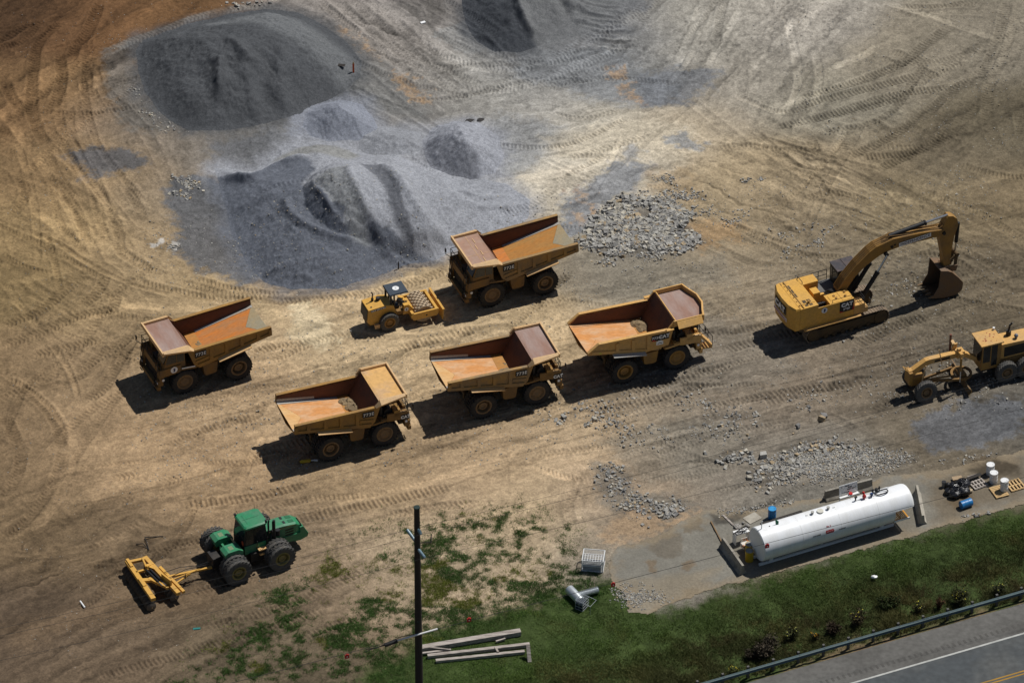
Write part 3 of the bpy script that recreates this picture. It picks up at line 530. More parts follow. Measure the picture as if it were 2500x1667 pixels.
heap('H4', [(325, 500), (420, 500), (560, 520), (700, 430), (830, 350), (960, 322), (1120, 335), (1250, 400), (1480, 420), (1720, 500), (1960, 560), (2180, 590), (2340, 700), (2330, 820), (2200, 900), (1990, 950), (1840, 1030), (1740, 1080), (1560, 1110), (1330, 1200), (1100, 1262), (820, 1272), (640, 1230), (540, 1130), (440, 940), (380, 720)],
     2.0, .52, 'sprawling grey gravel heap with curved ridges behind the padfoot roller', col=(158, 160, 166), lump=.06, coarse=.8, shift=((970, 480), (1290, 520), .22),
     plateaus=[('H4', [(880, 610), (900, 720), (960, 805), (1080, 885), (1200, 905), (1330, 925), (1500, 940), (1790, 1010), (1950, 860), (2000, 650), (1700, 500), (1480, 440), (1240, 430), (1040, 470), (930, 540)], 1.05, 1.05, 1.9),
               ('H4', [(960, 560), (1010, 650), (1080, 745), (1160, 770), (1260, 800), (1360, 850), (1500, 925), (1700, 960), (1800, 800), (1600, 560), (1420, 470), (1220, 450), (1030, 500)], .75, .5, 2.9)],
     ridges=[('H4', [(1185, 480), (1195, 600), (1330, 800), (1500, 920), (1790, 1000)], .30, .40, 2.9), ('H4', [(1270, 480), (1390, 590), (1470, 780), (1640, 900)], -.30, .8, 2.9), ('H4', [(1400, 465), (1540, 660), (1700, 800), (1950, 860)], .40, .6, 2.4), ('H4', [(770, 640), (790, 740), (890, 840), (1060, 905), (1260, 925)], .38, .36, 1.9), ('H4', [(935, 570), (1010, 655), (1080, 745), (1155, 770)], .35, .24, 3.0),
             ('H4', [(320, 490), (480, 545), (560, 560), (740, 470), (960, 430)], .5, .4, .9), ('H4', [(560, 1190), (700, 1165), (830, 1120)], .3, .3, .3), ('H4', [(780, 1200), (900, 1190), (1000, 1235)], .3, .3, .4), ('H4', [(380, 720), (560, 700), (760, 660)], .35, .5, 1.2), ('H4', [(430, 880), (600, 830), (760, 780)], -.3, .5, 1.3), ('H4', [(1850, 640), (2000, 690), (2150, 665), (2330, 590)], .22, .3, .5), ('H4', [(1850, 600), (2050, 560), (2200, 520)], .18, .25, .4), ('H4', [(1900, 760), (2100, 740), (2330, 690)], .14, .3, .4), ('H4', [(500, 1010), (580, 960)], .25, .25, .8), ('H4', [(780, 800), (840, 890)], .2, .25, 1.9), ('H4', [(1500, 500), (1700, 570), (1850, 640)], .25, .4, 1.6)],
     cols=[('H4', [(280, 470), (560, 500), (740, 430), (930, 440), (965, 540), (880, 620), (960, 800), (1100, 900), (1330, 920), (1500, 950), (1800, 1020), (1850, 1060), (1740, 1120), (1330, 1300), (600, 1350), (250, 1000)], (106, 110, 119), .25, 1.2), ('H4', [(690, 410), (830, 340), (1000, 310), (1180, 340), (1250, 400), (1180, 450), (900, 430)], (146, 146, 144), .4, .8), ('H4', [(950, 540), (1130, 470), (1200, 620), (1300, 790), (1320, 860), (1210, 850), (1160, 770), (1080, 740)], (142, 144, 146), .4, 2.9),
           ('H4', [(885, 610), (940, 575), (1000, 650), (1080, 740), (1155, 770), (1165, 895), (1080, 880), (960, 800), (895, 710)], (100, 104, 113), .15, 2.5), ('H4', [(1260, 470), (1380, 460), (1500, 640), (1600, 860), (1480, 800), (1390, 620)], (112, 114, 120), .2, 3.0)])  # first polygon darkens the hollow's steep face: slope shade put into the stone colour
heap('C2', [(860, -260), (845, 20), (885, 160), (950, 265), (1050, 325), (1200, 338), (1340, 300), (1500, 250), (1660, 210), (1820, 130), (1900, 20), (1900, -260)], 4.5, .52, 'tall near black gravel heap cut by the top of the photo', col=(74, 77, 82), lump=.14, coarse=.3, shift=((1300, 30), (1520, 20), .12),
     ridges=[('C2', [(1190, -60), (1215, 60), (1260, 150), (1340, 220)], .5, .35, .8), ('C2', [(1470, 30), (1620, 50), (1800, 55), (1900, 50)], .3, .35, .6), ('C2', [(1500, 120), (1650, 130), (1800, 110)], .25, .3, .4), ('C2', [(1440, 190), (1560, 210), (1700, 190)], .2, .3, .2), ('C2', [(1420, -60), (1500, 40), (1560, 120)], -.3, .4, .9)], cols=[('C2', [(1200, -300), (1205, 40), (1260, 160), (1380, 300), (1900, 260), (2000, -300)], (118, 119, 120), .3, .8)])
# paved pad under the fuel tank, and the verge
PAD = [(360, 820), (420, 735), (560, 690), (700, 625), (830, 562), (960, 550), (1050, 565), (1280, 510), (1400, 500), (1640, 412), (1720, 395), (1900, 372), (2080, 340), (2420, 255), (2420, 512), (2100, 604), (1800, 690), (1400, 800), (1000, 900), (820, 950), (700, 1000), (560, 1062), (470, 1050), (440, 960), (380, 900)]
slp, dpad = sdf(Q('z6', PAD), 1.5, X + .35 * N2 + .25 * N3 + .1 * N4, Y + .3 * fbm(X, Y, .9, 4, 61, .65)); padm = np.full(X.shape, -1, np.float32); padm[slp] = dpad
VERGE = [(820, 1700), (900, 1640), (985, 1600), (1000, 1545), (1080, 1525), (1200, 1500), (1330, 1455), (1410, 1440), (1460, 1400), (1540, 1450), (1600, 1490), (1700, 1462), (1850, 1412), (2010, 1365), (2200, 1312), (2370, 1265), (2560, 1212), (3400, 960), (3400, 1215), (2560, 1455), (1830, 1664), (900, 1930), (-600, 2360), (-600, 1960), (300, 1850)]
slv, dv = sdf(Q('p', VERGE), 3, WX, WY); verge = np.full(X.shape, -3, np.float32); verge[slv] = dv
H[padm > -.2] *= .25
for sl_, k in [(slv, 0)]:
    mm = sstep(-.9, 1.0, verge[sl_] + .9 * N2[sl_] + .7 * N3[sl_]).astype(np.float32)[..., None]; gc = np.array(A(66, 80, 42), np.float32) * (1 + .35 * N2[sl_][..., None] + .3 * N3[sl_][..., None]); CG[sl_] = CG[sl_] * (1 - mm) + gc * mm

def gridmesh(name, keep, z, col, mat, smooth=True):
    """mesh of the grid cells whose four corners all satisfy keep"""
    c = keep[:-1, :-1] & keep[1:, :-1] & keep[:-1, 1:] & keep[1:, 1:]
    idx = np.full(keep.shape, -1, np.int64); a, b = np.nonzero(c)
    use = np.zeros(keep.shape, bool)
    for da in (0, 1):
        for db in (0, 1): use[a + da, b + db] = True
    idx[use] = np.arange(use.sum())
    co = np.stack([X[use], Y[use], z[use]], 1).astype(np.float32)
    q = np.stack([idx[a, b], idx[a, b + 1], idx[a + 1, b + 1], idx[a + 1, b]], 1).astype(np.int32)
    return npmesh(name, co, q, mat, col[use], smooth)
def npmesh(name, co, faces, mat, col=None, smooth=True, facecol=None):
    me = bpy.data.meshes.new(name); n = len(co); f, k = faces.shape
    me.vertices.add(n); me.vertices.foreach_set('co', np.ascontiguousarray(co, np.float32).ravel())
    me.loops.add(f * k); me.loops.foreach_set('vertex_index', np.ascontiguousarray(faces, np.int32).ravel())
    me.polygons.add(f); me.polygons.foreach_set('loop_start', np.arange(0, f * k, k, dtype=np.int32))
    me.polygons.foreach_set('use_smooth', np.full(f, smooth))
    me.update(calc_edges=True)
    if col is not None:
        at = me.color_attributes.new('Col', 'FLOAT_COLOR', 'POINT'); at.data.foreach_set('color', np.concatenate([np.clip(col, 0, 1), np.ones((n, 1))], 1).astype(np.float32).ravel())
    if facecol is not None:
        at = me.attributes.new('Col', 'FLOAT_COLOR', 'FACE'); at.data.foreach_set('color', np.concatenate([np.clip(facecol, 0, 1), np.ones((f, 1))], 1).astype(np.float32).ravel())
    me.materials.append(mat); o = bpy.data.objects.new(name, me); COL.objects.link(o); return o
GM = ground_mat('bare yard soil'); HM = ground_mat('crushed stone', 9.0, .30, .7, .95, 5.0); PM = ground_mat('worn concrete', 6.0, .14, .25, .9, 1.5)
tag(gridmesh('ground', np.ones(X.shape, bool), H, CG, GM), kind='structure')
top = np.full(X.shape, -1.0, np.float32); own = np.full(X.shape, -1)
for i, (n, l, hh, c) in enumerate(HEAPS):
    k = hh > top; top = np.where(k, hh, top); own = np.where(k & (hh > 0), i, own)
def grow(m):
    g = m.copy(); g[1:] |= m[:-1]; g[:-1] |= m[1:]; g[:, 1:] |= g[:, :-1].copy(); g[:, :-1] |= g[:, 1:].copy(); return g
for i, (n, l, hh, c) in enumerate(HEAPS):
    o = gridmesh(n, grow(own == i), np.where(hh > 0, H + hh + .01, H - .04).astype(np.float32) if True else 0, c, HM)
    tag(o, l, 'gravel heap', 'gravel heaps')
pc = np.zeros(X.shape + (3,), np.float32); pc[:] = A(132, 128, 118)
for zz, pl, cc, so, am in [('z6', [(740, 650), (840, 580), (840, 640), (760, 700), (730, 700)], (116, 104, 86), .15, .7), ('z6', [(560, 740), (640, 700), (720, 700), (720, 760), (600, 780)], (112, 102, 88), .15, .6), ('z6', [(700, 800), (760, 780), (780, 820), (720, 840)], (124, 106, 84), .15, .7),
                        ('z6', [(540, 800), (590, 800), (580, 850), (540, 840)], (124, 106, 84), .15, .7), ('z6', [(360, 900), (560, 870), (900, 840), (800, 960), (540, 1060), (400, 1000)], (146, 134, 114), .6, .7), ('z6', [(1880, 420), (2352, 280), (2352, 480), (2000, 620), (1900, 600)], (112, 98, 78), .8, .7), ('z6', [(2040, 330), (2200, 320), (2330, 380), (2250, 400), (2100, 380)], (66, 58, 46), .25, .8), ('z6', [(1960, 480), (2060, 460), (2130, 560), (2000, 560)], (104, 86, 62), .3, .6), ('z6', [(900, 690), (1800, 420), (1850, 660), (1000, 890)], (124, 118, 106), .5, .7),
                        ('z6', [(860, 560), (1040, 555), (1060, 590), (900, 610)], (70, 66, 60), .2, .8)]:
    s3, d3 = sdf(Q(zz, pl), 1, WX, WY); mm = (sstep(-so, so, d3) * am)[..., None]; pc[s3] = pc[s3] * (1 - mm) + np.array(A(*cc), np.float32) * mm
_e = (sstep(1.1, .0, padm + .7 * N2 + .5 * N3) * .75)[..., None]; pc = pc * (1 - _e) + np.array(A(150, 134, 110), np.float32) * _e
pc *= (1 + .10 * N1 + .12 * N2 + .08 * N3)[..., None]
tag(gridmesh('pavement', padm > 0, H + .035 + .0 * X, pc, PM), kind='structure')
def ground_h(x, y):
    i = min(max(np.searchsorted(GY, y), 0), NY - 1); j = min(max(np.searchsorted(GX, x), 0), NX - 1)
    return float(max(H[i, j], H[i, j] + top[i, j] if top[i, j] > 0 else -9, H[i, j] + .035 if padm[i, j] > 0 else -9))

# ---------------------------------------------------------------- the road along the bottom right
ra = P(1830, 1667); rb = P(2500, 1474); ru = rb - ra; ru /= np.linalg.norm(ru); rn = np.array([ru[1], -ru[0], 0])
def strip(name, o0, o1, z, mat, t0=-160, t1=160, kind='structure'):
    vs = [ra + ru * t + rn * o + np.array([0, 0, z]) for t, o in ((t0, o0), (t1, o0), (t1, o1), (t0, o1))]
    mb = MB(); mb.loft([v - np.array([0, 0, .05]) for v in vs], vs); return tag(mb.build(name, mat, smooth=False), kind=kind)
m_lane = pmat('lane asphalt', A(78, 82, 84), .85, dirt=A(98, 98, 95), amt=.8, scale=.25, stretch=(1, 1, 1), fine=.18, bump=.3)
m_shld = pmat('shoulder asphalt', A(108, 106, 102), .9, dirt=A(88, 86, 82), amt=.8, scale=.35, fine=.16, bump=.3)
m_mark = pmat('road paint', A(196, 196, 190), .7, dirt=A(150, 150, 145), amt=.6, scale=3)
m_markY = pmat('yellow road paint', A(176, 132, 40), .7, dirt=A(130, 105, 50), amt=.6, scale=3)
w0 = P(2080, 1667); off_w = float((w0 - ra) @ rn)
y0_ = P(2400, 1667); off_y = float((y0_ - ra) @ rn)
strip('road_shoulder', 0, off_w, .10, m_shld); strip('road', off_w, off_w + 13, .105, m_lane)
strip('edge_line', off_w + .02, off_w + .17, .112, m_mark); strip('centre_line', off_y, off_y + .12, .112, m_markY); strip('centre_line', off_y + .27, off_y + .39, .112, m_markY)
mb = MB()
for k in range(90):
    for t in [k * .42 - 4]:
        q = [ra + ru * (t + a) + rn * (off_w - .95 + b) + np.array([0, 0, .104]) for a, b in ((0, 0), (.17, 0), (.17, .4), (0, .4))]; mb.plate(q, (0, 0, -.003))
tag(mb.build('rumble_strip', pmat('milled asphalt', A(92, 90, 86), .95), smooth=False), kind='structure')
# ---------------------------------------------------------------- wheels
_cache = {}
def cached(key, fn):
    if key not in _cache: _cache[key] = fn()
    return _cache[key]
def tyre_mesh(Rr, wd, rim, lug, n, lh, mat):
    """tyre about the y axis centred on the origin; lug: 'block' rock tread, 'ag' field bars, 'grade' slanted bars"""
    h = wd / 2; mb = MB()
    mb.lathe([(rim, -h * .78), (rim + (Rr - rim) * .35, -h * .98), (Rr * .90, -h * .98), (Rr * .985, -h * .82), (Rr, -h * .3), (Rr, h * .3), (Rr * .985, h * .82), (Rr * .90, h * .98), (rim + (Rr - rim) * .35, h * .98), (rim, h * .78)], (0, 0, 0), (0, 1, 0), 36, close=True)
    def lugp(a0, a1, y0, y1, sk, w):
        def c(a, y, r): return (r * math.cos(a), y, r * math.sin(a))
        r0, r1 = Rr - .04, Rr + lh; e0 = Rr * .93
        mb.hexa([c(a0, y0, r0), c(a0 + w, y0, r0), c(a1 + w, y1, e0), c(a1, y1, e0), c(a0 + w * .15, y0, r1), c(a0 + w * .85, y0, r1), c(a1 + w * .85, y1, r1 - .02), c(a1 + w * .15, y1, r1 - .02)])
    for i in range(n):
        a = 2 * math.pi * i / n; w = 2 * math.pi / n
        if lug == 'block':
            lugp(a, a + w * .2, .03, h * 1.0, 0, w * .62); lugp(a + w * .5, a + w * .7, -.03, -h * 1.0, 0, w * .62)
        elif lug == 'ag':
            lugp(a, a + w * 1.5, .0, h * 1.02, 0, w * .40); lugp(a + w * .5, a + w * 2.0, .0, -h * 1.02, 0, w * .40)
        else:
            lugp(a, a + w * .9, -.02, h * 1.0, 0, w * .55); lugp(a + w * .5, a + w * 1.4, .02, -h * 1.0, 0, w * .55)
    o = mb.build('tyre', mat); me = o.data; bpy.data.objects.remove(o); return me
def rim_mesh(r, wd, dish, mat, name='wheel'):
    """rim with its face towards -y, set in by dish"""
    h = wd / 2; mb = MB()
    mb.lathe([(r * .98, h * .7), (r, h * .78), (r, -h * .80), (r * 1.07, -h * .84), (r * .94, -h * .90), (r * .86, -h * .80), (r * .80, -h * .80 + dish), (r * .58, -h * .80 + dish * .9), (r * .52, -h * .80 + dish * .35), (r * .34, -h * .80 + dish * .3), (r * .30, -h * .80 + dish * .5), (.02, -h * .80 + dish * .5)], (0, 0, 0), (0, 1, 0), 28)
    for i in range(12):
        a = i * math.pi / 6; c = Vector((r * .69 * math.cos(a), -h * .80 + dish, r * .69 * math.sin(a))); mb.cyl(c, c + Vector((0, -.05, 0)), .035, n=6)
    o = mb.build(name, mat); me = o.data; bpy.data.objects.remove(o); return me
def wheel(parent, x, y, z, side, rim, tyre, lean=0.0, name='wheel', steer=0.0):
    """side -1: face to -y, +1: face to +y; y is the outer face"""
    o = bpy.data.objects.new(name, rim[0]); COL.objects.link(o); o.parent = parent
    o.location = (x, y - side * rim[1] / 2, z); o.rotation_euler = (lean, 0, (0 if side < 0 else math.pi) + steer)
    t = bpy.data.objects.new('tyre', tyre); COL.objects.link(t); t.parent = o; t.rotation_euler = (0, random.uniform(0, 6), 0)
    return o

def rails(mb, pts, hts, r=.025, post=True):
    """tubular handrail over a floor polyline at several heights"""
    for h in hts: mb.tube([(p[0], p[1], p[2] + h) for p in pts], r)
    if post:
        for p in pts: mb.cyl(p, (p[0], p[1], p[2] + max(hts)), r, n=6)

# ---------------------------------------------------------------- rigid dump trucks
def dump_truck(pose, label, new=False, canopy='canopy_rust', floor='rust_floor', tail='tail_steel', liner=False, emblem=False, rim='rim_rust', seed=0, patch=False, paint='yellow'):
    random.seed(seed)
    x, y, rz = pose; t = thing('dump_truck', (x, y, 0), rz, label, 'dump truck', 'rigid dump trucks parked on the yard')
    YL = M['yellow_clean'] if new else M[paint]
    YR = 1.95                                        # outer face of the body side
    # --- chassis
    mb = MB(); mb.box(-1.0, 5.7, -.62, -.38, .95, 1.55); mb.box(-1.0, 5.7, .38, .62, .95, 1.55)
    mb.cyl((0, -1.4, 1.05), (0, 1.4, 1.05), .38, n=14); mb.cyl((4.19, -1.4, 1.05), (4.19, 1.4, 1.05), .22, n=10); mb.sphere((0, 0, 1.05), .62, 12, 8)
    mb.box(-.9, -.5, -.5, .5, 1.0, 1.9); mb.box(2.6, 4.6, -.5, .5, .7, 1.7)
    mb.cyl((1.2, -.75, 1.0), (2.1, -.75, 2.2), .17); mb.cyl((1.2, .75, 1.0), (2.1, .75, 2.2), .17)
    for s in (-1, 1): mb.cyl((3.55, s * 1.05, 1.1), (3.75, s * .98, 2.3), .16); mb.cyl((-.7, s * .9, 1.0), (-.55, s * .9, 2.4), .13)
    mb.build('chassis', M['chassis'], t)
    # --- dump body
    zr, zf = (3.98, 3.90) if new else (3.88, 3.76); top = 4.50 if new else 4.12; cx0 = 3.84
    if new: prof = [(-2.88, 3.46), (-2.05, 4.13), (3.36, zf), (3.84, top), (4.02, top), (3.45, 2.48), (1.7, 2.30), (-2.1, 3.25), (-2.86, 3.36)]
    else: prof = [(-2.65, zr), (3.40, zf), (3.86, top), (4.02, top), (3.44, 2.42), (3.08, 2.06), (-2.70, 3.15)]
    mb = MB()
    for s in (-1, 1): mb.prism(prof, 'y', s * 1.86, s * YR)
    e = 1.86; x0 = -2.68 if not new else -2.86; zt = 3.28 if not new else 3.40
    f0z = 2.27 if not new else 2.36
    pass
    for s in (-1, 1): mb.hexa([(2.75, s * e, f0z - .20), (2.75, s * .02, f0z - .36), (x0 + .02, s * .02, zt - .62), (x0 + .02, s * e, zt - .20), (2.75, s * e, f0z - .10), (2.75, s * .02, f0z - .26), (x0 + .02, s * .02, zt - .52), (x0 + .02, s * e, zt - .10)])
    if 0: mb.loft([(2.75, -e, f0z - .20), (2.75, e, f0z - .20), (x0 + .02, e, zt - .20), (x0 + .02, -e, zt - .20)], [(2.75, -e, f0z - .10), (2.75, e, f0z - .10), (x0 + .02, e, zt - .08), (x0 + .02, -e, zt - .08)])
    mb.plate([(2.78, -e, f0z - .12), (2.78, e, f0z - .12), (3.98, e, top), (3.98, -e, top)], (.10, 0, -.06))
    for s in (-1, 1):
        ys0, ys1 = s * YR, s * (YR + .09)
        ra_, rb_ = ((-2.05, 4.13), (3.36, zf)) if new else ((-2.65, zr), (3.40, zf))
        mb.prism([(ra_[0], ra_[1] - .16), (rb_[0], rb_[1] - .16), (rb_[0], rb_[1] + .02), (ra_[0], ra_[1] + .02)], 'y', s * 1.80, s * (YR + .10))
        if new: mb.prism([(-2.88, 3.36), (-2.05, 4.0), (-2.05, 4.15), (-2.90, 3.52)], 'y', s * 1.80, s * (YR + .08))
        lo = ((3.06, 2.08), (-2.70, 3.17)) if not new else ((1.7, 2.32), (-2.6, 3.33))
        mb.prism([lo[0], (lo[0][0] + .12, lo[0][1] + .30), (lo[1][0], lo[1][1] + .24), lo[1]], 'y', ys0, s * (YR + .07))
        for xr in ((-1.75, -.45, .75, 1.95) if not new else (-.72, .52, 1.72)):
            zb = 2.12 + (3.06 - xr) * .188 + .2; tt = zr + (zf - zr) * (xr + 2.65) / 6.05 - .15
            mb.prism([(xr, zb), (xr + .26, zb - .05), (xr + .26, tt), (xr, tt)], 'y', ys0, s * (YR + .085))
        if not new:
            mb.prism([(2.3, 2.75), (3.3, 2.55), (3.32, 2.72), (2.3, 2.92)], 'y', ys0, s * (YR + .06)); mb.prism([(-2.69, 3.17), (-2.45, 3.13), (-2.42, 3.86), (-2.66, 3.88)], 'y', ys0, s * (YR + .10))
    body = mb.build('dump_body', YL, t, smooth=False)
    # inner faces
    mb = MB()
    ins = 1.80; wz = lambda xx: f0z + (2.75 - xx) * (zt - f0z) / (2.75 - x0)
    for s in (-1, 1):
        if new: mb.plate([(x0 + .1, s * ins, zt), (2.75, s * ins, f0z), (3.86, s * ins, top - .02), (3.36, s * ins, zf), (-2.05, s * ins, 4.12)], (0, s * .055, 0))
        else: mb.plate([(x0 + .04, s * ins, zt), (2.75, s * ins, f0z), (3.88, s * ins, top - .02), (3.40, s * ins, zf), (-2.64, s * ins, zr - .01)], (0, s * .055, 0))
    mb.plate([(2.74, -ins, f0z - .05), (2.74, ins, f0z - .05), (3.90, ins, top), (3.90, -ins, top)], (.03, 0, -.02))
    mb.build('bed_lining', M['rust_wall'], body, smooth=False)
    ap = (-1.45, 0, 2.90 if not new else 2.97); fc = (2.74, 0, f0z - .17)
    mb = MB(); kx = 1.95
    for s in (-1, 1):
        k1 = (kx, s * ins, wz(kx)); k0 = (kx, 0, fc[2] + (ap[2] - fc[2]) * (2.74 - kx) / (2.74 + 1.45))
        mb.plate([k1, (x0, s * ins, zt), ap, k0], (0, 0, -.04))
    mb.build('bed_floor', M[floor], body, smooth=False)
    mb = MB()
    for s in (-1, 1):
        k1 = (kx - .01, s * ins, wz(kx) + .012); k0 = (kx - .01, 0, fc[2] + (ap[2] - fc[2]) * (2.74 - kx) / (2.74 + 1.45) + .012)
        mb.plate([(2.74, s * ins, wz(kx) - .03), k1, k0, (2.74, 0, k0[2] - .04)], (0, 0, -.03))
    mb.build('bed_floor', M['rust_floor_gold' if floor != 'rust_floor_gold' else 'rust_floor'], body, smooth=False)
    mb = MB(); mb.plate([(x0 - .01, ins, zt + .006), (x0 - .01, -ins, zt + .006), (ap[0] - .02, 0, ap[2] + .006)], (0, 0, -.04)); mb.build('tail_plate', M[tail], body, smooth=False)
    mb = MB()
    if liner:
        for s in (-1, 1): mb.plate([(x0 + .02, s * (ins - .012), zt), (.2, s * (ins - .012), wz(.2)), (.2, s * (ins - .012), wz(.2) + .26), (x0 + .02, s * (ins - .012), zt + .30)], (0, s * .01, 0))
    for s in (-1, 1):
        mb.plate([(x0, s * ins, zt + .008), (1.9, s * ins, wz(1.9) + .012), (1.9, s * (ins - .22), wz(1.9) + .008), (x0, s * (ins - .26), zt + .004)], (0, 0, .008))
    mb.build('wear_plate', M['wear_steel'] if not new else M['rust_floor_pale'], body, smooth=False)
    # canopy
    mb = MB(); cx1 = 5.80 if not new else 6.18
    if not new:
        mb.box(cx0, cx1, -1.95, 1.95, 4.0, 4.09); mb.box(cx1 - .02, cx1 + .10, -2.06, 2.06, 3.98, 4.31)
        for s in (-1, 1):
            mb.loft([(cx0 - .42, s * 1.955, 3.86), (cx0 - .02, s * 1.955, 4.33), (cx0 - .02, s * 2.33, 4.10), (cx0 - .36, s * 2.16, 3.80)], [(cx1, s * 1.955, 4.10), (cx1, s * 1.955, 4.31), (cx1, s * 2.09, 4.24), (cx1, s * 2.06, 4.08)])
            mb.box(cx0, cx1, s * 1.86, s * 1.956, 4.03, 4.31)
    else:
        fr = [(6.08, -2.0), (6.28, -1.35), (6.62, -.5), (6.62, .5), (6.28, 1.35), (6.08, 2.0)]
        mb.prism([(cx0 + .1, -1.97), (6.02, -1.97)] + fr + [(6.02, 1.97), (cx0 + .1, 1.97)], 'z', 4.05, 4.12)
        for a, b in zip(fr[:-1], fr[1:]): mb.hexa([(a[0], a[1], 4.02), (a[0] + .13, a[1] * 1.02, 4.02), (b[0] + .13, b[1] * 1.02, 4.02), (b[0], b[1], 4.02), (a[0], a[1], 4.52 - .0 * a[0]), (a[0] + .13, a[1] * 1.02, 4.50), (b[0] + .13, b[1] * 1.02, 4.50), (b[0], b[1], 4.52)])
        for s in (-1, 1):
            mb.box(cx0, 6.14, s * 1.92, s * 2.02, 4.05, 4.54); mb.loft([(4.05, s * 2.03, 4.50), (4.05, s * 2.03, 4.40), (4.05, s * 2.42, 4.04), (4.05, s * 2.44, 4.10)], [(6.0, s * 2.03, 4.50), (6.0, s * 2.03, 4.40), (6.0, s * 2.38, 4.04), (6.0, s * 2.40, 4.10)])
            mb.box(3.2, 3.75, s * 1.98, s * 2.25, 3.95, 4.02)
    can = mb.build('canopy', M['yellow_pale'] if not new else M['yellow_clean'], t, smooth=False)
    mb = MB()
    if not new: mb.box(cx0 - .02, cx1 - .03, -1.855, 1.855, 4.091, 4.115)
    else: mb.prism([(cx0 + .02, -1.9), (6.0, -1.9), (6.25, -1.3), (6.58, -.45), (6.58, .45), (6.25, 1.3), (6.0, 1.9), (cx0 + .02, 1.9)], 'z', 4.121, 4.15)
    mb.build('canopy_plate', M[canopy], can, smooth=False)
    if patch:
        mb = MB()
        for k in range(4): mb.box(4.45 + .12 * (k % 2), 4.50 + .12 * (k % 2), -1.3 + k * .8, -.75 + k * .8, 4.115, 4.15)
        mb.box(4.85, 4.875, -1.8, 1.8, 4.115, 4.128); mb.box(3.85, 5.7, .62, .64, 4.115, 4.128); mb.build('weld_bead', M['yellow_pale'], can, smooth=False)
    # mud flaps and spill boards beside the rear tyres
    for s in (-1, 1):
        mb = MB()
        mb.loft([(-.98, s * 1.99, 2.93), (-.98, s * 2.33, 2.83), (-.98, s * 2.33, 2.77), (-.98, s * 1.99, 2.87)], [(1.6, s * 1.99, 2.44), (1.6, s * 2.33, 2.34), (1.6, s * 2.33, 2.28), (1.6, s * 1.99, 2.38)])
        mb.build('fender_flap', M['tail_tan'] if not new else M['wear_steel'], t, smooth=False)
    # tanks
    for s in (-1, 1):
        mb = MB(); a, b = sorted((s * 1.0, s * 1.80)); mb.prism([(1.55, 2.05), (1.62, 1.16), (1.78, 1.06), (2.42, 1.02), (2.58, 1.12), (2.72, 2.05)], 'y', a, b)
        mb.box(1.80, 1.86, s * .6, s * 1.0, 1.2, 1.9); mb.build('fuel_tank' if s > 0 else 'oil_tank', M['yellow_dull' if not new else 'yellow'], t, smooth=False)
    # --- front deck, fenders, grille
    D = M['yellow_dull'] if not new else M['yellow_clean']
    mb = MB()
    mb.box(3.95, 6.05, -1.85, 1.85, 2.24, 2.36)
    for s in (-1, 1):
        mb.loft([(4.42, s * 1.76, 2.05), (6.06, s * 1.76, 1.96), (6.06, s * 1.76, 2.64), (4.42, s * 1.76, 2.72)], [(4.42, s * 1.86, 2.05), (6.06, s * 1.86, 1.96), (6.06, s * 1.86, 2.60), (4.42, s * 1.86, 2.70)])
        mb.prism([(3.15, 2.10), (3.30, 2.20), (4.43, 2.30), (4.43, 2.18), (3.42, 2.06)], 'y', s * 1.15, s * 1.90)
        mb.box(5.75, 6.06, s * 1.2, s * 1.76, 1.55, 2.2)
    mb.box(5.85, 6.06, -1.2, 1.2, 2.05, 2.60)
    mb.box(6.02, 6.28, -1.75, 1.75, .80, 1.12); mb.box(5.8, 6.2, -1.70, -1.25, 1.12, 1.6); mb.box(5.8, 6.2, 1.25, 1.70, 1.12, 1.6)
    mb.build('front_deck', D, t, smooth=False)
    mb = MB(); mb.box(5.55, 6.0, -1.15, 1.15, 1.0, 2.1)
    for k in range(9): mb.box(6.0, 6.03, -1.1, 1.1, 1.14 + k * .10, 1.18 + k * .10)
    mb.build('grille', M['dark'], t, smooth=False)
    mb = MB(); mb.box(4.5, 5.75, -.3, .45, 2.36, 2.82); mb.cyl((4.15, -.55, 2.3), (4.15, -.55, 3.3), .22); mb.cyl((4.6, -1.05, 2.7), (4.6, -1.55, 2.7), .30); mb.cyl((4.6, -.55, 2.7), (4.6, -.95, 2.7), .30)
    mb.box(4.2, 5.0, -1.65, -.5, 2.36, 2.6); mb.cyl((4.12, -1.35, 2.36), (4.12, -1.35, 3.2), .13); mb.build('engine', M['dark'], t)
    mb = MB(); mb.box(4.95, 5.42, -1.86, -1.2, 2.36, 2.90); mb.build('battery_box', M['yellow' if not new else 'yellow_clean'], t, smooth=False)
    # cab on the left
    mb = MB(); z0 = 2.36
    mb.prism([(4.05, z0), (5.72, z0), (5.66, 3.05), (5.42, 3.82), (4.10, 3.82)], 'y', .50, 1.78)
    cab = mb.build('cab', M['yellow_dull' if not new else 'yellow_clean'], t, smooth=False)
    mb = MB(); mb.prism([(4.75, 2.95), (5.60, 2.95), (5.38, 3.72), (4.75, 3.72)], 'y', 1.781, 1.79); mb.build('window', M['glass'], cab, smooth=False)
    mb = MB(); mb.prism([(4.15, 2.95), (4.68, 2.95), (4.68, 3.72), (4.15, 3.72)], 'y', 1.781, 1.79); mb.build('window', M['glass'], cab, smooth=False)
    mb = MB(); mb.plate([(5.69, .58, 2.98), (5.69, 1.70, 2.98), (5.45, 1.70, 3.76), (5.45, .58, 3.76)], (.012, 0, .004)); mb.build('windscreen', M['glass'], cab, smooth=False)
    mb = MB(); mb.prism([(4.2, 3.0), (5.4, 3.0), (5.3, 3.7), (4.2, 3.7)], 'y', .488, .499); mb.build('window', M['glass'], cab, smooth=False)
    # handrails, ladders, mirrors, lamps
    mb = MB(); r = .024
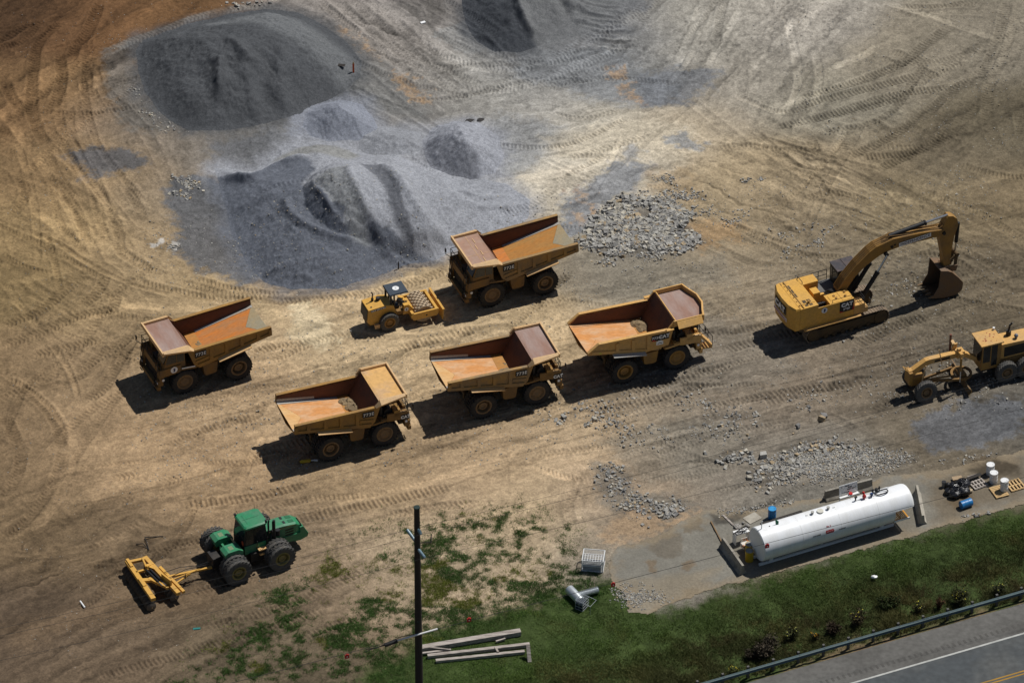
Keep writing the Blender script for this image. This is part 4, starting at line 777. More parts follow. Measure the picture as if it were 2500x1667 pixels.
    rails(mb, [(6.0, -1.8, 2.36), (6.0, -.75, 2.36), (6.0, .3, 2.36)], (.5, 1.0), r); rails(mb, [(6.0, -1.8, 2.36), (5.2, -1.8, 2.36)], (.5, 1.0), r)
    rails(mb, [(6.0, 1.2, 2.36), (6.0, 1.8, 2.36)], (.5, .95), r)
    for s in (-1, 1):
        mb.tube([(6.3, s * 1.5, .95), (6.22, s * 1.5, 2.0), (6.05, s * 1.5, 3.2), (5.95, s * 1.5, 3.28)], r); mb.tube([(6.3, s * 1.1, .95), (6.22, s * 1.1, 2.0), (6.05, s * 1.1, 3.2)], r)
        for k in range(4): mb.bar((6.33 - .02 * k, s * 1.08, .75 + .32 * k), (6.33 - .02 * k, s * 1.52, .75 + .32 * k), .07, .03)
    mb.tube([(6.05, 1.80, 2.6), (6.30, 2.02, 2.9), (6.32, 2.02, 3.35)], r); mb.tube([(6.05, -1.80, 2.6), (6.34, -2.05, 2.8), (6.36, -2.05, 3.25)], r)
    if new:
        mb.tube([(6.2, -1.7, 2.3), (7.05, -1.7, 1.2), (7.05, -1.7, 2.1), (6.4, -1.7, 3.1)], r); mb.tube([(6.2, -.9, 2.3), (7.05, -.9, 1.2), (7.05, -.9, 2.1), (6.4, -.9, 3.1)], r)
        for k in range(3): mb.tube([(6.4 + k * .25, -1.7, 2.6 - k * .35), (6.4 + k * .25, -.9, 2.6 - k * .35)], r)
    mb.parts('handrail', M['black'], t)
    for s in (-1, 1):
        mb = MB(); mb.box(6.30, 6.35, s * 2.0 - .10, s * 2.0 + .10, 3.0, 3.3); mb.build('mirror', M['black'], t, smooth=False)
        mb = MB()
        for k in range(2): mb.cyl((6.2, s * (1.36 + .2 * k), 1.36), (6.23, s * (1.36 + .2 * k), 1.36), .085, n=10)
        mb.cyl((5.86, s * 1.86, 1.74), (5.86, s * 1.90, 1.74), .10, n=10); mb.parts('headlight', M['white'], t, .05)
    if new:
        mb = MB(); mb.plate([(5.7, -1.7, 1.15), (7.05, -1.7, 1.0), (7.05, -.95, 1.0), (5.7, -.95, 1.15)], (0, 0, .1))
        for k in range(6): mb.box(6.1 + k * .16, 6.28 + k * .16, -1.68, -.92, 2.26 - k * .2, 2.30 - k * .2)
        mb.plate([(6.05, -1.72, 2.25), (7.05, -1.72, 1.05), (7.05, -1.72, 1.25), (6.05, -1.72, 2.55)], (0, .04, 0)); mb.plate([(6.05, -.94, 2.25), (7.05, -.94, 1.05), (7.05, -.94, 1.25), (6.05, -.94, 2.55)], (0, .04, 0))
        mb.build('front_stair', M['yellow_clean'], t, smooth=False)
        mb = MB(); mb.prism([(6.02, 2.36), (6.3, 2.3), (6.24, 3.5), (6.02, 3.75)], 'y', -.85, -.15); mb.build('radiator_cowl', M['black'], t, smooth=False)
    # lettering on both sides
    for s in (-1, 1):
        yy = s * (YR + .104); rt = (1, 0, 0) if s < 0 else (-1, 0, 0)
        if not new:
            mb = MB(); a, b = sorted((s * (YR + .01), s * (YR + .095))); mb.prism([(2.50, 3.10), (3.36, 3.04), (3.36, 3.52), (2.50, 3.56)], 'y', a, b); bd = mb.build('number_plate', M['black'], body, smooth=False)
            text("773E", .38, M['white'], body, (2.93, s * (YR + .10), 3.32), rt, (0, 0, 1), 'lettering', .004)
        else:
            mb = MB(); a, b = sorted((s * (YR + .005), s * (YR + .03))); mb.prism([(2.08, 3.22), (2.30, 3.12), (3.48, 3.12), (3.48, 3.66), (2.12, 3.66)], 'y', a, b); mb.build('number_plate', M['black'], body, smooth=False)
            mb = MB(); a, b = sorted((s * (YR + .005), s * (YR + .034))); mb.prism([(2.14, 3.14), (2.5, 3.13), (2.20, 3.30)], 'y', a, b); mb.build('red_flash', M['red'], body, smooth=False)
            xa, xb = (2.48, 3.08) if s < 0 else (3.1, 2.5)
            text("773G", .30, M['white'], body, (xa, s * (YR + .036), 3.40), rt, (0, 0, 1), 'lettering', .008); text("CAT", .40, M['white'], body, (xb, s * (YR + .036), 3.40), rt, (0, 0, 1), 'lettering', .022)
            if s < 0:
                mb = MB(); mb.prism([(2.48, 2.72), (3.02, 2.70), (3.02, 3.02), (2.48, 3.04)], 'y', -YR - .02, -YR - .005); mb.prism([(2.62, 3.03), (2.9, 3.03), (2.9, 3.10), (2.62, 3.10)], 'y', -YR - .02, -YR - .005); dc = mb.build('decal', M['white'], body, smooth=False)
                mb = MB(); mb.prism([(2.56, 2.80), (2.75, 2.93), (2.95, 2.80), (2.9, 2.78), (2.75, 2.88), (2.6, 2.78)], 'y', -YR - .028, -YR - .021); mb.build('decal', M['dark'], body, smooth=False)
                mb = MB(); mb.prism([(-2.05, 3.28), (-1.85, 3.24), (-1.85, 3.29), (-2.05, 3.33)], 'y', -YR - .08, -YR - .071); mb.build('reflector', pmat('lime reflector', (.35, .6, .02), .4), body, smooth=False)
    if not new:
        mb = MB(); mb.prism([(5.50, 1.97), (6.07, 1.95), (6.07, 2.36), (5.50, 2.38)], 'y', -1.885, -1.862); mb.build('name_plate', M['black'], t, smooth=False)
        text("CAT", .34, M['white'], t, (5.80, -1.892, 2.16), (1, 0, 0), (0, 0, 1), 'lettering', .018)
    if emblem:
        mb = MB(); mb.cyl((4.98, 1.862, 2.40), (4.98, 1.875, 2.40), .27, n=22); em = mb.build('emblem', M['white'], t)
        mb = MB(); mb.prism([(5.05, 2.25), (4.92, 2.25), (4.90, 2.31), (4.98, 2.33), (4.99, 2.42), (5.07, 2.50), (4.99, 2.56), (4.89, 2.52), (4.90, 2.44), (4.86, 2.40), (5.00, 2.36)], 'y', 1.876, 1.884); mb.build('emblem', pmat('emblem blue', (.03, .05, .18), .5), t, smooth=False)
        mb = MB(); mb.prism([(3.35, 2.22), (4.40, 2.33), (4.40, 2.42), (3.35, 2.31)], 'y', 1.91, 1.93); mb.build('reflector', M['white'], t, smooth=False)
    # wheels
    RM = M[rim]
    rf = cached(('rf', rim), lambda: rim_mesh(.60, .60, .07, RM)); rr = cached(('rr', rim), lambda: rim_mesh(.60, .60, .30, RM))
    ty = cached('truck tyre', lambda: tyre_mesh(1.02, .62, .60, 'block', 26, .045, M['rubber']))
    for s in (-1, 1):
        wheel(t, 4.19, s * 1.956, 1.055, s, (rf, .60), ty); wheel(t, 0, s * 2.137, 1.055, s, (rr, .60), ty); wheel(t, 0, s * 1.42, 1.055, s, (rr, .60), ty)
    return t
TRUCKS = [((-20.75, -2.67, R(205.34)), dict(label='yellow dump truck with a round white emblem on its cab, left of the heaps', emblem=True, floor='rust_floor', tail='tail_steel', seed=1)),
          ((1.68, 7.61, R(202.87)), dict(label='yellow dump truck facing left with weld marks on its rusty canopy, beside the padfoot roller', canopy='canopy_rust_pale', floor='rust_floor_gold', tail='tail_steel', patch=True, seed=2, paint='yellow_b')),
          ((-13.72, -12.05, R(22.05)), dict(label='dump truck with a plain yellow canopy over its cab, nearest the green tractor', canopy='canopy_yellow', floor='rust_floor_pale', tail='tail_tan', liner=True, rim='rim_rust', seed=3)),
          ((-2.76, -7.15, R(20.19)), dict(label='dump truck with a flat rusty canopy, middle of the three facing right', canopy='canopy_rust', floor='rust_floor_pale', tail='tail_tan', liner=True, seed=4, paint='yellow_b')),
          ((7.46, -3.084, R(21.7)), dict(label='clean yellow dump truck with a curved canopy and big white lettering', new=True, canopy='canopy_rust', floor='rust_floor_pale', tail='rust_floor_pale', rim='yellow', seed=5))]
TR_OBJ = [dump_truck(p, **k) for p, k in TRUCKS]
# soil left lying in three of the beds
def bed_soil(k, x, y, z, sx, sy, h, label):
    tr = TRUCKS[k][0]; c, s = math.cos(tr[2]), math.sin(tr[2]); random.seed(50 + k)
    mb = MB()
    for i in range(7):
        a = random.uniform(-.5, .5) * sx; b = random.uniform(-.5, .5) * sy; mb.sphere((a, b, -.05), random.uniform(.25, .5), 9, 6, (1.2, 1.2, h * random.uniform(1.0, 2.0)), .22)
    o = mb.build('soil_pile', M['soil']); o.location = (tr[0] + c * x - s * y, tr[1] + s * x + c * y, z); o.rotation_euler = (0, 0, tr[2]); tag(o, label, 'soil', 'soil left in truck beds')
bed_soil(2, 2.35, .9, 2.25, .7, 1.2, .55, 'brown soil heap left in the bed under the plain yellow canopy')
bed_soil(2, 2.2, -.6, 2.2, .7, 1.0, .25, 'flat tan soil spill beside the brown heap under the yellow canopy')
bed_soil(3, 2.5, .3, 2.2, .4, 1.2, .25, 'thin dark soil at the front of the middle truck bed')
bed_soil(4, 2.4, 1.0, 2.3, .5, .8, .5, 'brown soil heap in the bed of the truck with the curved canopy')
bed_soil(0, 2.2, -.3, 2.2, .6, 1.2, .22, 'dark soil left in the bed of the truck with the round emblem')
# ---------------------------------------------------------------- excavator (x forward along the boom)
def excavator():
    t = thing('excavator', (23.095, 2.027, 0), .4241, 'large yellow crawler excavator with raised boom and bucket resting on the ground', 'excavator')
    Yc = M['yellow_bright']; random.seed(11)
    for s in (-1, 1):
        mb = MB(); r = .62; xa, xb = -1.72, 3.80; zc = .66; n = 9; y0, y1 = sorted((s * 1.02, s * 1.66))
        loop = [(xb + r * math.sin(i * math.pi / n), zc + r * math.cos(i * math.pi / n)) for i in range(n + 1)] + [(xa - r * math.sin(i * math.pi / n), zc - r * math.cos(i * math.pi / n)) for i in range(n + 1)]
        per = [Vector((a, 0, b)) for a, b in loop]; per.append(per[0]); L = [0]
        for a, b in zip(per[:-1], per[1:]): L.append(L[-1] + (b - a).length)
        k = 62; st = L[-1] / k
        for i in range(k):
            d = i * st; j = max(q for q in range(len(L) - 1) if L[q] <= d + 1e-6); f = (d - L[j]) / (L[j + 1] - L[j] + 1e-9); c = per[j].lerp(per[j + 1], f); dr = (per[j + 1] - per[j]).normalized(); nr = Vector((dr.z, 0, -dr.x)) * -1
            a = c - dr * st * .46; b = c + dr * st * .46
            mb.hexa([(a.x, y0, a.z), (b.x, y0, b.z), (b.x, y1, b.z), (a.x, y1, a.z), (a.x + nr.x * .05, y0, a.z + nr.z * .05), (b.x + nr.x * .05, y0, b.z + nr.z * .05), (b.x + nr.x * .05, y1, b.z + nr.z * .05), (a.x + nr.x * .05, y1, a.z + nr.z * .05)])
            g = c + nr * .05; mb.bar((g.x, y0, g.z), (g.x, y1, g.z), .05, .07)
        tr = mb.build('track', pmat('track shoe steel', (.25, .185, .125), .75, dirt=(.12, .095, .07), amt=.8, scale=2) if s < 0 else bpy.data.materials['track shoe steel'], t, smooth=False)
        mb = MB(); a, b = sorted((s * 1.10, s * 1.56)); mb.box(xa, xb, a, b, .28, 1.02)
        for i in range(8): mb.cyl((xa + .3 + i * .7, a - .04, .26), (xa + .3 + i * .7, b + .04, .26), .18, n=12)
        for xx in (xa, xb): mb.cyl((xx, a - .05, zc), (xx, b + .05, zc), .52, n=18)
        mb.build('track_frame', M['chassis'], tr)
    mb = MB(); mb.box(-.6, 2.7, -1.1, 1.1, .55, 1.1); mb.cyl((1.0, 0, 1.05), (1.0, 0, 1.45), .95, n=24); mb.build('undercarriage', M['chassis'], t)
    # upper works
    mb = MB(); mb.box(-3.0, 2.0, -1.70, 1.70, 1.42, 1.66); mb.build('deck_frame', M['chassis'], t, smooth=False)
    mb = MB()
    cw = [(-3.02, -1.74), (-3.35, -1.70), (-3.66, -.95), (-3.72, 0), (-3.66, .95), (-3.35, 1.74), (-3.02, 1.82)]
    mb.loft([(a * .995, b * .98, 1.58) for a, b in cw], [(a, b, 1.75) for a, b in cw]); mb.loft([(a, b, 1.75) for a, b in cw], [(a, b, 3.42) for a, b in cw]); mb.loft([(a, b, 3.42) for a, b in cw], [(-3.02 + (a + 3.02) * .86, b * .97, 3.56) for a, b in cw])
    cwt = mb.build('counterweight', Yc, t, smooth=False)
    mb = MB()
    mb.box(-3.0, -1.52, -1.74, 1.82, 1.66, 3.52)                     # engine housing
    mb.box(-1.52, -.22, .92, 1.82, 1.66, 3.50); mb.box(-1.52, -.50, -1.74, -.55, 1.66, 2.55); mb.box(-.50, 1.42, -1.74, -.52, 1.66, 3.20)
    mb.box(-1.52, -1.2, -.55, .92, 1.66, 2.9); mb.box(-1.52, 1.42, -1.745, -1.70, 2.5, 3.22); mb.box(-1.10, -.55, -.1, .62, 1.66, 3.25); mb.box(-.55, -.2, -.1, .1, 2.2, 3.0)
    mb.box(-3.0, -1.6, -1.30, 1.40, 3.52, 3.56); mb.box(.55, .60, -1.74, -.52, 3.2, 3.222); mb.box(-.3, .1, -1.3, -.75, 3.2, 3.23)
    hs = mb.build('engine_housing', Yc, t, smooth=False)
    mb = MB()
    for yy in (.52, -.08, -1.18): pass
    for (a, b) in ((-2.55, .98), (-2.55, .45), (-2.55, -.08)): mb.box(a - .22, a + .05, b - .22, b + .22, 3.56, 3.575)
    for (a, b) in ((-2.35, -1.02), (-2.0, -1.02), (-2.0, -1.45), (-2.35, -1.45)): mb.box(a - .12, a + .14, b - .17, b + .17, 3.56, 3.575) if b > -1.3 else mb.box(a - .12, a + .14, b - .1, b + .1, 3.52, 3.535)
    mb.parts('grille', M['chassis'], hs, .05, False)
    mb = MB(); mb.box(-2.72, -2.66, -1.7, 1.75, 3.56, 3.60); mb.box(-2.98, -2.93, -1.7, 1.75, 3.52, 3.55)
    for k in range(6): mb.cyl((-2.85, -1.3 + k * .5, 3.52), (-2.85, -1.3 + k * .5, 3.60), .05, n=8)
    for a, b in ((.15, -.9), (.95, -1.2), (.2, -1.2), (1.1, -.75)): mb.cyl((a, b, 3.2), (a, b, 3.30), .09, n=10)
    mb.cyl((-2.1, -1.25, 3.56), (-2.1, -1.25, 3.75), .09); mb.parts('hatch', M['yellow'], hs, .3)
    mb = MB(); mb.box(-1.2, .6, -.52, .92, 1.66, 2.35); mb.box(-1.45, -.6, -1.65, -.6, 2.55, 2.75)
    for k in range(9): mb.tube([(-.2 + .08 * k, .5 - .1 * k, 2.4), (.3 + .05 * k, .3 - .07 * k, 2.9), (1.2, .25 - .06 * k, 3.0)], .035)
    for k in range(5): mb.cyl((-1.3 + k * .17, -1.0, 2.7), (-1.3 + k * .17, -1.0, 3.0), .08)
    mb.build('hydraulics', M['dark'], t)
    mb = MB(); mb.box(-2.7, 1.95, -2.02, -1.745, 1.58, 1.66); mb.box(-.75, -.7, -2.03, -1.74, 1.66, 1.68); mb.build('side_step', M['yellow_clean'], t, smooth=False)
    mb = MB(); mb.box(1.44, 2.35, -1.74, -.80, 1.66, 2.45); mb.box(2.35, 2.6, -1.74, -1.0, 1.66, 2.1); mb.build('front_step', M['yellow_clean'], t, smooth=False)
    mb = MB(); mb.box(-.22, 1.45, .95, 1.85, 1.66, 2.22); mb.box(-.2, 1.45, 1.85, 2.35, 2.12, 2.22); mb.build('walkway', pmat('walkway tread', (.10, .10, .10), .7, dirt=(.16, .15, .14)), t, smooth=False)
    mb = MB(); r = .028
    rails(mb, [(-.1, 2.3, 2.22), (.5, 2.3, 2.22), (1.2, 2.3, 2.22)], (.5, .95), r); rails(mb, [(1.5, -1.7, 2.45), (2.3, -1.7, 2.45), (2.3, -.85, 2.45)], (.3, .55), r)
    mb.tube([(-1.5, 1.75, 3.5), (-1.5, 1.75, 3.72), (-1.5, 1.0, 3.72), (-1.5, 1.0, 3.5)], r); mb.tube([(-.3, -1.6, 3.2), (-.3, -1.6, 3.45), (1.3, -1.6, 3.45), (1.3, -1.6, 3.2)], .018)
    mb.tube([(2.35, -1.75, 2.2), (2.6, -1.95, 2.4), (2.6, -1.95, 2.9)], r); mb.box(2.58, 2.63, -2.08, -1.82, 2.6, 3.0); mb.parts('handrail', M['black'], t)
    mb = MB(); mb.prism([(1.45, 1.7), (3.15, 1.7), (3.28, 2.5), (3.05, 3.72), (1.45, 3.72)], 'y', .98, 2.28); cab = mb.build('cab', M['black'], t, smooth=False)
    mb = MB()
    for a, b in ((1.6, 2.25), (2.32, 2.95)): mb.box(a, b, 2.281, 2.29, 2.55, 3.5); mb.box(a, b, .97, .979, 2.55, 3.5)
    mb.plate([(3.21, 1.05, 2.6), (3.21, 2.2, 2.6), (3.05, 2.2, 3.6), (3.05, 1.05, 3.6)], (.03, 0, 0)); mb.box(1.44, 1.449, 1.1, 2.15, 2.7, 3.5); mb.build('window', M['glass'], cab, smooth=False)
    mb = MB(); mb.box(1.40, 3.2, .95, 2.32, 3.72, 3.80); mb.box(2.25, 2.31, .95, 2.32, 3.80, 3.83); mb.build('roof_guard', pmat('dark roof guard', (.055, .05, .055), .45, dirt=(.16, .11, .09), amt=.8, scale=.8), cab, smooth=False)
    # boom
    bt = [(.80, 2.7), (.78, 3.15), (1.30, 3.95), (2.25, 5.02), (3.28, 5.90), (3.80, 6.20), (5.2, 6.50), (7.4, 6.36), (9.35, 6.08)]; bb = [(1.18, 2.5), (1.50, 3.08), (2.15, 4.0), (3.05, 4.76), (4.1, 5.32), (4.9, 5.54), (5.8, 5.64), (7.4, 5.64), (9.0, 5.58)]
    mb = MB(); hw = .36
    top = [(a, b) for a, b in bt]; bot = [(a, b) for a, b in bb]
    mb.prism(bot + [(9.5, 5.7)] + top[::-1], 'y', -hw, hw)
    for s in (-1, 1): mb.tube([(a, s * .36, b + .03) for a, b in bt[1:]], .05)
    bm_ = mb.build('boom', M['yellow'], t, smooth=False)
    mb = MB()
    for k in range(6): mb.tube([(a, -.25 + .1 * k, b + .07 + .02 * (k % 2)) for a, b in bt[1:7]], .028)
    for k in range(4): mb.tube([(4.4, -.2 + .13 * k, 6.5), (5.0, -.2 + .13 * k, 6.75), (6.2, -.3 + .2 * k, 6.6), (9.0, -.3 + .2 * k, 6.25), (9.5, -.2 + .13 * k, 6.5)], .025)
    mb.build('hydraulic_hose', M['yellow_dull'], bm_)
    mb = MB(); mb.cyl((4.6, -.62, 4.98 + .42), (4.6, .62, 4.98 + .42), .16, n=14); mb.cyl((5.1, -.45, 5.85), (5.1, .45, 5.85), .10, n=12); mb.cyl((5.35, -.43, 5.95), (5.35, .43, 5.95), .06, n=10); mb.build('pivot_pin', M['black'], bm_)
    for s in (-1, 1):
        mb = MB(); mb.cyl((2.55, s * .62, 1.95), (3.85, s * .62, 4.05), .17, n=12); mb.cyl((3.80, s * .62, 3.97), (3.88, s * .62, 4.10), .20, n=12); c_ = mb.build('boom_cylinder', M['black'], t)
        mb = MB(); mb.cyl((3.85, s * .62, 4.05), (4.6, s * .62, 5.38), .09, n=10); mb.build('rod', M['chrome'], c_)
    mb = MB(); mb.cyl((5.0, 0, 6.62), (8.0, 0, 6.92), .17, n=12); mb.cyl((7.93, 0, 6.91), (8.05, 0, 6.93), .21, n=12); c_ = mb.build('stick_cylinder', M['black'], t)
    mb = MB(); mb.cyl((8.0, 0, 6.92), (9.85, 0, 7.08), .095, n=10); mb.build('rod', M['chrome'], c_)
    # stick
    st = [(9.66, 6.98), (9.80, 7.15), (10.15, 7.06), (10.52, 6.70), (10.64, 6.1), (10.36, 5.2), (10.2, 4.0), (10.10, 2.45), (9.85, 2.12), (9.64, 2.3), (9.50, 3.6), (9.18, 5.1), (9.12, 5.75)]
    mb = MB(); mb.prism(st, 'y', -.30, .30); sk = mb.build('stick', M['yellow'], t, smooth=False)
    mb = MB(); mb.cyl((9.42, -.46, 5.78), (9.42, .46, 5.78), .14, n=12); mb.cyl((9.9, -.4, 2.32), (9.9, .4, 2.32), .12, n=12); mb.build('pivot_pin', M['black'], sk)
    mb = MB(); mb.cyl((10.78, 0, 6.1), (10.70, 0, 4.35), .14, n=12); c_ = mb.build('bucket_cylinder', M['black'], t)
    mb = MB(); mb.cyl((10.70, 0, 4.35), (10.64, 0, 3.45), .08, n=10); mb.build('rod', M['chrome'], c_)
    mb = MB()
    for s in (-1, 1): mb.bar((10.64, s * .36, 3.45), (10.10, s * .36, 3.05), .08, .22); mb.bar((10.64, s * .30, 3.45), (10.55, s * .30, 2.35), .08, .24)
    mb.cyl((10.64, -.45, 3.45), (10.64, .45, 3.45), .16, n=12); mb.build('bucket_link', M['chassis'], t)
    # bucket
    hb = .92; pr = [(9.05, 2.70), (9.62, 2.52), (9.95, 2.32), (10.52, 1.66), (10.92, 1.12), (10.88, .52), (10.45, .20), (9.45, .22), (8.45, .48)]
    mb = MB()
    for s in (-1, 1):
        a, b = sorted((s * hb, s * (hb - .07))); mb.prism(pr + [(8.95, 1.3)], 'y', a, b)
    for a, b in zip(pr[:-1], pr[1:]):
        d = Vector((b[0] - a[0], 0, b[1] - a[1])).normalized(); nn = Vector((d.z, 0, -d.x)) * .06
        mb.plate([(a[0], -hb, a[1]), (a[0], hb, a[1]), (b[0], hb, b[1]), (b[0], -hb, b[1])], -nn)
    for s in (-1, 1): mb.prism([(9.5, 2.7), (9.75, 2.15), (10.6, 2.0), (10.72, 2.5), (10.4, 2.55), (9.95, 2.6)], 'y', s * .36, s * .44)
    bk = mb.build('bucket', pmat('worn bucket steel', (.17, .10, .05), .7, dirt=(.13, .095, .07), amt=.9, scale=1.2), t, smooth=False)
    for k in range(5):
        yy = -hb + .08 + k * (2 * hb - .16) / 4; mb = MB(); mb.loft([(8.55, yy - .08, .42), (8.55, yy + .08, .42), (8.55, yy + .08, .60), (8.55, yy - .08, .60)], [(8.12, yy - .05, .50), (8.12, yy + .05, .50), (8.12, yy + .05, .54), (8.12, yy - .05, .54)]); mb.build('tooth', M['rim_rust'], bk, smooth=False)
    # signs
    mb = MB(); mb.box(.24, 1.41, -1.765, -1.748, 2.22, 3.16); bd = mb.build('sign_panel', M['black'], t, smooth=False)
    mb = MB(); mb.prism([(1.41, 2.22), (1.41, 3.0), (1.28, 2.22)], 'y', -1.772, -1.766); mb.prism([(.24, 2.22), (.24, 2.36), (.60, 2.22)], 'y', -1.772, -1.766); mb.build('red_flash', M['red'], bd, smooth=False)
    text("CAT", .44, M['white'], bd, (.83, -1.772, 2.84), (1, 0, 0), (0, 0, 1), 'lettering', .025); text("390F", .26, M['white'], bd, (.80, -1.772, 2.46), (1, 0, 0), (0, 0, 1), 'lettering', .008)
    mb = MB(); mb.cyl((-1.02, -1.75, 2.86), (-1.02, -1.765, 2.86), .24, n=22); em = mb.build('emblem', M['white'], t)
    mb = MB(); mb.prism([(-1.10, 2.72), (-.96, 2.72), (-.94, 2.78), (-1.02, 2.80), (-1.03, 2.88), (-1.10, 2.95), (-1.03, 3.01), (-.92, 2.97), (-.94, 2.90), (-.90, 2.86), (-1.06, 2.83)], 'y', -1.775, -1.766); mb.build('emblem', pmat('emblem dark blue', (.03, .05, .18), .5), t, smooth=False)
    # rear sign lies on the curved counterweight: right-hand facet
    a = Vector((-3.66, .95, 0)); b = Vector((-3.72, 0, 0)); c = Vector((-3.66, -.95, 0))
    mb = MB(); mb.plate([(-3.70, .95, 2.55), (-3.745, .0, 2.55), (-3.745, .0, 3.30), (-3.70, .95, 3.30)], (-.012, 0, 0)); mb.plate([(-3.745, 0, 2.55), (-3.70, -.80, 2.55), (-3.70, -.80, 3.30), (-3.745, 0, 3.30)], (-.012, 0, 0)); pn = mb.build('sign_panel', M['black'], cwt, smooth=False)
    text("CAT", .72, M['white'], pn, (-3.768, .08, 2.92), (0, -1, 0), (0, 0, 1), 'lettering', .04)
    mb = MB(); mb.plate([(-3.70, 1.05, 2.05), (-3.745, .0, 2.05), (-3.745, .0, 2.36), (-3.70, 1.05, 2.36)], (-.012, 0, 0)); mb.plate([(-3.745, 0, 2.05), (-3.70, -.95, 2.05), (-3.70, -.95, 2.36), (-3.745, 0, 2.36)], (-.012, 0, 0)); pn = mb.build('sign_panel', M['white'], cwt, smooth=False)
    text("INDEPENDENCE", .25, M['red'], pn, (-3.768, .04, 2.205), (0, -1, 0), (0, 0, 1), 'lettering', .003, wide=.95)
    d = Vector((7.95 - 5.95, 0, 6.03 - 5.90)).normalized()
    u_ = Vector((-d.z, 0, d.x)); mid = Vector((7.0, -.403, 5.93))
    mb = MB(); mb.plate([mid - d * 1.32 - u_ * .17, mid + d * 1.32 - u_ * .17, mid + d * 1.32 + u_ * .17, mid - d * 1.32 + u_ * .17], (0, -.01, 0)); pn = mb.build('sign_panel', M['white'], bm_, smooth=False)
    text("INDEPENDENCE", .30, pmat('dark maroon letters', (.06, .012, .03), .6), pn, mid + Vector((0, -.016, 0)), d, u_, 'lettering', .003, wide=1.02)
    return t
excavator()

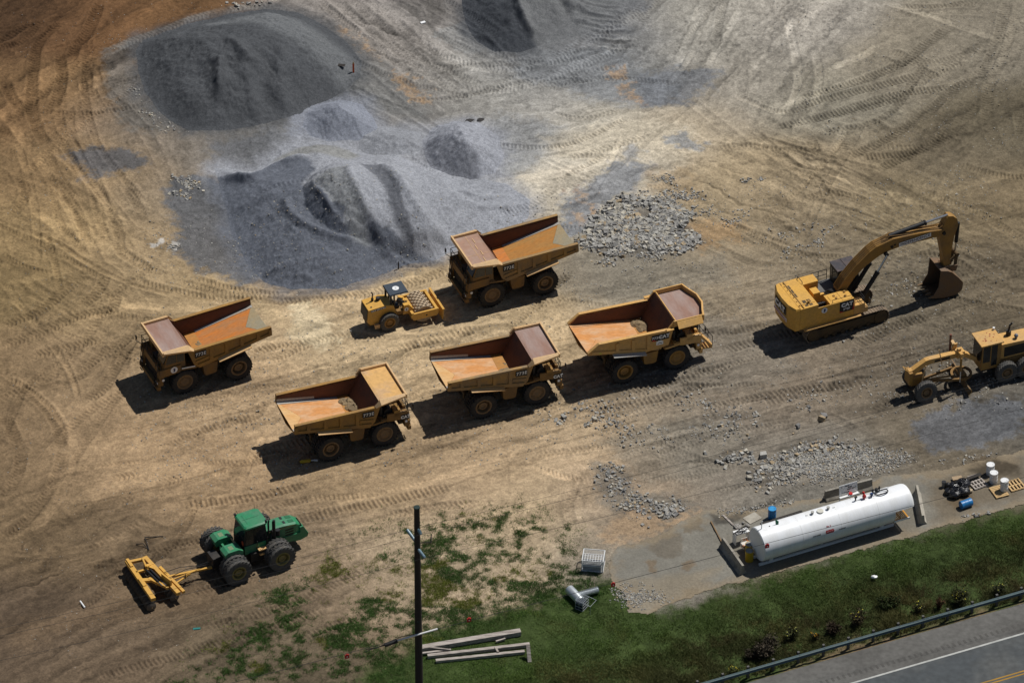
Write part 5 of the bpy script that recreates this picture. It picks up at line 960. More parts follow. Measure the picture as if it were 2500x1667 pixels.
# ---------------------------------------------------------------- padfoot roller
def roller():
    t = thing('padfoot_roller', (-9.31, 2.20, 0), R(22.5), 'yellow padfoot roller with a studded steel drum and a dark flat canopy', 'roller'); random.seed(12)
    Yc = M['yellow_bright']
    mb = MB(); mb.prism([(-1.72, 1.05), (-1.62, 2.12), (-.35, 2.22), (.35, 2.05), (.62, 1.15), (.4, .75), (-1.5, .75)], 'y', -.72, .72); hd = mb.build('engine_hood', Yc, t, smooth=False)
    mb = MB(); mb.plate([(-1.735, -.62, 1.12), (-1.735, .62, 1.12), (-1.655, .62, 2.02), (-1.655, -.62, 2.02)], (-.012, 0, 0)); mb.build('grille', M['dark'], hd, smooth=False)
    mb = MB(); mb.cyl((-.95, .25, 2.15), (-.95, .25, 2.40), .10); mb.cyl((-.95, .25, 2.4), (-.93, .25, 2.85), .05); mb.cyl((-.93, .25, 2.85), (-1.02, .25, 2.95), .05); mb.cyl((-.55, .15, 2.2), (-.55, .15, 2.46), .16); mb.build('exhaust', M['dark'], hd)
    mb = MB(); mb.cyl((-1.30, -.42, 2.14), (-1.30, -.42, 2.17), .07); mb.build('filler_cap', M['black'], hd)
    mb = MB(); mb.plate([(-1.45, -.73, 1.90), (-.25, -.73, 2.02), (-.25, -.73, 2.16), (-1.45, -.73, 2.05)], (0, -.012, 0)); bd = mb.build('name_strip', M['black'], hd, smooth=False)
    text("CAT CP-563C", .15, M['white'], bd, (-.85, -.75, 2.03), (1, 0, .1), (-.1, 0, 1), 'lettering', .006, wide=1.15)
    mb = MB(); mb.box(-1.6, .5, -.55, .55, .55, .95); mb.cyl((-.08, -.8, .80), (-.08, .8, .80), .2); mb.box(.4, 1.9, -.25, .25, .55, .95); mb.build('chassis', M['chassis'], t)
    mb = MB(); mb.box(.15, 1.25, -.66, .66, 1.05, 1.35); mb.build('operator_platform', M['yellow_dull'], t, smooth=False)
    mb = MB(); mb.prism([(1.10, .95), (1.95, .95), (1.95, 1.25), (1.55, 1.75), (1.20, 1.75)], 'y', -.68, -.35); mb.box(1.55, 1.95, -.35, .75, .95, 1.30); mb.prism([(1.2, .95), (1.5, .95), (1.5, 1.7), (1.2, 1.75)], 'y', .35, .68); cn = mb.build('front_console', Yc, t, smooth=False)
    mb = MB(); mb.cyl((1.38, -.69, 1.38), (1.38, -.70, 1.38), .17, n=18); mb.build('emblem', M['white'], cn)
    mb = MB(); mb.prism([(1.33, 1.27), (1.43, 1.27), (1.41, 1.31), (1.37, 1.37), (1.42, 1.47), (1.34, 1.46), (1.35, 1.38)], 'y', -.71, -.702); mb.build('emblem', M['dark'], cn, smooth=False)
    mb = MB(); mb.box(.55, .95, -.3, .2, 1.35, 1.6); mb.box(.42, .58, -.3, .2, 1.5, 2.0); mb.cyl((1.15, -.05, 1.4), (1.05, -.05, 1.95), .04); mb.lathe([(.18, 0), (.18, .03), (.15, .03), (.15, 0)], (1.05, -.05, 1.95), (-.2, 0, 1), 14); mb.build('seat', M['black'], t)
    mb = MB()
    for s in (-1, 1): mb.box(.15, .27, s * .55 - .06, s * .55 + .06, 1.3, 2.95); mb.box(.42, .52, s * .55 - .05, s * .55 + .05, 1.3, 2.95)
    mb.parts('canopy_post', M['black'], t, .1, False)
    mb = MB(); mb.loft([(.05, -.72, 2.93), (1.55, -.72, 2.93), (1.55, .72, 2.93), (.05, .72, 2.93)], [(.09, -.68, 3.03), (1.51, -.68, 3.03), (1.51, .68, 3.03), (.09, .68, 3.03)]); rf = mb.build('canopy', pmat('dark blue grey canopy', (.042, .055, .072), .5, dirt=(.06, .07, .085), amt=.5, scale=1), t, smooth=False)
    mb = MB(); mb.cyl((.8, -.02, 3.03), (.8, -.02, 3.04), .25, n=24); mb.build('emblem', M['white'], rf)
    mb = MB(); mb.prism([(.74, -.12), (.86, -.12), (.84, -.02), (.9, .06), (.8, .1), (.72, .02)], 'z', 3.041, 3.046); mb.build('emblem', pmat('grey emblem print', (.45, .46, .48), .6), rf, smooth=False)
    mb = MB()
    for k in range(12): mb.tube([(1.0 + random.uniform(0, .5), random.uniform(-.5, .6), 1.35), (1.3 + random.uniform(0, .4), random.uniform(-.5, .6), 1.55), (1.5 + random.uniform(0, .4), random.uniform(-.5, .6), 1.25)], .03)
    mb.build('hydraulic_hose', M['dark'], t)
    # drum frame and drum
    mb = MB()
    for s in (-1, 1): a, b = sorted((s * 1.12, s * 1.26)); mb.prism([(1.55, .95), (1.72, .62), (3.55, .62), (3.70, .85), (3.70, 1.20), (1.75, 1.20)], 'y', a, b)
    mb.box(1.62, 1.82, -1.12, 1.12, .7, 1.18); mb.box(3.50, 3.70, -1.12, 1.12, .75, 1.18); fr_ = mb.build('drum_frame', Yc, t, smooth=False)
    mb = MB(); mb.cyl((2.75, -1.265, .86), (2.75, -1.27, .86), .07); mb.build('axle_hole', M['black'], fr_)
    mb = MB(); Rd = .70; c = (2.67, 0, .80); mb.lathe([(Rd - .25, -.98), (Rd - .2, -1.0), (Rd, -1.0), (Rd, 1.0), (Rd - .2, 1.0), (Rd - .25, .98)], c, (0, 1, 0), 40)
    for j in range(10):
        for i in range(14):
            a = 2 * math.pi * (i + .5 * (j % 2)) / 14; y = -.88 + j * .195
            e = Vector((math.cos(a), 0, math.sin(a))); tn = Vector((-math.sin(a), 0, math.cos(a))); o = Vector(c) + e * (Rd - .01); 
            def q(p, w, h): return [o + e * p + tn * w * sx + Vector((0, y + h * sy, 0)) for sx, sy in ((-1, -1), (1, -1), (1, 1), (-1, 1))]
            mb.hexa(q(0, .075, .075) + q(.11, .045, .05))
    mb.build('padfoot_drum', pmat('mud caked drum', (.44, .34, .23), .85, dirt=(.30, .23, .16), amt=.8, scale=3, fine=.25), t, smooth=False)
    mb = MB()
    for s in (-1, 1): mb.bar((3.55, s * .9, 1.0), (4.0, s * .9, .8), .12)
    mb.plate([(3.92, -1.42, .22), (3.92, 1.42, .22), (3.98, 1.42, 1.12), (3.98, -1.42, 1.12)], (.08, 0, 0)); mb.box(3.96, 4.12, -1.42, -.12, 1.08, 1.14); mb.box(3.96, 4.12, .12, 1.42, 1.08, 1.14); mb.build('blade', Yc, t, smooth=False)
    mb = MB(); mb.box(-1.2, -.85, -.95, -.72, .55, .80); mb.tube([(-1.2, -.95, .8), (-1.2, -.95, .5), (-.85, -.95, .5), (-.85, -.95, .8)], .03); mb.build('step', M['yellow_pale'], t, smooth=False)
    rm = rim_mesh(.42, .5, .12, M['yellow']); ty = tyre_mesh(.74, .52, .42, 'ag', 20, .045, M['rubber_grey'])
    for s in (-1, 1): wheel(t, -.08, s * 1.10, .79, s, (rm, .5), ty)
roller()

# ---------------------------------------------------------------- motor grader (x forward, +y towards the road)
def grader():
    t = thing('motor_grader', (29.61, -6.10, 0), R(201.3), 'yellow motor grader with peeling paint on its cab roof, at the right edge', 'grader'); random.seed(13)
    Y_ = M['yellow']
    mb = MB(); mb.box(.78, 1.06, -.42, .42, 1.25, 2.32); mb.box(-.2, .8, -.24, .24, 1.0, 1.7); mb.cyl((0, -.85, .85), (0, .85, .85), .12); mb.cyl((.25, -.8, .75), (.25, .8, .75), .05); mb.build('front_axle', Y_, t, smooth=False)
    mb = MB(); hw = .20
    pr = [(1.0, 2.0), (1.0, 2.36), (.72, 2.40), (-.30, 2.98), (-.60, 3.02), (-3.1, 2.98), (-3.5, 2.80), (-4.4, 2.15), (-4.4, 1.75), (-3.4, 2.45), (-3.0, 2.58), (-.65, 2.60), (-.2, 2.45), (.55, 1.95)]
    mb.prism(pr, 'y', -hw, hw); fm = mb.build('main_frame', M['yellow_clean'], t, smooth=False)
    mb = MB(); mb.box(-2.2, -1.0, .205, .212, 2.68, 2.85); mb.build('name_strip', M['black'], fm, smooth=False)
    mb = MB(); mb.tube([(1.05, -.3, 2.36), (1.3, -.3, 2.55), (1.3, .1, 2.55), (1.05, .1, 2.36)], .03); mb.build('handrail', M['yellow_clean'], t)
    mb = MB(); mb.box(-3.35, -2.75, -.30, .30, 2.55, 3.08); 
    for s in (-1, 1):
        mb.prism([(-2.55, 2.9), (-2.95, 3.15), (-3.0, 3.5), (-2.75, 3.5), (-2.6, 3.2)], 'y', s * .25, s * .40); mb.bar((-2.85, s * .3, 3.1), (-2.85, s * .95, 3.25), .22, .30)
    mb.build('lift_saddle', M['yellow_clean'], t, smooth=False)
    mb = MB(); mb.cyl((-2.75, -.95, 2.3), (-2.75, -.95, 3.9), .085, n=10); c1 = mb.build('lift_cylinder', pmat('red brown cylinder', (.20, .06, .04), .5, dirt=(.09, .10, .06), amt=.9), t)
    mb = MB(); mb.cyl((-2.75, -.95, 1.1), (-2.75, -.95, 2.3), .05, n=8); mb.build('rod', M['chrome'], c1)
    mb = MB(); mb.cyl((-2.75, .95, 1.9), (-2.75, .95, 3.1), .085, n=10); c1 = mb.build('lift_cylinder', M['yellow'], t)
    mb = MB(); mb.cyl((-2.75, .95, .9), (-2.75, .95, 1.9), .05, n=8); mb.build('rod', M['chrome'], c1)
    mb = MB()
    for a, b in (((.2, .62, 1.3), (-.1, .62, 2.9)), ((-1.5, .38, 2.5), (-1.2, .38, 3.9))): mb.bar(a, b, .06)
    mb.parts('marker_rod', M['yellow_pale'], t, .2, False)
    mb = MB()
    for s in (-1, 1): mb.bar((.3, 0, 1.15), (-2.9, s * .75, .95), .14, .18)
    mb.bar((.1, .35, 1.4), (-2.3, .45, 1.25), .10); mb.lathe([(.62, 0), (.80, 0), (.80, .14), (.62, .14)], (-3.3, 0, .82), (0, 0, 1), 26, close=True); mb.box(-3.5, -3.0, -.5, .5, .9, 1.1); mb.build('drawbar_circle', M['yellow_dull'], t, smooth=False)
    mb = MB(); n = 7; q = [(-3.28 - .22 * math.sin(i * math.pi / n) , .12 + .66 * i / n) for i in range(n + 1)]; q2 = [(a + .035, b) for a, b in q][::-1]
    sk = .12
    A_ = [(a + sk, 1.75, b) for a, b in q + q2]; B_ = [(a - sk, -1.95, b) for a, b in q + q2]; mb.loft(A_, B_); mb.box(-3.55, -3.35, -.5, .5, .35, .9); bl = mb.build('moldboard', M['rim_rust'], t)
    mb = MB(); mb.loft([(a + sk + .01, 1.76, b) for a, b in q + q2], [(a + sk, 1.72, b) for a, b in q + q2]); mb.build('end_bit', M['yellow_clean'], bl)
    # cab, shifted slightly to the far side
    cy = -.04
    mb = MB(); mb.prism([(-4.52, 1.25), (-6.02, 1.25), (-6.10, 3.46), (-4.58, 3.46)], 'y', cy - .74, cy + .74); cab = mb.build('cab', M['yellow'], t, smooth=False)
    mb = MB()
    for s in (-1, 1):
        yy = cy + s * .741; a, b = sorted((yy, yy + s * .008)); mb.prism([(-4.64, 1.9), (-5.2, 1.9), (-5.22, 3.3), (-4.68, 3.3)], 'y', a, b); mb.prism([(-5.3, 1.5), (-5.75, 1.5), (-5.8, 3.3), (-5.32, 3.3)], 'y', a, b)
    mb.plate([(-4.51, cy - .66, 1.9), (-4.51, cy + .66, 1.9), (-4.565, cy + .66, 3.35), (-4.565, cy - .66, 3.35)], (.012, 0, 0)); mb.build('window', M['glass'], cab, smooth=False)
    mb = MB(); mb.box(-6.20, -4.42, cy - .88, cy + .88, 3.46, 3.56); rf = mb.build('cab_roof', M['yellow_clean'], cab, smooth=False)
    mb = MB()
    for a, b, r in ((-5.0, cy + .3, .12), (-5.05, cy + .1, .08), (-5.35, cy + .45, .05), (-5.5, cy - .1, .07), (-5.6, cy - .3, .09), (-5.7, cy + .1, .06), (-5.45, cy - .5, .05), (-5.9, cy - .2, .06), (-5.2, cy - .15, .05), (-5.75, cy + .55, .05), (-4.8, cy + .25, .06)):
        mb.prism([(a + r * random.uniform(.6, 1.3) * math.cos(k * 1.05), b + r * random.uniform(.6, 1.3) * math.sin(k * 1.05)) for k in range(6)], 'z', 3.561, 3.566)
    mb.build('peeled_paint', pmat('exposed primer', (.30, .08, .04), .7), rf, smooth=False)
    mb = MB(); mb.cyl((-6.1, cy - .70, 3.56), (-6.1, cy - .70, 3.75), .09); mb.build('beacon', M['plastic_white'], rf)
    mb = MB(); mb.prism([(-6.12, 1.75), (-6.2, 3.05), (-9.0, 2.95), (-9.1, 1.75)], 'y', -.78, .55); hd = mb.build('engine_hood', M['yellow_clean'], t, smooth=False)
    mb = MB(); mb.box(-8.6, -6.4, .551, .565, 1.9, 2.75); mb.build('grille', M['dark'], hd, smooth=False)
    mb = MB(); mb.cyl((-7.15, -.40, 3.0), (-7.15, -.40, 3.42), .19); mb.cyl((-7.15, -.40, 3.4), (-7.22, -.40, 3.9), .075); mb.cyl((-7.22, -.40, 3.88), (-7.4, -.40, 4.05), .075); mb.build('exhaust', M['dark'], hd)
    mb = MB(); mb.cyl((-7.5, .15, 3.0), (-7.5, .15, 3.18), .10); mb.sphere((-7.5, .15, 3.25), .16, 12, 8); mb.build('precleaner', pmat('smoked bowl', (.14, .15, .18), .3), hd)
    mb = MB(); mb.box(-9.1, -5.8, -.62, .62, 1.0, 1.76)
    for s in (-1, 1): mb.box(-8.3, -6.2, s * .62, s * .85, .55, 1.05)
    mb.build('rear_frame', M['yellow_dull'], t, smooth=False)
    ty = tyre_mesh(.84, .46, .42, 'grade', 26, .035, M['rubber_grey']); rm = rim_mesh(.42, .46, .16, M['rim_rust'])
    for s in (-1, 1):
        wheel(t, 0, s * 1.28, .87, s, (rm, .46), ty, lean=-.10 * 1)
        for xx in (-6.43, -8.05): wheel(t, xx, s * 1.28, .87, s, (rm, .46), ty)
grader()

# ---------------------------------------------------------------- articulated field tractor and its disc harrow
TRP = (-19.98, -25.81, 0); TRY = .4835
def tractor():
    t = thing('tractor', TRP, TRY, 'green articulated tractor with dual wheels and a green cab roof', 'tractor'); G = M['green']; random.seed(14)
    mb = MB(); mb.box(-.9, 5.4, -.42, .42, .75, 1.30); mb.box(.9, 3.0, -.80, .80, .70, 1.35); mb.cyl((0, -1.9, 1.04), (0, 1.9, 1.04), .16); mb.cyl((3.37, -1.9, 1.04), (3.37, 1.9, 1.04), .16); mb.box(-1.2, -.6, -.5, .5, .7, 1.5); mb.box(1.4, 2.9, -1.12, -.80, .65, 1.4); mb.box(1.4, 2.9, .80, 1.12, .65, 1.4); mb.build('chassis', M['dark'], t, smooth=False)
    for s in (-1, 1):
        mb = MB(); a, b = sorted((s * .38, s * 1.28)); pr = [(-.55, 1.75), (-.62, 2.18), (-.35, 2.34), (.45, 2.34), (.78, 2.12), (.78, 1.80)]; mb.prism(pr, 'y', a, b); f_ = mb.build('rear_fender', G, t, smooth=False)
        mb = MB(); mb.box(-.15, .18, s * .62, s * 1.05, 2.34, 2.35) if s > 0 else mb.box(-.15, .18, -1.05, -.62, 2.34, 2.35); mb.build('decal', pmat('worn decal', (.16, .22, .12), .6) if 'worn decal' not in bpy.data.materials else bpy.data.materials['worn decal'], f_, smooth=False)
    mb = MB(); mb.box(-.3, .9, -.38, .38, 1.55, 1.80); mb.box(-.2, -.05, -.5, .5, 1.8, 1.95); mb.box(.2, .35, -.5, .5, 1.8, 1.95); mb.build('rear_bridge', G, t, smooth=False)
    mb = MB(); mb.cyl((.62, -.45, 2.1), (.62, .6, 2.1), .07); mb.build('steering_cylinder', M['tail_tan'], t)
    mb = MB(); mb.prism([(1.10, 1.35), (2.72, 1.35), (2.86, 2.0), (2.72, 3.48), (1.22, 3.48), (1.02, 2.2)], 'y', -.84, .84); cab = mb.build('cab', M['black'], t, smooth=False)
    mb = MB(); mb.box(1.05, 2.7, -.90, -.845, 1.35, 2.05); mb.box(1.05, 2.7, .845, .90, 1.35, 2.05); mb.build('door_panel', G, cab, smooth=False)
    mb = MB()
    for s in (-1, 1):
        a, b = sorted((s * .841, s * .852)); mb.prism([(1.15, 2.1), (1.75, 2.1), (1.78, 3.38), (1.28, 3.38)], 'y', a, b); mb.prism([(1.85, 2.1), (2.72, 2.1), (2.66, 3.38), (1.86, 3.38)], 'y', a, b)
    mb.plate([(2.845, -.75, 2.05), (2.845, .75, 2.05), (2.735, .75, 3.38), (2.735, -.75, 3.38)], (.012, 0, 0)); mb.plate([(1.03, -.75, 2.2), (1.03, .75, 2.2), (1.20, .75, 3.38), (1.20, -.75, 3.38)], (-.012, 0, 0)); mb.build('window', M['glass'], cab, smooth=False)
    mb = MB(); rt = [(1.10, -.78), (1.22, -.92), (2.70, -.92), (2.92, -.74), (2.92, .74), (2.70, .92), (1.22, .92), (1.10, .78)]
    mb.loft([(a, b, 3.48) for a, b in rt], [(a, b, 3.62) for a, b in rt]); mb.loft([(a, b, 3.62) for a, b in rt], [(2.0 + (a - 2.0) * .90, b * .88, 3.70) for a, b in rt]); rf = mb.build('cab_roof', G, cab, smooth=True, ang=25)
    mb = MB(); mb.box(1.35, 2.6, -.012, .0, 3.70, 3.715); mb.box(1.5, 1.52, -.5, .5, 3.70, 3.712); mb.build('roof_seam', pmat('roof seam', (.02, .11, .055), .6), rf, smooth=False)
    mb = MB(); mb.tube([(1.4, .85, 3.65), (1.3, .9, 4.0)], .012); mb.tube([(2.7, .85, 3.62), (2.7, .9, 4.1)], .012); mb.box(1.1, 1.25, .7, .9, 3.66, 3.78); mb.box(2.75, 2.85, -.9, -.7, 3.6, 3.76); mb.parts('antenna', M['black'], rf)
    mb = MB(); mb.box(.98, 1.03, -.78, -.55, 2.1, 2.4); mb.build('tail_lamp', M['orange'], cab, smooth=False)
    mb = MB(); hp = lambda x, w, z0, z1, sh: [(x, -w, z0), (x, -w, z1 - .10), (x, -w * .72, z1), (x, w * .72, z1), (x, w, z1 - .10), (x, w, z0)]
    L_ = [hp(2.92, .52, 1.25, 2.62, 0), hp(4.3, .56, 1.22, 2.58, 0), hp(5.2, .56, 1.2, 2.44, 0), hp(5.52, .48, 1.25, 2.20, 0)]
    for a, b in zip(L_[:-1], L_[1:]): mb.loft(a, b)
    hd = mb.build('engine_hood', G, t, smooth=False, weld=True)
    mb = MB()
    for s in (-1, 1): mb.plate([(4.30, s * .12, 2.592), (4.30, s * .40, 2.592), (4.48, s * .40, 2.567), (4.48, s * .12, 2.567)], (0, 0, .006)); 
    for k in range(3):
        for s in (-1, 1): mb.box(4.35 + k * .0, 5.0, s * .565 - .004, s * .565 + .004, 1.55 + k * .22, 1.67 + k * .22)
    mb.parts('hood_vent', M['black'], hd, .12, False)
    mb = MB()
    for s in (-1, 1): mb.plate([(4.72, s * .08, 2.530), (4.72, s * .40, 2.530), (5.12, s * .38, 2.468), (5.12, s * .08, 2.468)], (0, 0, .006))
    mb.parts('hood_screen', pmat('green mesh screen', (.015, .12, .05), .6), hd, .1, False)
    mb = MB()
    for s in (-1, 1): mb.box(3.0, 5.1, s * .57 - .005, s * .57 + .005, 2.30, 2.35)
    mb.parts('stripe', M['rim_yellow'], hd, .2, False)
    mb = MB(); mb.prism([(5.0, .85), (5.5, .80), (6.05, .95), (6.12, 1.2), (5.75, 1.95), (5.5, 1.95), (5.5, 1.25), (5.0, 1.2)], 'y', -.60, -.50); mb.prism([(5.0, .85), (5.5, .80), (6.05, .95), (6.12, 1.2), (5.75, 1.95), (5.5, 1.95), (5.5, 1.25), (5.0, 1.2)], 'y', .50, .60); mb.plate([(6.05, -.6, .95), (6.05, .6, .95), (6.12, .6, 1.25), (6.12, -.6, 1.25)], (-.06, 0, 0)); mb.plate([(5.4, -.55, .82), (6.05, -.55, .95), (6.05, .55, .95), (5.4, .55, .82)], (0, 0, .05)); mb.box(4.2, 5.5, -.62, -.56, .95, 1.5); mb.build('front_bracket', G, t, smooth=False)
    mb = MB(); mb.box(5.53, 5.62, -.42, .42, 1.3, 2.05); mb.build('grille', M['black'], t, smooth=False)
    mb = MB(); mb.cyl((3.38, -.78, 1.7), (3.38, -.78, 3.35), .125, n=14); mb.cyl((3.38, -.78, 3.35), (3.42, -.78, 3.5), .10); mb.cyl((3.0, -.72, 2.0), (3.0, -.72, 3.35), .07); mb.cyl((3.0, -.72, 3.3), (3.05, -.72, 3.62), .06); mb.cyl((3.7, -.70, 2.05), (3.7, -.70, 2.5), .18); mb.tube([(3.4, -.6, 2.6), (3.2, -.75, 2.2), (2.9, -.95, 1.6)], .08); mb.build('exhaust_stack', M['black'], t)
    mb = MB(); mb.box(2.0, 2.6, -1.25, -.92, 1.55, 1.65); mb.box(2.05, 2.5, -1.3, -1.0, 1.2, 1.28); mb.build('step', M['tail_tan'], t, smooth=False)
    mb = MB(); mb.tube([(2.75, -.95, 1.6), (2.75, -1.1, 2.5)], .025); mb.tube([(1.95, -.95, 1.6), (1.95, -1.1, 2.4)], .025); mb.tube([(2.85, -.9, 2.9), (3.0, -1.3, 3.0)], .02); mb.box(2.98, 3.03, -1.4, -1.22, 2.75, 3.15); mb.parts('handrail', M['black'], t)
    rm = rim_mesh(.52, .56, .22, M['rim_yellow']); ty = tyre_mesh(.99, .56, .52, 'ag', 20, .06, M['rubber_grey'])
    for s in (-1, 1):
        for xx in (0, 3.37):
            for yy in (2.22, 1.56): wheel(t, xx, s * yy, 1.03, s, (rm, .56), ty)
tractor()
def disc_harrow():
    c, s_ = math.cos(TRY), math.sin(TRY); ox, oy = -5.4, .2
    t = thing('disc_harrow', (TRP[0] + c * ox - s_ * oy, TRP[1] + s_ * ox + c * oy, 0), TRY, 'yellow disc harrow with two rows of discs hitched behind the green tractor', 'harrow'); random.seed(15)
    Y_ = M['yellow_bright']; f = lambda x, y, z: (x - ox, y - oy, z)
    mb = MB(); mb.bar(f(-6.32, 2.75, .95), f(-6.42, -1.85, .95), .34, .26); mb.bar(f(-6.30, 2.80, 1.12), f(-6.33, 1.9, 1.12), .2, .1); mb.bar(f(-6.38, .5, 1.1), f(-6.40, -.4, 1.1), .25, .08); mb.build('rear_beam', Y_, t, smooth=False)
    mb = MB(); mb.bar(f(-5.05, 2.55, .95), f(-4.62, -2.10, .95), .30, .26); mb.build('front_beam', Y_, t, smooth=False)
    mb = MB(); mb.bar(f(-4.55, 1.15, .90), f(-4.20, -2.05, .90), .20, .2); mb.build('scraper_beam', Y_, t, smooth=False)
    mb = MB()
    mb.bar(f(-6.35, 2.55, 1.0), f(-5.1, 2.35, 1.0), .22, .2); mb.bar(f(-6.3, .3, 1.0), f(-5.75, .1, 1.0), .3, .2); mb.bar(f(-5.8, .25, 1.02), f(-5.05, -1.15, 1.02), .22, .2); mb.bar(f(-5.1, -1.3, 1.02), f(-4.85, -.2, 1.02), .2, .2); mb.bar(f(-5.3, 2.4, 1.05), f(-5.55, 1.2, 1.25), .12, .2); mb.bar(f(-4.95, 1.5, 1.05), f(-5.55, 1.2, 1.25), .12, .2); mb.bar(f(-5.0, -.2, 1.3), f(-4.75, -1.2, 1.3), .12, .5); mb.plate([f(-5.6, 1.55, 1.16), f(-4.95, 1.6, 1.10), f(-5.1, .9, 1.12)], (0, 0, .06))
    mb.bar(f(-6.3, 1.3, 1.0), f(-5.0, 1.2, 1.0), .16); mb.build('cross_frame', Y_, t, smooth=False)
    for k in range(2):
        mb = MB(); a = f(-5.62 + .26 * k, 1.05 - .1 * k, 1.14); b = f(-5.42 + .26 * k, -.5 - .1 * k, 1.14); mb.cyl(a, b, .085, n=12); c1 = mb.build('hydraulic_cylinder', M['black'], t)
        mb = MB(); mb.cyl(b, f(-5.34 + .26 * k, -1.0 - .1 * k, 1.14), .04); mb.build('rod', M['chrome'], c1)
    mb = MB(); mb.bar(f(-4.75, .1, .8), f(-1.25, -.32, .72), .16, .14); mb.bar(f(-4.6, -.95, .8), f(-2.9, -.28, .74), .10, .1); mb.bar(f(-4.3, -.55, .98), f(-2.5, -.33, .9), .07); mb.build('tongue', M['yellow_bright'], t, smooth=False)
    mb = MB(); mb.tube([f(-4.6, .3, 1.1), f(-3.4, .25, 1.15), f(-2.2, 0, 1.0), f(-1.0, -.2, 1.2)], .025); mb.tube([f(-4.6, -.4, 1.1), f(-3.2, -.2, 1.2), f(-1.6, -.15, .95), f(-1.0, -.25, 1.2)], .025); mb.tube([f(-3.35, -.5, .6), f(-3.35, -.5, 1.05)], .03); mb.build('hydraulic_hose', M['dark'], t)
    def gang(a, b, n, ang):
        a = Vector(a); b = Vector(b); mb = MB(); mb.cyl(a, b, .045)
        mb.build('gang_axle', M['chassis'], t)
        for i in range(n):
            q = a.lerp(b, (i + .5) / n); d = (b - a).normalized(); mb = MB(); mb.lathe([(.02, .09), (.18, .07), (.36, .0), (.37, -.02), (.18, .045), (.02, .065)], q, d, 20); mb.build('disc', M['disc'], t)
    M['disc'] = pmat('worn disc steel', (.10, .085, .07), .5, dirt=(.16, .12, .085), amt=.8, scale=3)
    gang(f(-6.45, 2.75, .36), f(-6.62, -2.05, .36), 14, 0); gang(f(-5.05, 2.3, .36), f(-4.75, -1.9, .36), 10, 0)
disc_harrow()
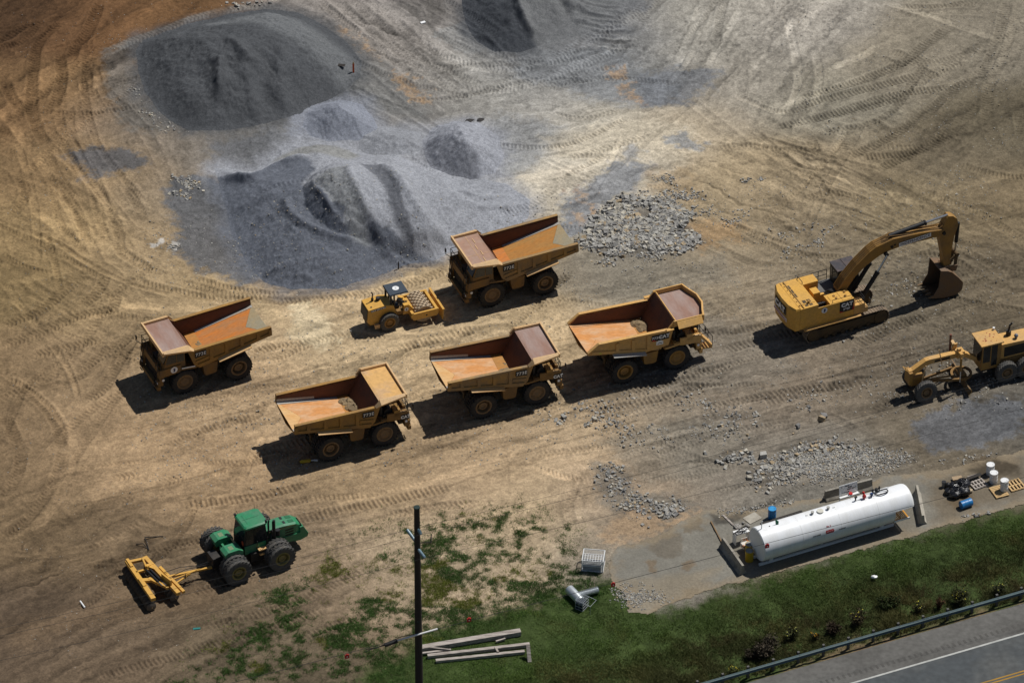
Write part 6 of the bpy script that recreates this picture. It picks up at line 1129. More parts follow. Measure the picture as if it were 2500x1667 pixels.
# ---------------------------------------------------------------- fuel tank on its skid (x along the tank, -y towards the road)
TKP = np.array([16.788, -24.4825]); TKY = .42935
def tkw(x, y, z=0): c, s = math.cos(TKY), math.sin(TKY); return (TKP[0] + c * x - s * y, TKP[1] + s * x + c * y, z)
GZ = .04                         # top of the pavement
def fuel_tank():
    yc = -.85; o = tkw(5.9, yc)
    t = thing('fuel_tank', (o[0], o[1], GZ), TKY, 'long white horizontal fuel tank on a white skid, standing on the pavement', 'fuel tank'); random.seed(21)
    f = lambda x, y, z: (x - 5.9, y - yc, z)
    r = 1.24; zc = 1.58
    mb = MB(); prof = [(.01, -.03), (r * .96, -.02), (r, .03)] + [(r, .03 + 10.2 * k / 6) for k in range(1, 7)] + [(r * .97, 10.27), (.01, 10.28)]
    mb.lathe(prof, f(0, yc, zc), (1, 0, 0), 56); sh = mb.build('shell', M['tank_white'], t, ang=40)
    def cap(x, k, zb=1.88):      # upper part of the shell, cut off level at zb
        a0 = math.acos((zb - zc) / r); return [f(x, yc - k * r * math.sin(t), zc + (r - .003) * math.cos(t) * k + (1 - k) * (zb - zc) * 1.0) for t in np.linspace(-a0, a0, 19)]
    mb = MB(); xs = [(10.2, 1), (11.45, 1), (11.62, .985), (11.74, .94), (11.80, .86)]
    for (xa, ka), (xb, kb) in zip(xs[:-1], xs[1:]): mb.loft(cap(xa, ka), cap(xb, kb))
    mb.build('end_section', M['tank_white'], t, ang=50, weld=True)
    mb = MB()
    for xx in (3.0, 6.0, 9.0): mb.lathe([(r + .001, 0), (r + .006, .01), (r + .006, .035), (r + .001, .045)], f(xx, yc, zc), (1, 0, 0), 56)
    mb.build('weld_seam', M['white'], sh)
    mb = MB()
    for s in (-1, 1):
        a, b = sorted((yc + s * .36, yc + s * .52)); mb.box(-5.95, 4.65, a - yc, b - yc, 0, .16)
    for xx in (-5.3, -1.0, 3.3): mb.box(xx, xx + .14, -.4, .4, .02, .14)
    sk = mb.build('skid', M['white'], t, smooth=False)
    mb = MB()
    for xx in (.85, 9.57):
        for s in (-1, 1): mb.loft([f(xx - .14, yc + s * .44 - .03, .16), f(xx + .14, yc + s * .44 - .03, .16), f(xx + .14, yc + s * .44 + .03, .16), f(xx - .14, yc + s * .44 + .03, .16)], [f(xx - .14, yc + s * .72 - .03, .75), f(xx + .14, yc + s * .72 - .03, .75), f(xx + .14, yc + s * .72 + .03, .75), f(xx - .14, yc + s * .72 + .03, .75)])
        mb.box(xx - 5.9 - .12, xx - 5.9 + .12, -.6, .6, .3, .62)
    mb.build('saddle', M['white'], t, smooth=False)
    zt = zc + r
    def fit(name, mat, fn): mb = MB(); fn(mb); return mb.build(name, mat, t)
    fit('manhole_cover', pmat('cream cover', (.62, .60, .52), .6), lambda m: (m.cyl(f(4.90, -.8, zt - .03), f(4.90, -.8, zt + .09), .24, n=20)))
    for xx in (4.28, 5.52): fit('vent_cap', pmat('grey vent', (.40, .39, .36), .6) if xx < 5 else bpy.data.materials['grey vent'], lambda m: (m.cyl(f(xx, -.8, zt - .03), f(xx, -.8, zt + .16), .09, n=12), m.cyl(f(xx, -.8, zt + .16), f(xx, -.8, zt + .21), .12, n=12)))
    for xx in (3.85, 5.98): fit('lifting_lug', M['white'], lambda m: m.box(xx - 5.9 - .07, xx - 5.9 + .07, .02, .10, zt - .03, zt + .06))
    fit('filler_hole', M['black'], lambda m: m.cyl(f(.95, -.76, zt - .03), f(.95, -.76, zt + .012), .05, n=10))
    fit('vent_pipe', M['white'], lambda m: (m.tube([f(.32, -.78, zt - .05), f(.32, -.78, zt + .62), f(.40, -.78, zt + .68)], .035)))
    fit('gauge_flap', pmat('green gauge flap', (.03, .17, .09), .5), lambda m: m.plate([f(1.42, -.78, zt), f(1.60, -.86, zt), f(1.64, -.80, zt + .22), f(1.40, -.72, zt + .42)], (.02, .02, 0)))
    fit('valve', M['dark'], lambda m: (m.cyl(f(7.70, -.76, zt - .03), f(7.70, -.76, zt + .3), .05), m.cyl(f(7.62, -.76, zt + .3), f(7.80, -.76, zt + .3), .07)))
    fit('valve', M['red'], lambda m: (m.cyl(f(8.34, -.8, zt - .03), f(8.34, -.8, zt + .38), .08), m.box(8.24 - 5.9, 8.46 - 5.9, -.06, .12, zt + .12, zt + .30), m.cyl(f(8.3, -.7, zt + .38), f(8.36, -.7, zt + .52), .09)))
    fit('valve', pmat('dark blue valve', (.03, .06, .16), .45), lambda m: (m.cyl(f(8.9, -.85, zt - .03), f(8.9, -.85, zt + .34), .07), m.box(8.82 - 5.9, 9.0 - 5.9, -.08, .08, zt + .16, zt + .3)))
    fit('pipe', M['white'], lambda m: (m.tube([f(7.5, -.35, zt - .10), f(10.3, -.35, zt - .02), f(10.5, -.4, zt)], .04), m.tube([f(7.6, -.78, zt + .06), f(9.2, -.82, zt + .06)], .025)))
    fit('hose', M['black'], lambda m: m.tube([f(9.45 + .48 * math.cos(a) + .3, -.78 + .22 * math.sin(a), zt + .10 + .03 * math.sin(3 * a)) for a in np.linspace(0, 6.28, 22)], .045))
    fit('pump_head', M['black'], lambda m: (m.cyl(f(9.2, -.5, zt - .05), f(9.2, -.5, zt + .32), .06), m.cyl(f(9.05, -.5, zt + .2), f(9.8, -.45, zt + .22), .05), m.cyl(f(9.7, -.5, zt), f(9.7, -.5, zt + .42), .05), m.box(9.4 - 5.9, 9.55 - 5.9, .25, .45, zt, zt + .3)))
    # placards on the near flank: polar angle from straight up, towards the road
    def placard(x, ang, w, h, mat, name='placard', off=.006):
        mb = MB(); n = 4; th = h / r / 2; A_ = []; B_ = []
        for i in range(n + 1):
            a = ang - th + 2 * th * i / n
            for L_, xx in ((A_, x - w / 2), (B_, x + w / 2)): L_.append(f(xx, yc - (r + off) * math.sin(a), zc + (r + off) * math.cos(a)))
        for i in range(n): mb.add([A_[i], B_[i], B_[i + 1], A_[i + 1]], [(0, 1, 2, 3)])
        return mb.build(name, mat, t)
    def pt(x, ang, s, size, mat, up_off=.009, wide=1.0):
        pos = f(x, yc - (r + up_off) * math.sin(ang), zc + (r + up_off) * math.cos(ang))
        return text(s, size, mat, t, pos, (1, 0, 0), (0, math.cos(ang), math.sin(ang)), 'lettering', .004, wide=wide)
    an = lambda y, z: math.atan2(-(y - yc), z - zc)
    a0 = 1.30
    placard(5.07, a0, .60, .26, M['red']); placard(5.07, a0, .52, .09, M['white'], off=.010)
    pt(5.07, a0, "NO SMOKING", .10, M['red'], .018); pt(5.03, .98, "No. 2", .13, M['red']); pt(4.04, a0 + .03, "STOP ENGINE", .12, M['black'], wide=.75); pt(6.03, a0 + .05, "FLAMMABLE", .12, M['black'], wide=.75)
    # pump shelf and hoses at the left end
    mb = MB(); mb.box(-.6 - 5.9, .5 - 5.9, 2.15, 2.65, .92, .97); mb.box(-.6 - 5.9, -.55 - 5.9, 2.15, 2.65, 0, .92); mb.box(.45 - 5.9, .5 - 5.9, 2.15, 2.65, 0, .92); mb.build('pump_shelf', M['white'], t, smooth=False)
    mb = MB(); mb.box(-.45 - 5.9, .15 - 5.9, 1.25, 1.75, .3, .62); mb.box(-.4 - 5.9, .1 - 5.9, 1.72, 1.76, .3, .9); mb.build('drip_tray', pmat('rust streaked white', (.62, .58, .52), .6, dirt=(.36, .12, .03), amt=1, scale=3, thr=(.48, .56)), t, smooth=False)
    mb = MB()
    for k in range(6): mb.tube([f(-.4 + .22 * k * .5 + .32 * math.cos(a) * random.uniform(.8, 1.1), 1.45 + .18 * math.sin(a), 1.0 + .05 * k + .05 * math.sin(2 * a)) for a in np.linspace(k, k + 5.5, 14)], .022)
    mb.build('hose', M['dark'], t)
    return t
fuel_tank()
def simple(name, label, cat, parts, loc=(0, 0, 0), rz=0, group=None):
    """parts: (name, material, builder[, smooth]); the first is the thing itself when alone"""
    if len(parts) == 1:
        mb = MB(); parts[0][2](mb); o = mb.build(name, parts[0][1], None, *(parts[0][3:] or (True,))); o.location = loc; o.rotation_euler = (0, 0, rz); return tag(o, label, cat, group)
    t = thing(name, loc, rz, label, cat, group)
    for p in parts: mb = MB(); p[2](mb); mb.build(p[0], p[1], t, *(p[3:] or (True,)))
    return t
def grate(m):
    for k in range(9): m.box(-.50 + k * .12, -.45 + k * .12, -.55, .55, .92, .98)
    m.box(-.56, -.5, -.55, .55, .90, .981); m.box(.5, .56, -.55, .55, .90, .981); m.box(-.56, .56, -.6, -.54, .88, .982); m.box(-.56, .56, .54, .6, .88, .982); m.box(-.03, .03, -.55, .55, .90, .985)
q = tkw(10.83, -1.34)
simple('platform_step', 'yellow grated platform under the right end of the white fuel tank', 'platform', [('grating', M['yellow_grate'], grate, False)] + [('leg', M['white'], lambda m, a=a, b=b: m.box(a, a + .07, b, b + .07, 0, .89), False) for a in (-.56, .49) for b in (.53,)] + [('bracket', M['white'], lambda m, b=b: m.bar((-.56, b, .88), (.4, b, .90), .05, .05), False) for b in (-.56, .5)] + [('kick_plate', M['white'], lambda m: m.box(-.6, .62, -.66, -.605, .86, .99), False)], (q[0], q[1], GZ), TKY)
def barrel(name, label, mat, lid, xy, z=GZ, lying=None, r=.29, h=.88, group=None, lidname='lid', rim=True, grp=None):
    t = thing(name, (xy[0], xy[1], z), 0, label, 'barrel', group)
    mb = MB(); mb.lathe([(r * .97, 0), (r, .03), (r, h * .32), (r * 1.03, h * .335), (r, h * .35), (r, h * .65), (r * 1.03, h * .665), (r, h * .68), (r, h - .05), (r * 1.03, h - .02), (r * 1.03, h), (r * .96, h), (r * .95, h - .02)], (0, 0, 0), (0, 0, 1), 26); b = mb.build('drum', mat, t)
    mb = MB(); mb.cyl((0, 0, h - .02), (0, 0, h - .012), r * .94, n=24); mb.cyl((r * .6, 0, h - .012), (r * .6, 0, h + .015), .04, n=10); mb.cyl((-r * .6, .05, h - .012), (-r * .6, .05, h + .012), .025, n=8); mb.build('lid', lid, t)
    if lying: t.rotation_euler = lying; t.location = (xy[0], xy[1], z + r)
    return t
bl = pmat('grey barrel lid', (.30, .29, .27), .6, dirt=(.2, .19, .17))
barrel('barrel', 'yellow barrel with grey lid, nearer the road at the left tank end', M['yellow_drum'], bl, tkw(-.42, -.50)[:2], group='barrels on the pavement')
barrel('barrel', 'yellow barrel with grey lid half hidden behind another yellow barrel', M['yellow_drum'], bl, tkw(-.10, .16)[:2], group='barrels on the pavement')
barrel('barrel', 'upright blue plastic barrel behind the white fuel tank', M['blue'], pmat('light blue lid', (.04, .27, .55), .4), tkw(3.12, 3.0)[:2], group='barrels on the pavement')
barrel('barrel', 'blue plastic barrel lying on its side near the black bags', M['blue'], M['blue'], (32.55, -18.98), lying=(math.pi / 2, 0, R(-62)), group='barrels on the pavement')
for lab, xy in (('white barrel farthest from the road, half hidden behind another', (34.12, -15.5)), ('white barrel standing between the black boards and the pallets', (34.30, -16.42)), ('white barrel standing on the corner of a wooden pallet', (34.98, -17.45))):
    barrel('barrel', lab, M['plastic_white'], M['plastic_white'], xy, z=GZ + (.13 if 'pallet' in lab and 'corner' in lab else 0), group='barrels on the pavement')
def pallet(label, xy, rz, mat, w=1.2, d=1.0, n=5):
    t = thing('pallet', (xy[0], xy[1], GZ), rz, label, 'pallet', 'wooden pallets')
    mb = MB()
    for k in range(3): mb.box(-w / 2, w / 2, -d / 2 + k * (d - .1) / 2, -d / 2 + k * (d - .1) / 2 + .1, 0, .10)
    mb.build('stringer', mat, t, smooth=False); mb = MB()
    for k in range(n): a = -w / 2 + k * (w - .12) / (n - 1); mb.box(a, a + .12, -d / 2, d / 2, .10, .125)
    mb.build('deck_board', mat, t, smooth=False); return t
pallet('pale wooden pallet with wide gaps, rightmost of the two', (35.82, -16.85), R(24), M['wood_new'], 1.15, 1.15, 5)
pallet('orange brown pallet of narrow boards under the white barrel', (34.62, -17.6), R(22 + 90), M['wood_new'], 1.25, 1.0, 8)
pallet('dark weathered pallet lying under black boards', (33.2, -16.75), R(28), M['wood_grey'], 1.1, .9, 5)
simple('board', 'dark wet board leaning over the weathered pallet', 'board', [('board', M['wood_dark'], lambda m: m.bar((-.55, 0, .2), (.55, .05, .28), .3, .04), False)], (32.95, -16.1, GZ), R(22))
simple('board', 'thin pale board lying beside the farthest white barrel', 'board', [('board', M['wood_grey'], lambda m: m.bar((-.5, 0, .05), (.5, .0, .05), .12, .04), False)], (32.95, -15.72, GZ), R(24))
for i, (x, y, r, lab) in enumerate([(31.45, -17.2, .40, 'black plastic bag with a pale paper on top, behind the other bags'), (32.1, -16.95, .50, 'shiny black bag, tallest in the heap of bags'), (31.42, -18.1, .42, 'black plastic bag nearest the road in the heap'), (32.1, -17.8, .46, 'black plastic bag in the heap, nearest the lying blue barrel'), (31.05, -17.75, .34, 'small black bag at the left foot of the heap of bags'), (31.6, -17.62, .36, 'black bag squeezed in the middle of the heap')]):
    random.seed(60 + i); mb = MB(); mb.sphere((0, 0, r * .62), r, 14, 9, (1.05, .95, .78), .13); mb.cyl((.05, 0, r * 1.2), (.1, .05, r * 1.45), .06, .12, 8); o = mb.build('trash_bag', M['bag']); o.location = (x, y, GZ); tag(o, lab, 'trash bag', 'black trash bags')
random.seed(70); mb = MB(); mb.sphere((0, 0, .2), .22, 14, 10, (1, 1, .95), .02); o = mb.build('ball_float', M['black']); o.location = (31.02, -17.02, GZ); tag(o, 'round black float beside the grey bucket', 'float')
simple('bucket', 'grey bucket with dark lid standing left of the black bags', 'bucket', [('pail', pmat('grey pail', (.23, .23, .22), .6), lambda m: m.cyl((0, 0, 0), (0, 0, .42), .13, .16, 16)), ('lid', M['black'], lambda m: m.cyl((0, 0, .42), (0, 0, .46), .17, n=16))], (30.72, -16.95, GZ))
simple('cardboard', 'bent brown cardboard with a folded flap behind the black bags', 'cardboard', [('sheet', pmat('cardboard', (.36, .26, .16), .85), lambda m: m.bar((-.35, 0, .18), (.35, 0, .22), .4, .03), False), ('flap', pmat('pale cardboard', (.45, .36, .24), .85), lambda m: m.bar((-.4, -.3, .06), (.4, -.25, .10), .2, .03), False)], (31.72, -16.2, GZ), R(10))
random.seed(71); mb = MB(); mb.sphere((0, 0, .12), .22, 9, 6, (1.2, .8, .6), .25); o = mb.build('paper_sack', pmat('crumpled paper', (.50, .40, .27), .9)); o.location = (32.55, -17.55, GZ); tag(o, 'crumpled tan paper sack against the black bags', 'sack')
# barriers
def barrier(a, b, label, mat):
    a = np.array(a); b = np.array(b); L = np.linalg.norm(b - a); rz = math.atan2(b[1] - a[1], b[0] - a[0]); m = (a + b) / 2
    mb = MB(); mb.prism([(-.30, 0), (.30, 0), (.30, .08), (.15, .28), (.08, .81), (-.08, .81), (-.15, .28), (-.30, .08)], 'x', -L / 2, L / 2)
    o = mb.build('concrete_barrier', mat, None, False); o.location = (m[0], m[1], GZ); o.rotation_euler = (0, 0, rz); return tag(o, label, 'barrier', 'concrete barriers round the tank')
barrier((14.80, -23.55), (16.12, -26.65), 'stained concrete barrier across the left end of the white tank', M['concrete'])
barrier((22.2, -18.42), (25.58, -17.05), 'long concrete barrier lying behind the white sign board', M['concrete'])
barrier((28.75, -17.75), (28.98, -21.15), 'pale concrete barrier across the right end of the white tank', M['concrete_pale'])
def stick(label, cat, pa, pb, w, h, mat, name, z=GZ, za=None, zb=None):
    a = Vector((pa[0], pa[1], (za if za is not None else z + h / 2))); b = Vector((pb[0], pb[1], (zb if zb is not None else z + h / 2))); m = (a + b) / 2
    mb = MB(); mb.bar(a - m, b - m, w, h); o = mb.build(name, mat, None, False); o.location = m; return tag(o, label, cat)
stick('rusty angle bar running from the left barrier away from the road', 'bar', (14.78, -23.3), (14.05, -20.9), .08, .10, M['rim_rust'], 'steel_bar')
stick('dark plank lying on the pavement toward the left end of the tank', 'plank', (14.93, -20.15), (16.0, -21.85), .14, .05, M['wood_grey'], 'plank')
stick('dark timber lying along the far side of the white tank', 'timber', tkw(2.0, 2.55), tkw(5.3, 2.62), .2, .2, M['wood_dark'], 'timber')
mb = MB(); mb.box(-.55, .55, -.42, .42, 0, .04); o = mb.build('concrete_slab', M['concrete_pale'], None, False); q = tkw(1.85, 3.55); o.location = (q[0], q[1], GZ); o.rotation_euler = (0, 0, R(38)); tag(o, 'flat pale slab lying near the upright blue barrel', 'slab')
random.seed(73); mb = MB()
for k in range(9): mb.sphere((random.uniform(-.5, .5), random.uniform(-.3, .3), .08), random.uniform(.08, .2), 6, 4, (1, 1, .6), .3)
o = mb.build('scrap_pile', pmat('grey scrap', (.34, .32, .29), .8, dirt=(.14, .13, .12), amt=1, scale=4), None, False); q = tkw(.75, 3.05); o.location = (q[0], q[1], GZ); o.rotation_euler = (0, 0, TKY); tag(o, 'small pile of grey scrap beside the white pump shelf', 'scrap')
# sign board behind the tank
q = tkw(8.72, 2.15)
def sign_back(m): m.plate([(-.72, 0, 1.02), (.72, 0, 1.02), (.72, .10, 1.78), (-.72, .10, 1.78)], (0, .03, 0))
t = simple('sign_board', 'white sign board on a white stand behind the fuel tank', 'sign', [('panel', M['white'], sign_back, False), ('post', M['white'], lambda m: m.box(-.68, -.60, .04, .10, 0, 1.1), False), ('post', M['white'], lambda m: m.box(.60, .68, .04, .10, 0, 1.1), False), ('shelf', M['white'], lambda m: (m.box(-.75, .75, -.30, .02, .86, .92), m.box(-.75, .75, -.3, -.26, .92, 1.0)), False), ('reel', M['red'], lambda m: m.cyl((.1, -.15, .92), (.1, -.15, 1.08), .14, n=14))], (q[0], q[1], GZ), TKY)
for s_, x, z, sz in (("1", -.52, 1.62, .2), ("FUEL", .12, 1.50, .14), ("DIESEL ONLY", .22, 1.34, .10), ("CAUTION", -.1, 1.64, .07), ("1", .6, 1.38, .12), ("NO OPEN FLAME", -.25, 1.14, .07)):
    text(s_, sz, M['black'], t, (x, -.012 + .10 * (z - 1.02) / .76, z), (1, 0, 0), (0, .13, 1), 'lettering', .006)
# ---------------------------------------------------------------- cage, culvert pieces, basket
def cage():
    t = thing('cage', (5.72, -25.75, ground_h(5.72, -25.75) - .02), R(-7), 'white barred steel cage standing open on the bare soil beside the pavement', 'cage')
    r = .03; W = M['white']; x0, x1, y0, y1, zt = -.78, .70, -.55, .72, .98
    mb = MB()
    for z in (.04, zt): mb.tube([(x0, y0, z), (x1, y0, z), (x1, y1, z), (x0, y1, z), (x0, y0, z)], r)
    for a, b in ((x0, y0), (x1, y0), (x1, y1), (x0, y1)): mb.cyl((a, b, 0), (a, b, zt), r, n=6)
    mb.build('frame', W, t); mb = MB()
    for k in range(1, 8): mb.cyl((x0 + k * (x1 - x0) / 8, y0, zt), (x0 + k * (x1 - x0) / 8, y0 + .75, zt), .016, n=5)
    for k in range(1, 4): mb.cyl((x0, y0 + k * .19, zt), (x1, y0 + k * .19, zt), .016, n=5)
    mb.cyl((x0, y0 + .75, zt), (x1, y0 + .75, zt), r, n=6); mb.build('top_grid', W, t); mb = MB()
    for k in range(1, 9): mb.cyl((x0, y0, k * .108), (x1, y0, k * .108), .020, n=5); mb.cyl((x0, y1, k * .108), (x1, y1, k * .108), .016, n=5)
    mb.cyl((x0, y0 - .01, .54), (x1, y0 - .01, .54), .035, n=6); mb.parts('cage_bars', W, t, .3); mb = MB()
    for k in range(1, 8): mb.cyl((x0, y0 + k * (y1 - y0) / 8, 0), (x0, y0 + k * (y1 - y0) / 8, zt), .014, n=5); mb.cyl((x1, y0 + k * (y1 - y0) / 8, 0), (x1, y0 + k * (y1 - y0) / 8, zt), .014, n=5)
    mb.parts('cage_bars', W, t, .3); mb = MB(); mb.box(x0 + .04, x1 - .04, y0 + .04, y1 - .04, .03, .05); mb.box(x0 + .05, x1 - .05, y0 + .10, y0 + .12, .05, .9); mb.build('base_and_dark_sheet', M['dark'], t, smooth=False)  # floor plate, plus an upright dark sheet added to shade the cage's inside
cage()
gz = ground_h(4.4, -29.3)
def culvert():
    t = thing('culvert_tee', (4.45, -29.25, gz), 0, 'galvanised tank with a corrugated pipe stub, lying in the grass', 'culvert pipe')
    a = Vector((-.48, .62, .36)); b = Vector((.30, -.62, .36)); d = (b - a); L = d.length
    mb = MB(); mb.lathe([(.02, 0), (.30, .0), (.34, .03), (.34, L - .05), (.30, L + .03), (.2, L + .08), (.02, L + .1)], a, d, 28); mb.build('shell', M['galv'], t)
    p = Vector((.10, .05, .30)); e = Vector((1.0, .42, 0)).normalized(); prof = []
    for k in range(44): h = k * 1.55 / 43; prof.append((.215 + (.02 if k % 2 else -.005), h))
    mb = MB(); mb.lathe([(.02, 0)] + prof + [(.2, 1.55), (.02, 1.5)], p, e, 20); mb.build('corrugated_pipe', M['galv'], t, ang=20)
culvert()
def basket():
    t = thing('wire_basket', (4.98, -30.2, ground_h(4.98, -30.2)), R(-32), 'dark wire basket with an open grey frame beside the galvanised tank', 'basket')
    mb = MB(); r = .014
    for z in (.05, .3, .55, .8): mb.tube([(-.45, -.40, z), (.15, -.40, z), (.15, .42, z), (-.45, .42, z), (-.45, -.40, z)], r)
    for a, b in ((-.45, -.4), (.15, -.4), (.15, .42), (-.45, .42), (-.15, -.4), (-.15, .42)): mb.cyl((a, b, 0), (a, b, .8), r, n=5)
    for k in range(1, 6): mb.cyl((-.45 + k * .1, -.4, .8), (-.45 + k * .1, .42, .8), .010, n=5)
    mb.tube([(.15, -.40, .8), (.75, -.40, .75), (.75, .42, .75), (.15, .42, .8)], r); mb.tube([(.75, -.4, .75), (.75, -.4, 0)], r); mb.build('frame', M['galv'], t)
    mb = MB(); mb.box(-.43, .13, -.38, .2, .02, .62); mb.build('liner', pmat('navy liner', (.012, .018, .03), .6), t, smooth=False)
basket()
# ---------------------------------------------------------------- timbers in the grass
def timber(za, zb, w, h, label, lift=0.0):
    a = Q1('pl', *za); b = Q1('pl', *zb); g = min(ground_h(a[0], a[1]), ground_h(b[0], b[1])) + .03 + lift
    o = stick(label, 'timber', a, b, w, h, M['wood_grey'], 'timber', za=g + h / 2, zb=g + h / 2); o['group'] = 'weathered timbers in the grass'; return o
timber((440, 1292), (1300, 1148), .42, .36, 'thick square timber, farthest from the road of the stacked timbers'); timber((505, 1352), (1378, 1252), .26, .26, 'split grey timber in the middle of the nearer pair'); timber((575, 1392), (1335, 1312), .24, .22, 'grey timber nearest the road')
timber((455, 1330), (705, 1300), .16, .12, 'short pale board wedged between two timbers near the pole', .1); timber((510, 1290), (700, 1312), .10, .06, 'thin splinter lying across the timbers near the pole', .28)
timber((1085, 1285), (1110, 1330), .14, .05, 'dark short block lying across the grey timbers', .26); timber((1090, 1225), (1170, 1200), .12, .14, 'broken light wood piece near the far timber end', .05)
b = Q1('pl', 1378, 1400); g = ground_h(b[0], b[1])
simple('wooden_post', 'weathered pointed post leaning at the right end of the timbers', 'post', [('post', M['wood_grey'], lambda m: (m.bar((0, 0, 0), (-.12, .75, .95), .26, .2)), False)], (b[0], b[1] + .2, g - .02))
# ---------------------------------------------------------------- stakes and odds and ends
for lab, px, h, mat, wd in (('orange stake with a pale tip standing on the shoulder of the dark gravel heap', (863, 177), 1.05, M['orange'], .14), ('dark wooden stake standing on the sprawling gravel heap', (972, 600), .75, M['wood_dark'], .09)):
    g0 = P(*px); z = ground_h(g0[0], g0[1]); g1 = P(px[0], px[1], z); z = ground_h(g1[0], g1[1])
    simple('survey_stake', lab, 'stake', [('shaft', mat, lambda m: m.box(-wd / 2, wd / 2, -.03, .03, -.05, h - .18), False), ('tip', M['yellow_clean'] if h > 1 else mat, lambda m: m.prism([(-wd / 2, h - .18), (wd / 2, h - .18), (0, h)], 'y', -.028, .028), False)], (g1[0], g1[1], z), .2, 'survey stakes in the gravel')
    if h > 1: simple('gravel_marker_board', 'dark board lying in the gravel beside the orange stake', 'board', [('board', M['wood_dark'], lambda m: m.bar((-.5, -.1, .02), (.5, .1, .12), .3, .04), False)], (g1[0] - 1.15, g1[1] + .25, ground_h(g1[0] - 1.15, g1[1] + .25)), -.5)
ex = (-14.75, -14.18)
simple('extinguisher', 'yellow cylinder with a white nozzle lying in the shadow of the truck nearest the tractor', 'extinguisher', [('bottle', M['yellow_drum'], lambda m: m.lathe([(.02, -.45), (.08, -.42), (.13, -.3), (.13, .25), (.06, .36), (.02, .38)], (0, 0, .13), (1, 0, 0), 14)), ('nozzle', M['white'], lambda m: (m.cyl((.38, 0, .13), (.6, .03, .1), .045), m.cyl((.6, .03, .1), (.85, .0, .06), .07)))], (ex[0], ex[1], ground_h(*ex)), .2)
a = Q1('L7', 527, 990); simple('white_tube', 'white tube lying on the dark soil at the lower left', 'tube', [('tube', M['white'], lambda m: m.cyl((-.18, .35, .06), (.18, -.35, .06), .06, n=10))], (a[0], a[1], ground_h(a[0], a[1])))
a = Q1('L7', 1255, 1136); simple('tarp_scrap', 'small teal scrap lying on the soil below the disc harrow', 'scrap', [('scrap', pmat('teal scrap', (.02, .17, .16), .6), lambda m: (m.bar((-.25, 0, .04), (.25, .03, .07), .18, .06)), False)], (a[0], a[1], ground_h(a[0], a[1])))
a = Q1('C2', 608, 152); simple('litter_box', 'tiny white box lying on dark gravel near the top of the photo', 'litter', [('box', M['white'], lambda m: m.box(-.2, .2, -.12, .12, 0, .12), False)], (a[0], a[1], ground_h(a[0], a[1])), .5)
for (px, lab) in (((908, 768), 'dark flat rubber scrap, left of two on the pale gravel'), ((975, 768), 'dark flat rubber scrap, right of two on the pale gravel')):
    a = Q1('C2', *px); random.seed(px[0]); mb = MB(); mb.prism([(.38 * math.cos(k) * random.uniform(.6, 1.1), .2 * math.sin(k) * random.uniform(.6, 1.2)) for k in np.linspace(0, 5.5, 8)], 'z', 0, .06); o = mb.build('rubber_scrap', M['dark'], None, False); o.location = (a[0], a[1], ground_h(a[0], a[1])); o.rotation_euler = (0, 0, .3); tag(o, lab, 'scrap', 'dark scraps on the gravel')
a = Q1('z6', 1635, 890); random.seed(3); mb = MB(); mb.sphere((0, 0, .2), .18, 8, 5, (1.3, .8, .5), .2); o = mb.build('plastic_litter', M['white']); o.location = (a[0], a[1], ground_h(a[0], a[1]) + .05); tag(o, 'crumpled white litter lying in the grass below the tank', 'litter')
def branch(label, pts, r):
    z = [Q1(*p) for p in pts]; c = z[0]; mb = MB(); mb.tube([(q[0] - c[0], q[1] - c[1], .05 + .12 * (i % 2)) for i, q in enumerate(z)], r); o = mb.build('branch', M['wood_dark']); o.location = (c[0], c[1], ground_h(c[0], c[1])); tag(o, label, 'branch', 'dry branches on the soil')
branch('thin curved branch lying left of the tractor', [('L7', 870, 595), ('L7', 915, 600), ('L7', 945, 630), ('L7', 950, 640), ('L7', 940, 600), ('L7', 925, 560), ('L7', 1040, 545)], .035)
branch('dry stick on the weedy soil right of the utility pole', [('pl', 420, 378), ('pl', 480, 382), ('pl', 535, 370), ('pl', 540, 310)], .03)
# ---------------------------------------------------------------- guardrail
def guardrail():
    g0 = P(1762, 1672, .1); g1 = P(2500, 1459, .1); u = g1 - g0; L = np.linalg.norm(u); u /= L
    t = thing('guardrail', (g0[0], g0[1], 0.0), 0, 'weathered blue green steel guardrail along the road edge', 'guardrail'); n_ = np.array([u[1], -u[0], 0])
    t0, t1 = -14.0, L + 24; prof = [(.06, .42), (.10, .47), (.16, .50), (.10, .56), (.06, .60), (.10, .64), (.16, .70), (.10, .74), (.06, .78)]; prof2 = [(a - .03, b) for a, b in prof][::-1]
    mk = lambda s: [tuple(u * s + n_ * a + np.array([0, 0, b + .12])) for a, b in prof + prof2]
    mb = MB(); mb.loft(mk(t0), mk(t1)); mb.build('rail', M['guard'], t, smooth=False)
    k = int(t0 / 1.905); s = 1.905 * k + .10; first = None
    while s < t1:
        q = u * s
        if first is None:
            mb = MB(); a = np.array([0, 0, -.3])
            mb.bar((0, 0, -.3), (0, 0, 1.05), .16, .16); first = mb.build('post', M['post'], t, smooth=False); first.location = q + np.array([-n_[0] * .09, -n_[1] * .09, 0]); first.rotation_euler = (0, 0, math.atan2(u[1], u[0]))
            mb = MB(); mb.bar((0, 0, .55), (0, 0, .88), .15, .10); blk = mb.build('block', M['post'], first, smooth=False); blk.location = (0, -.12, 0)
        else:
            p = inst(first, t, q + np.array([-n_[0] * .09, -n_[1] * .09, 0])); inst(blk, p)
        s += 1.905
guardrail()
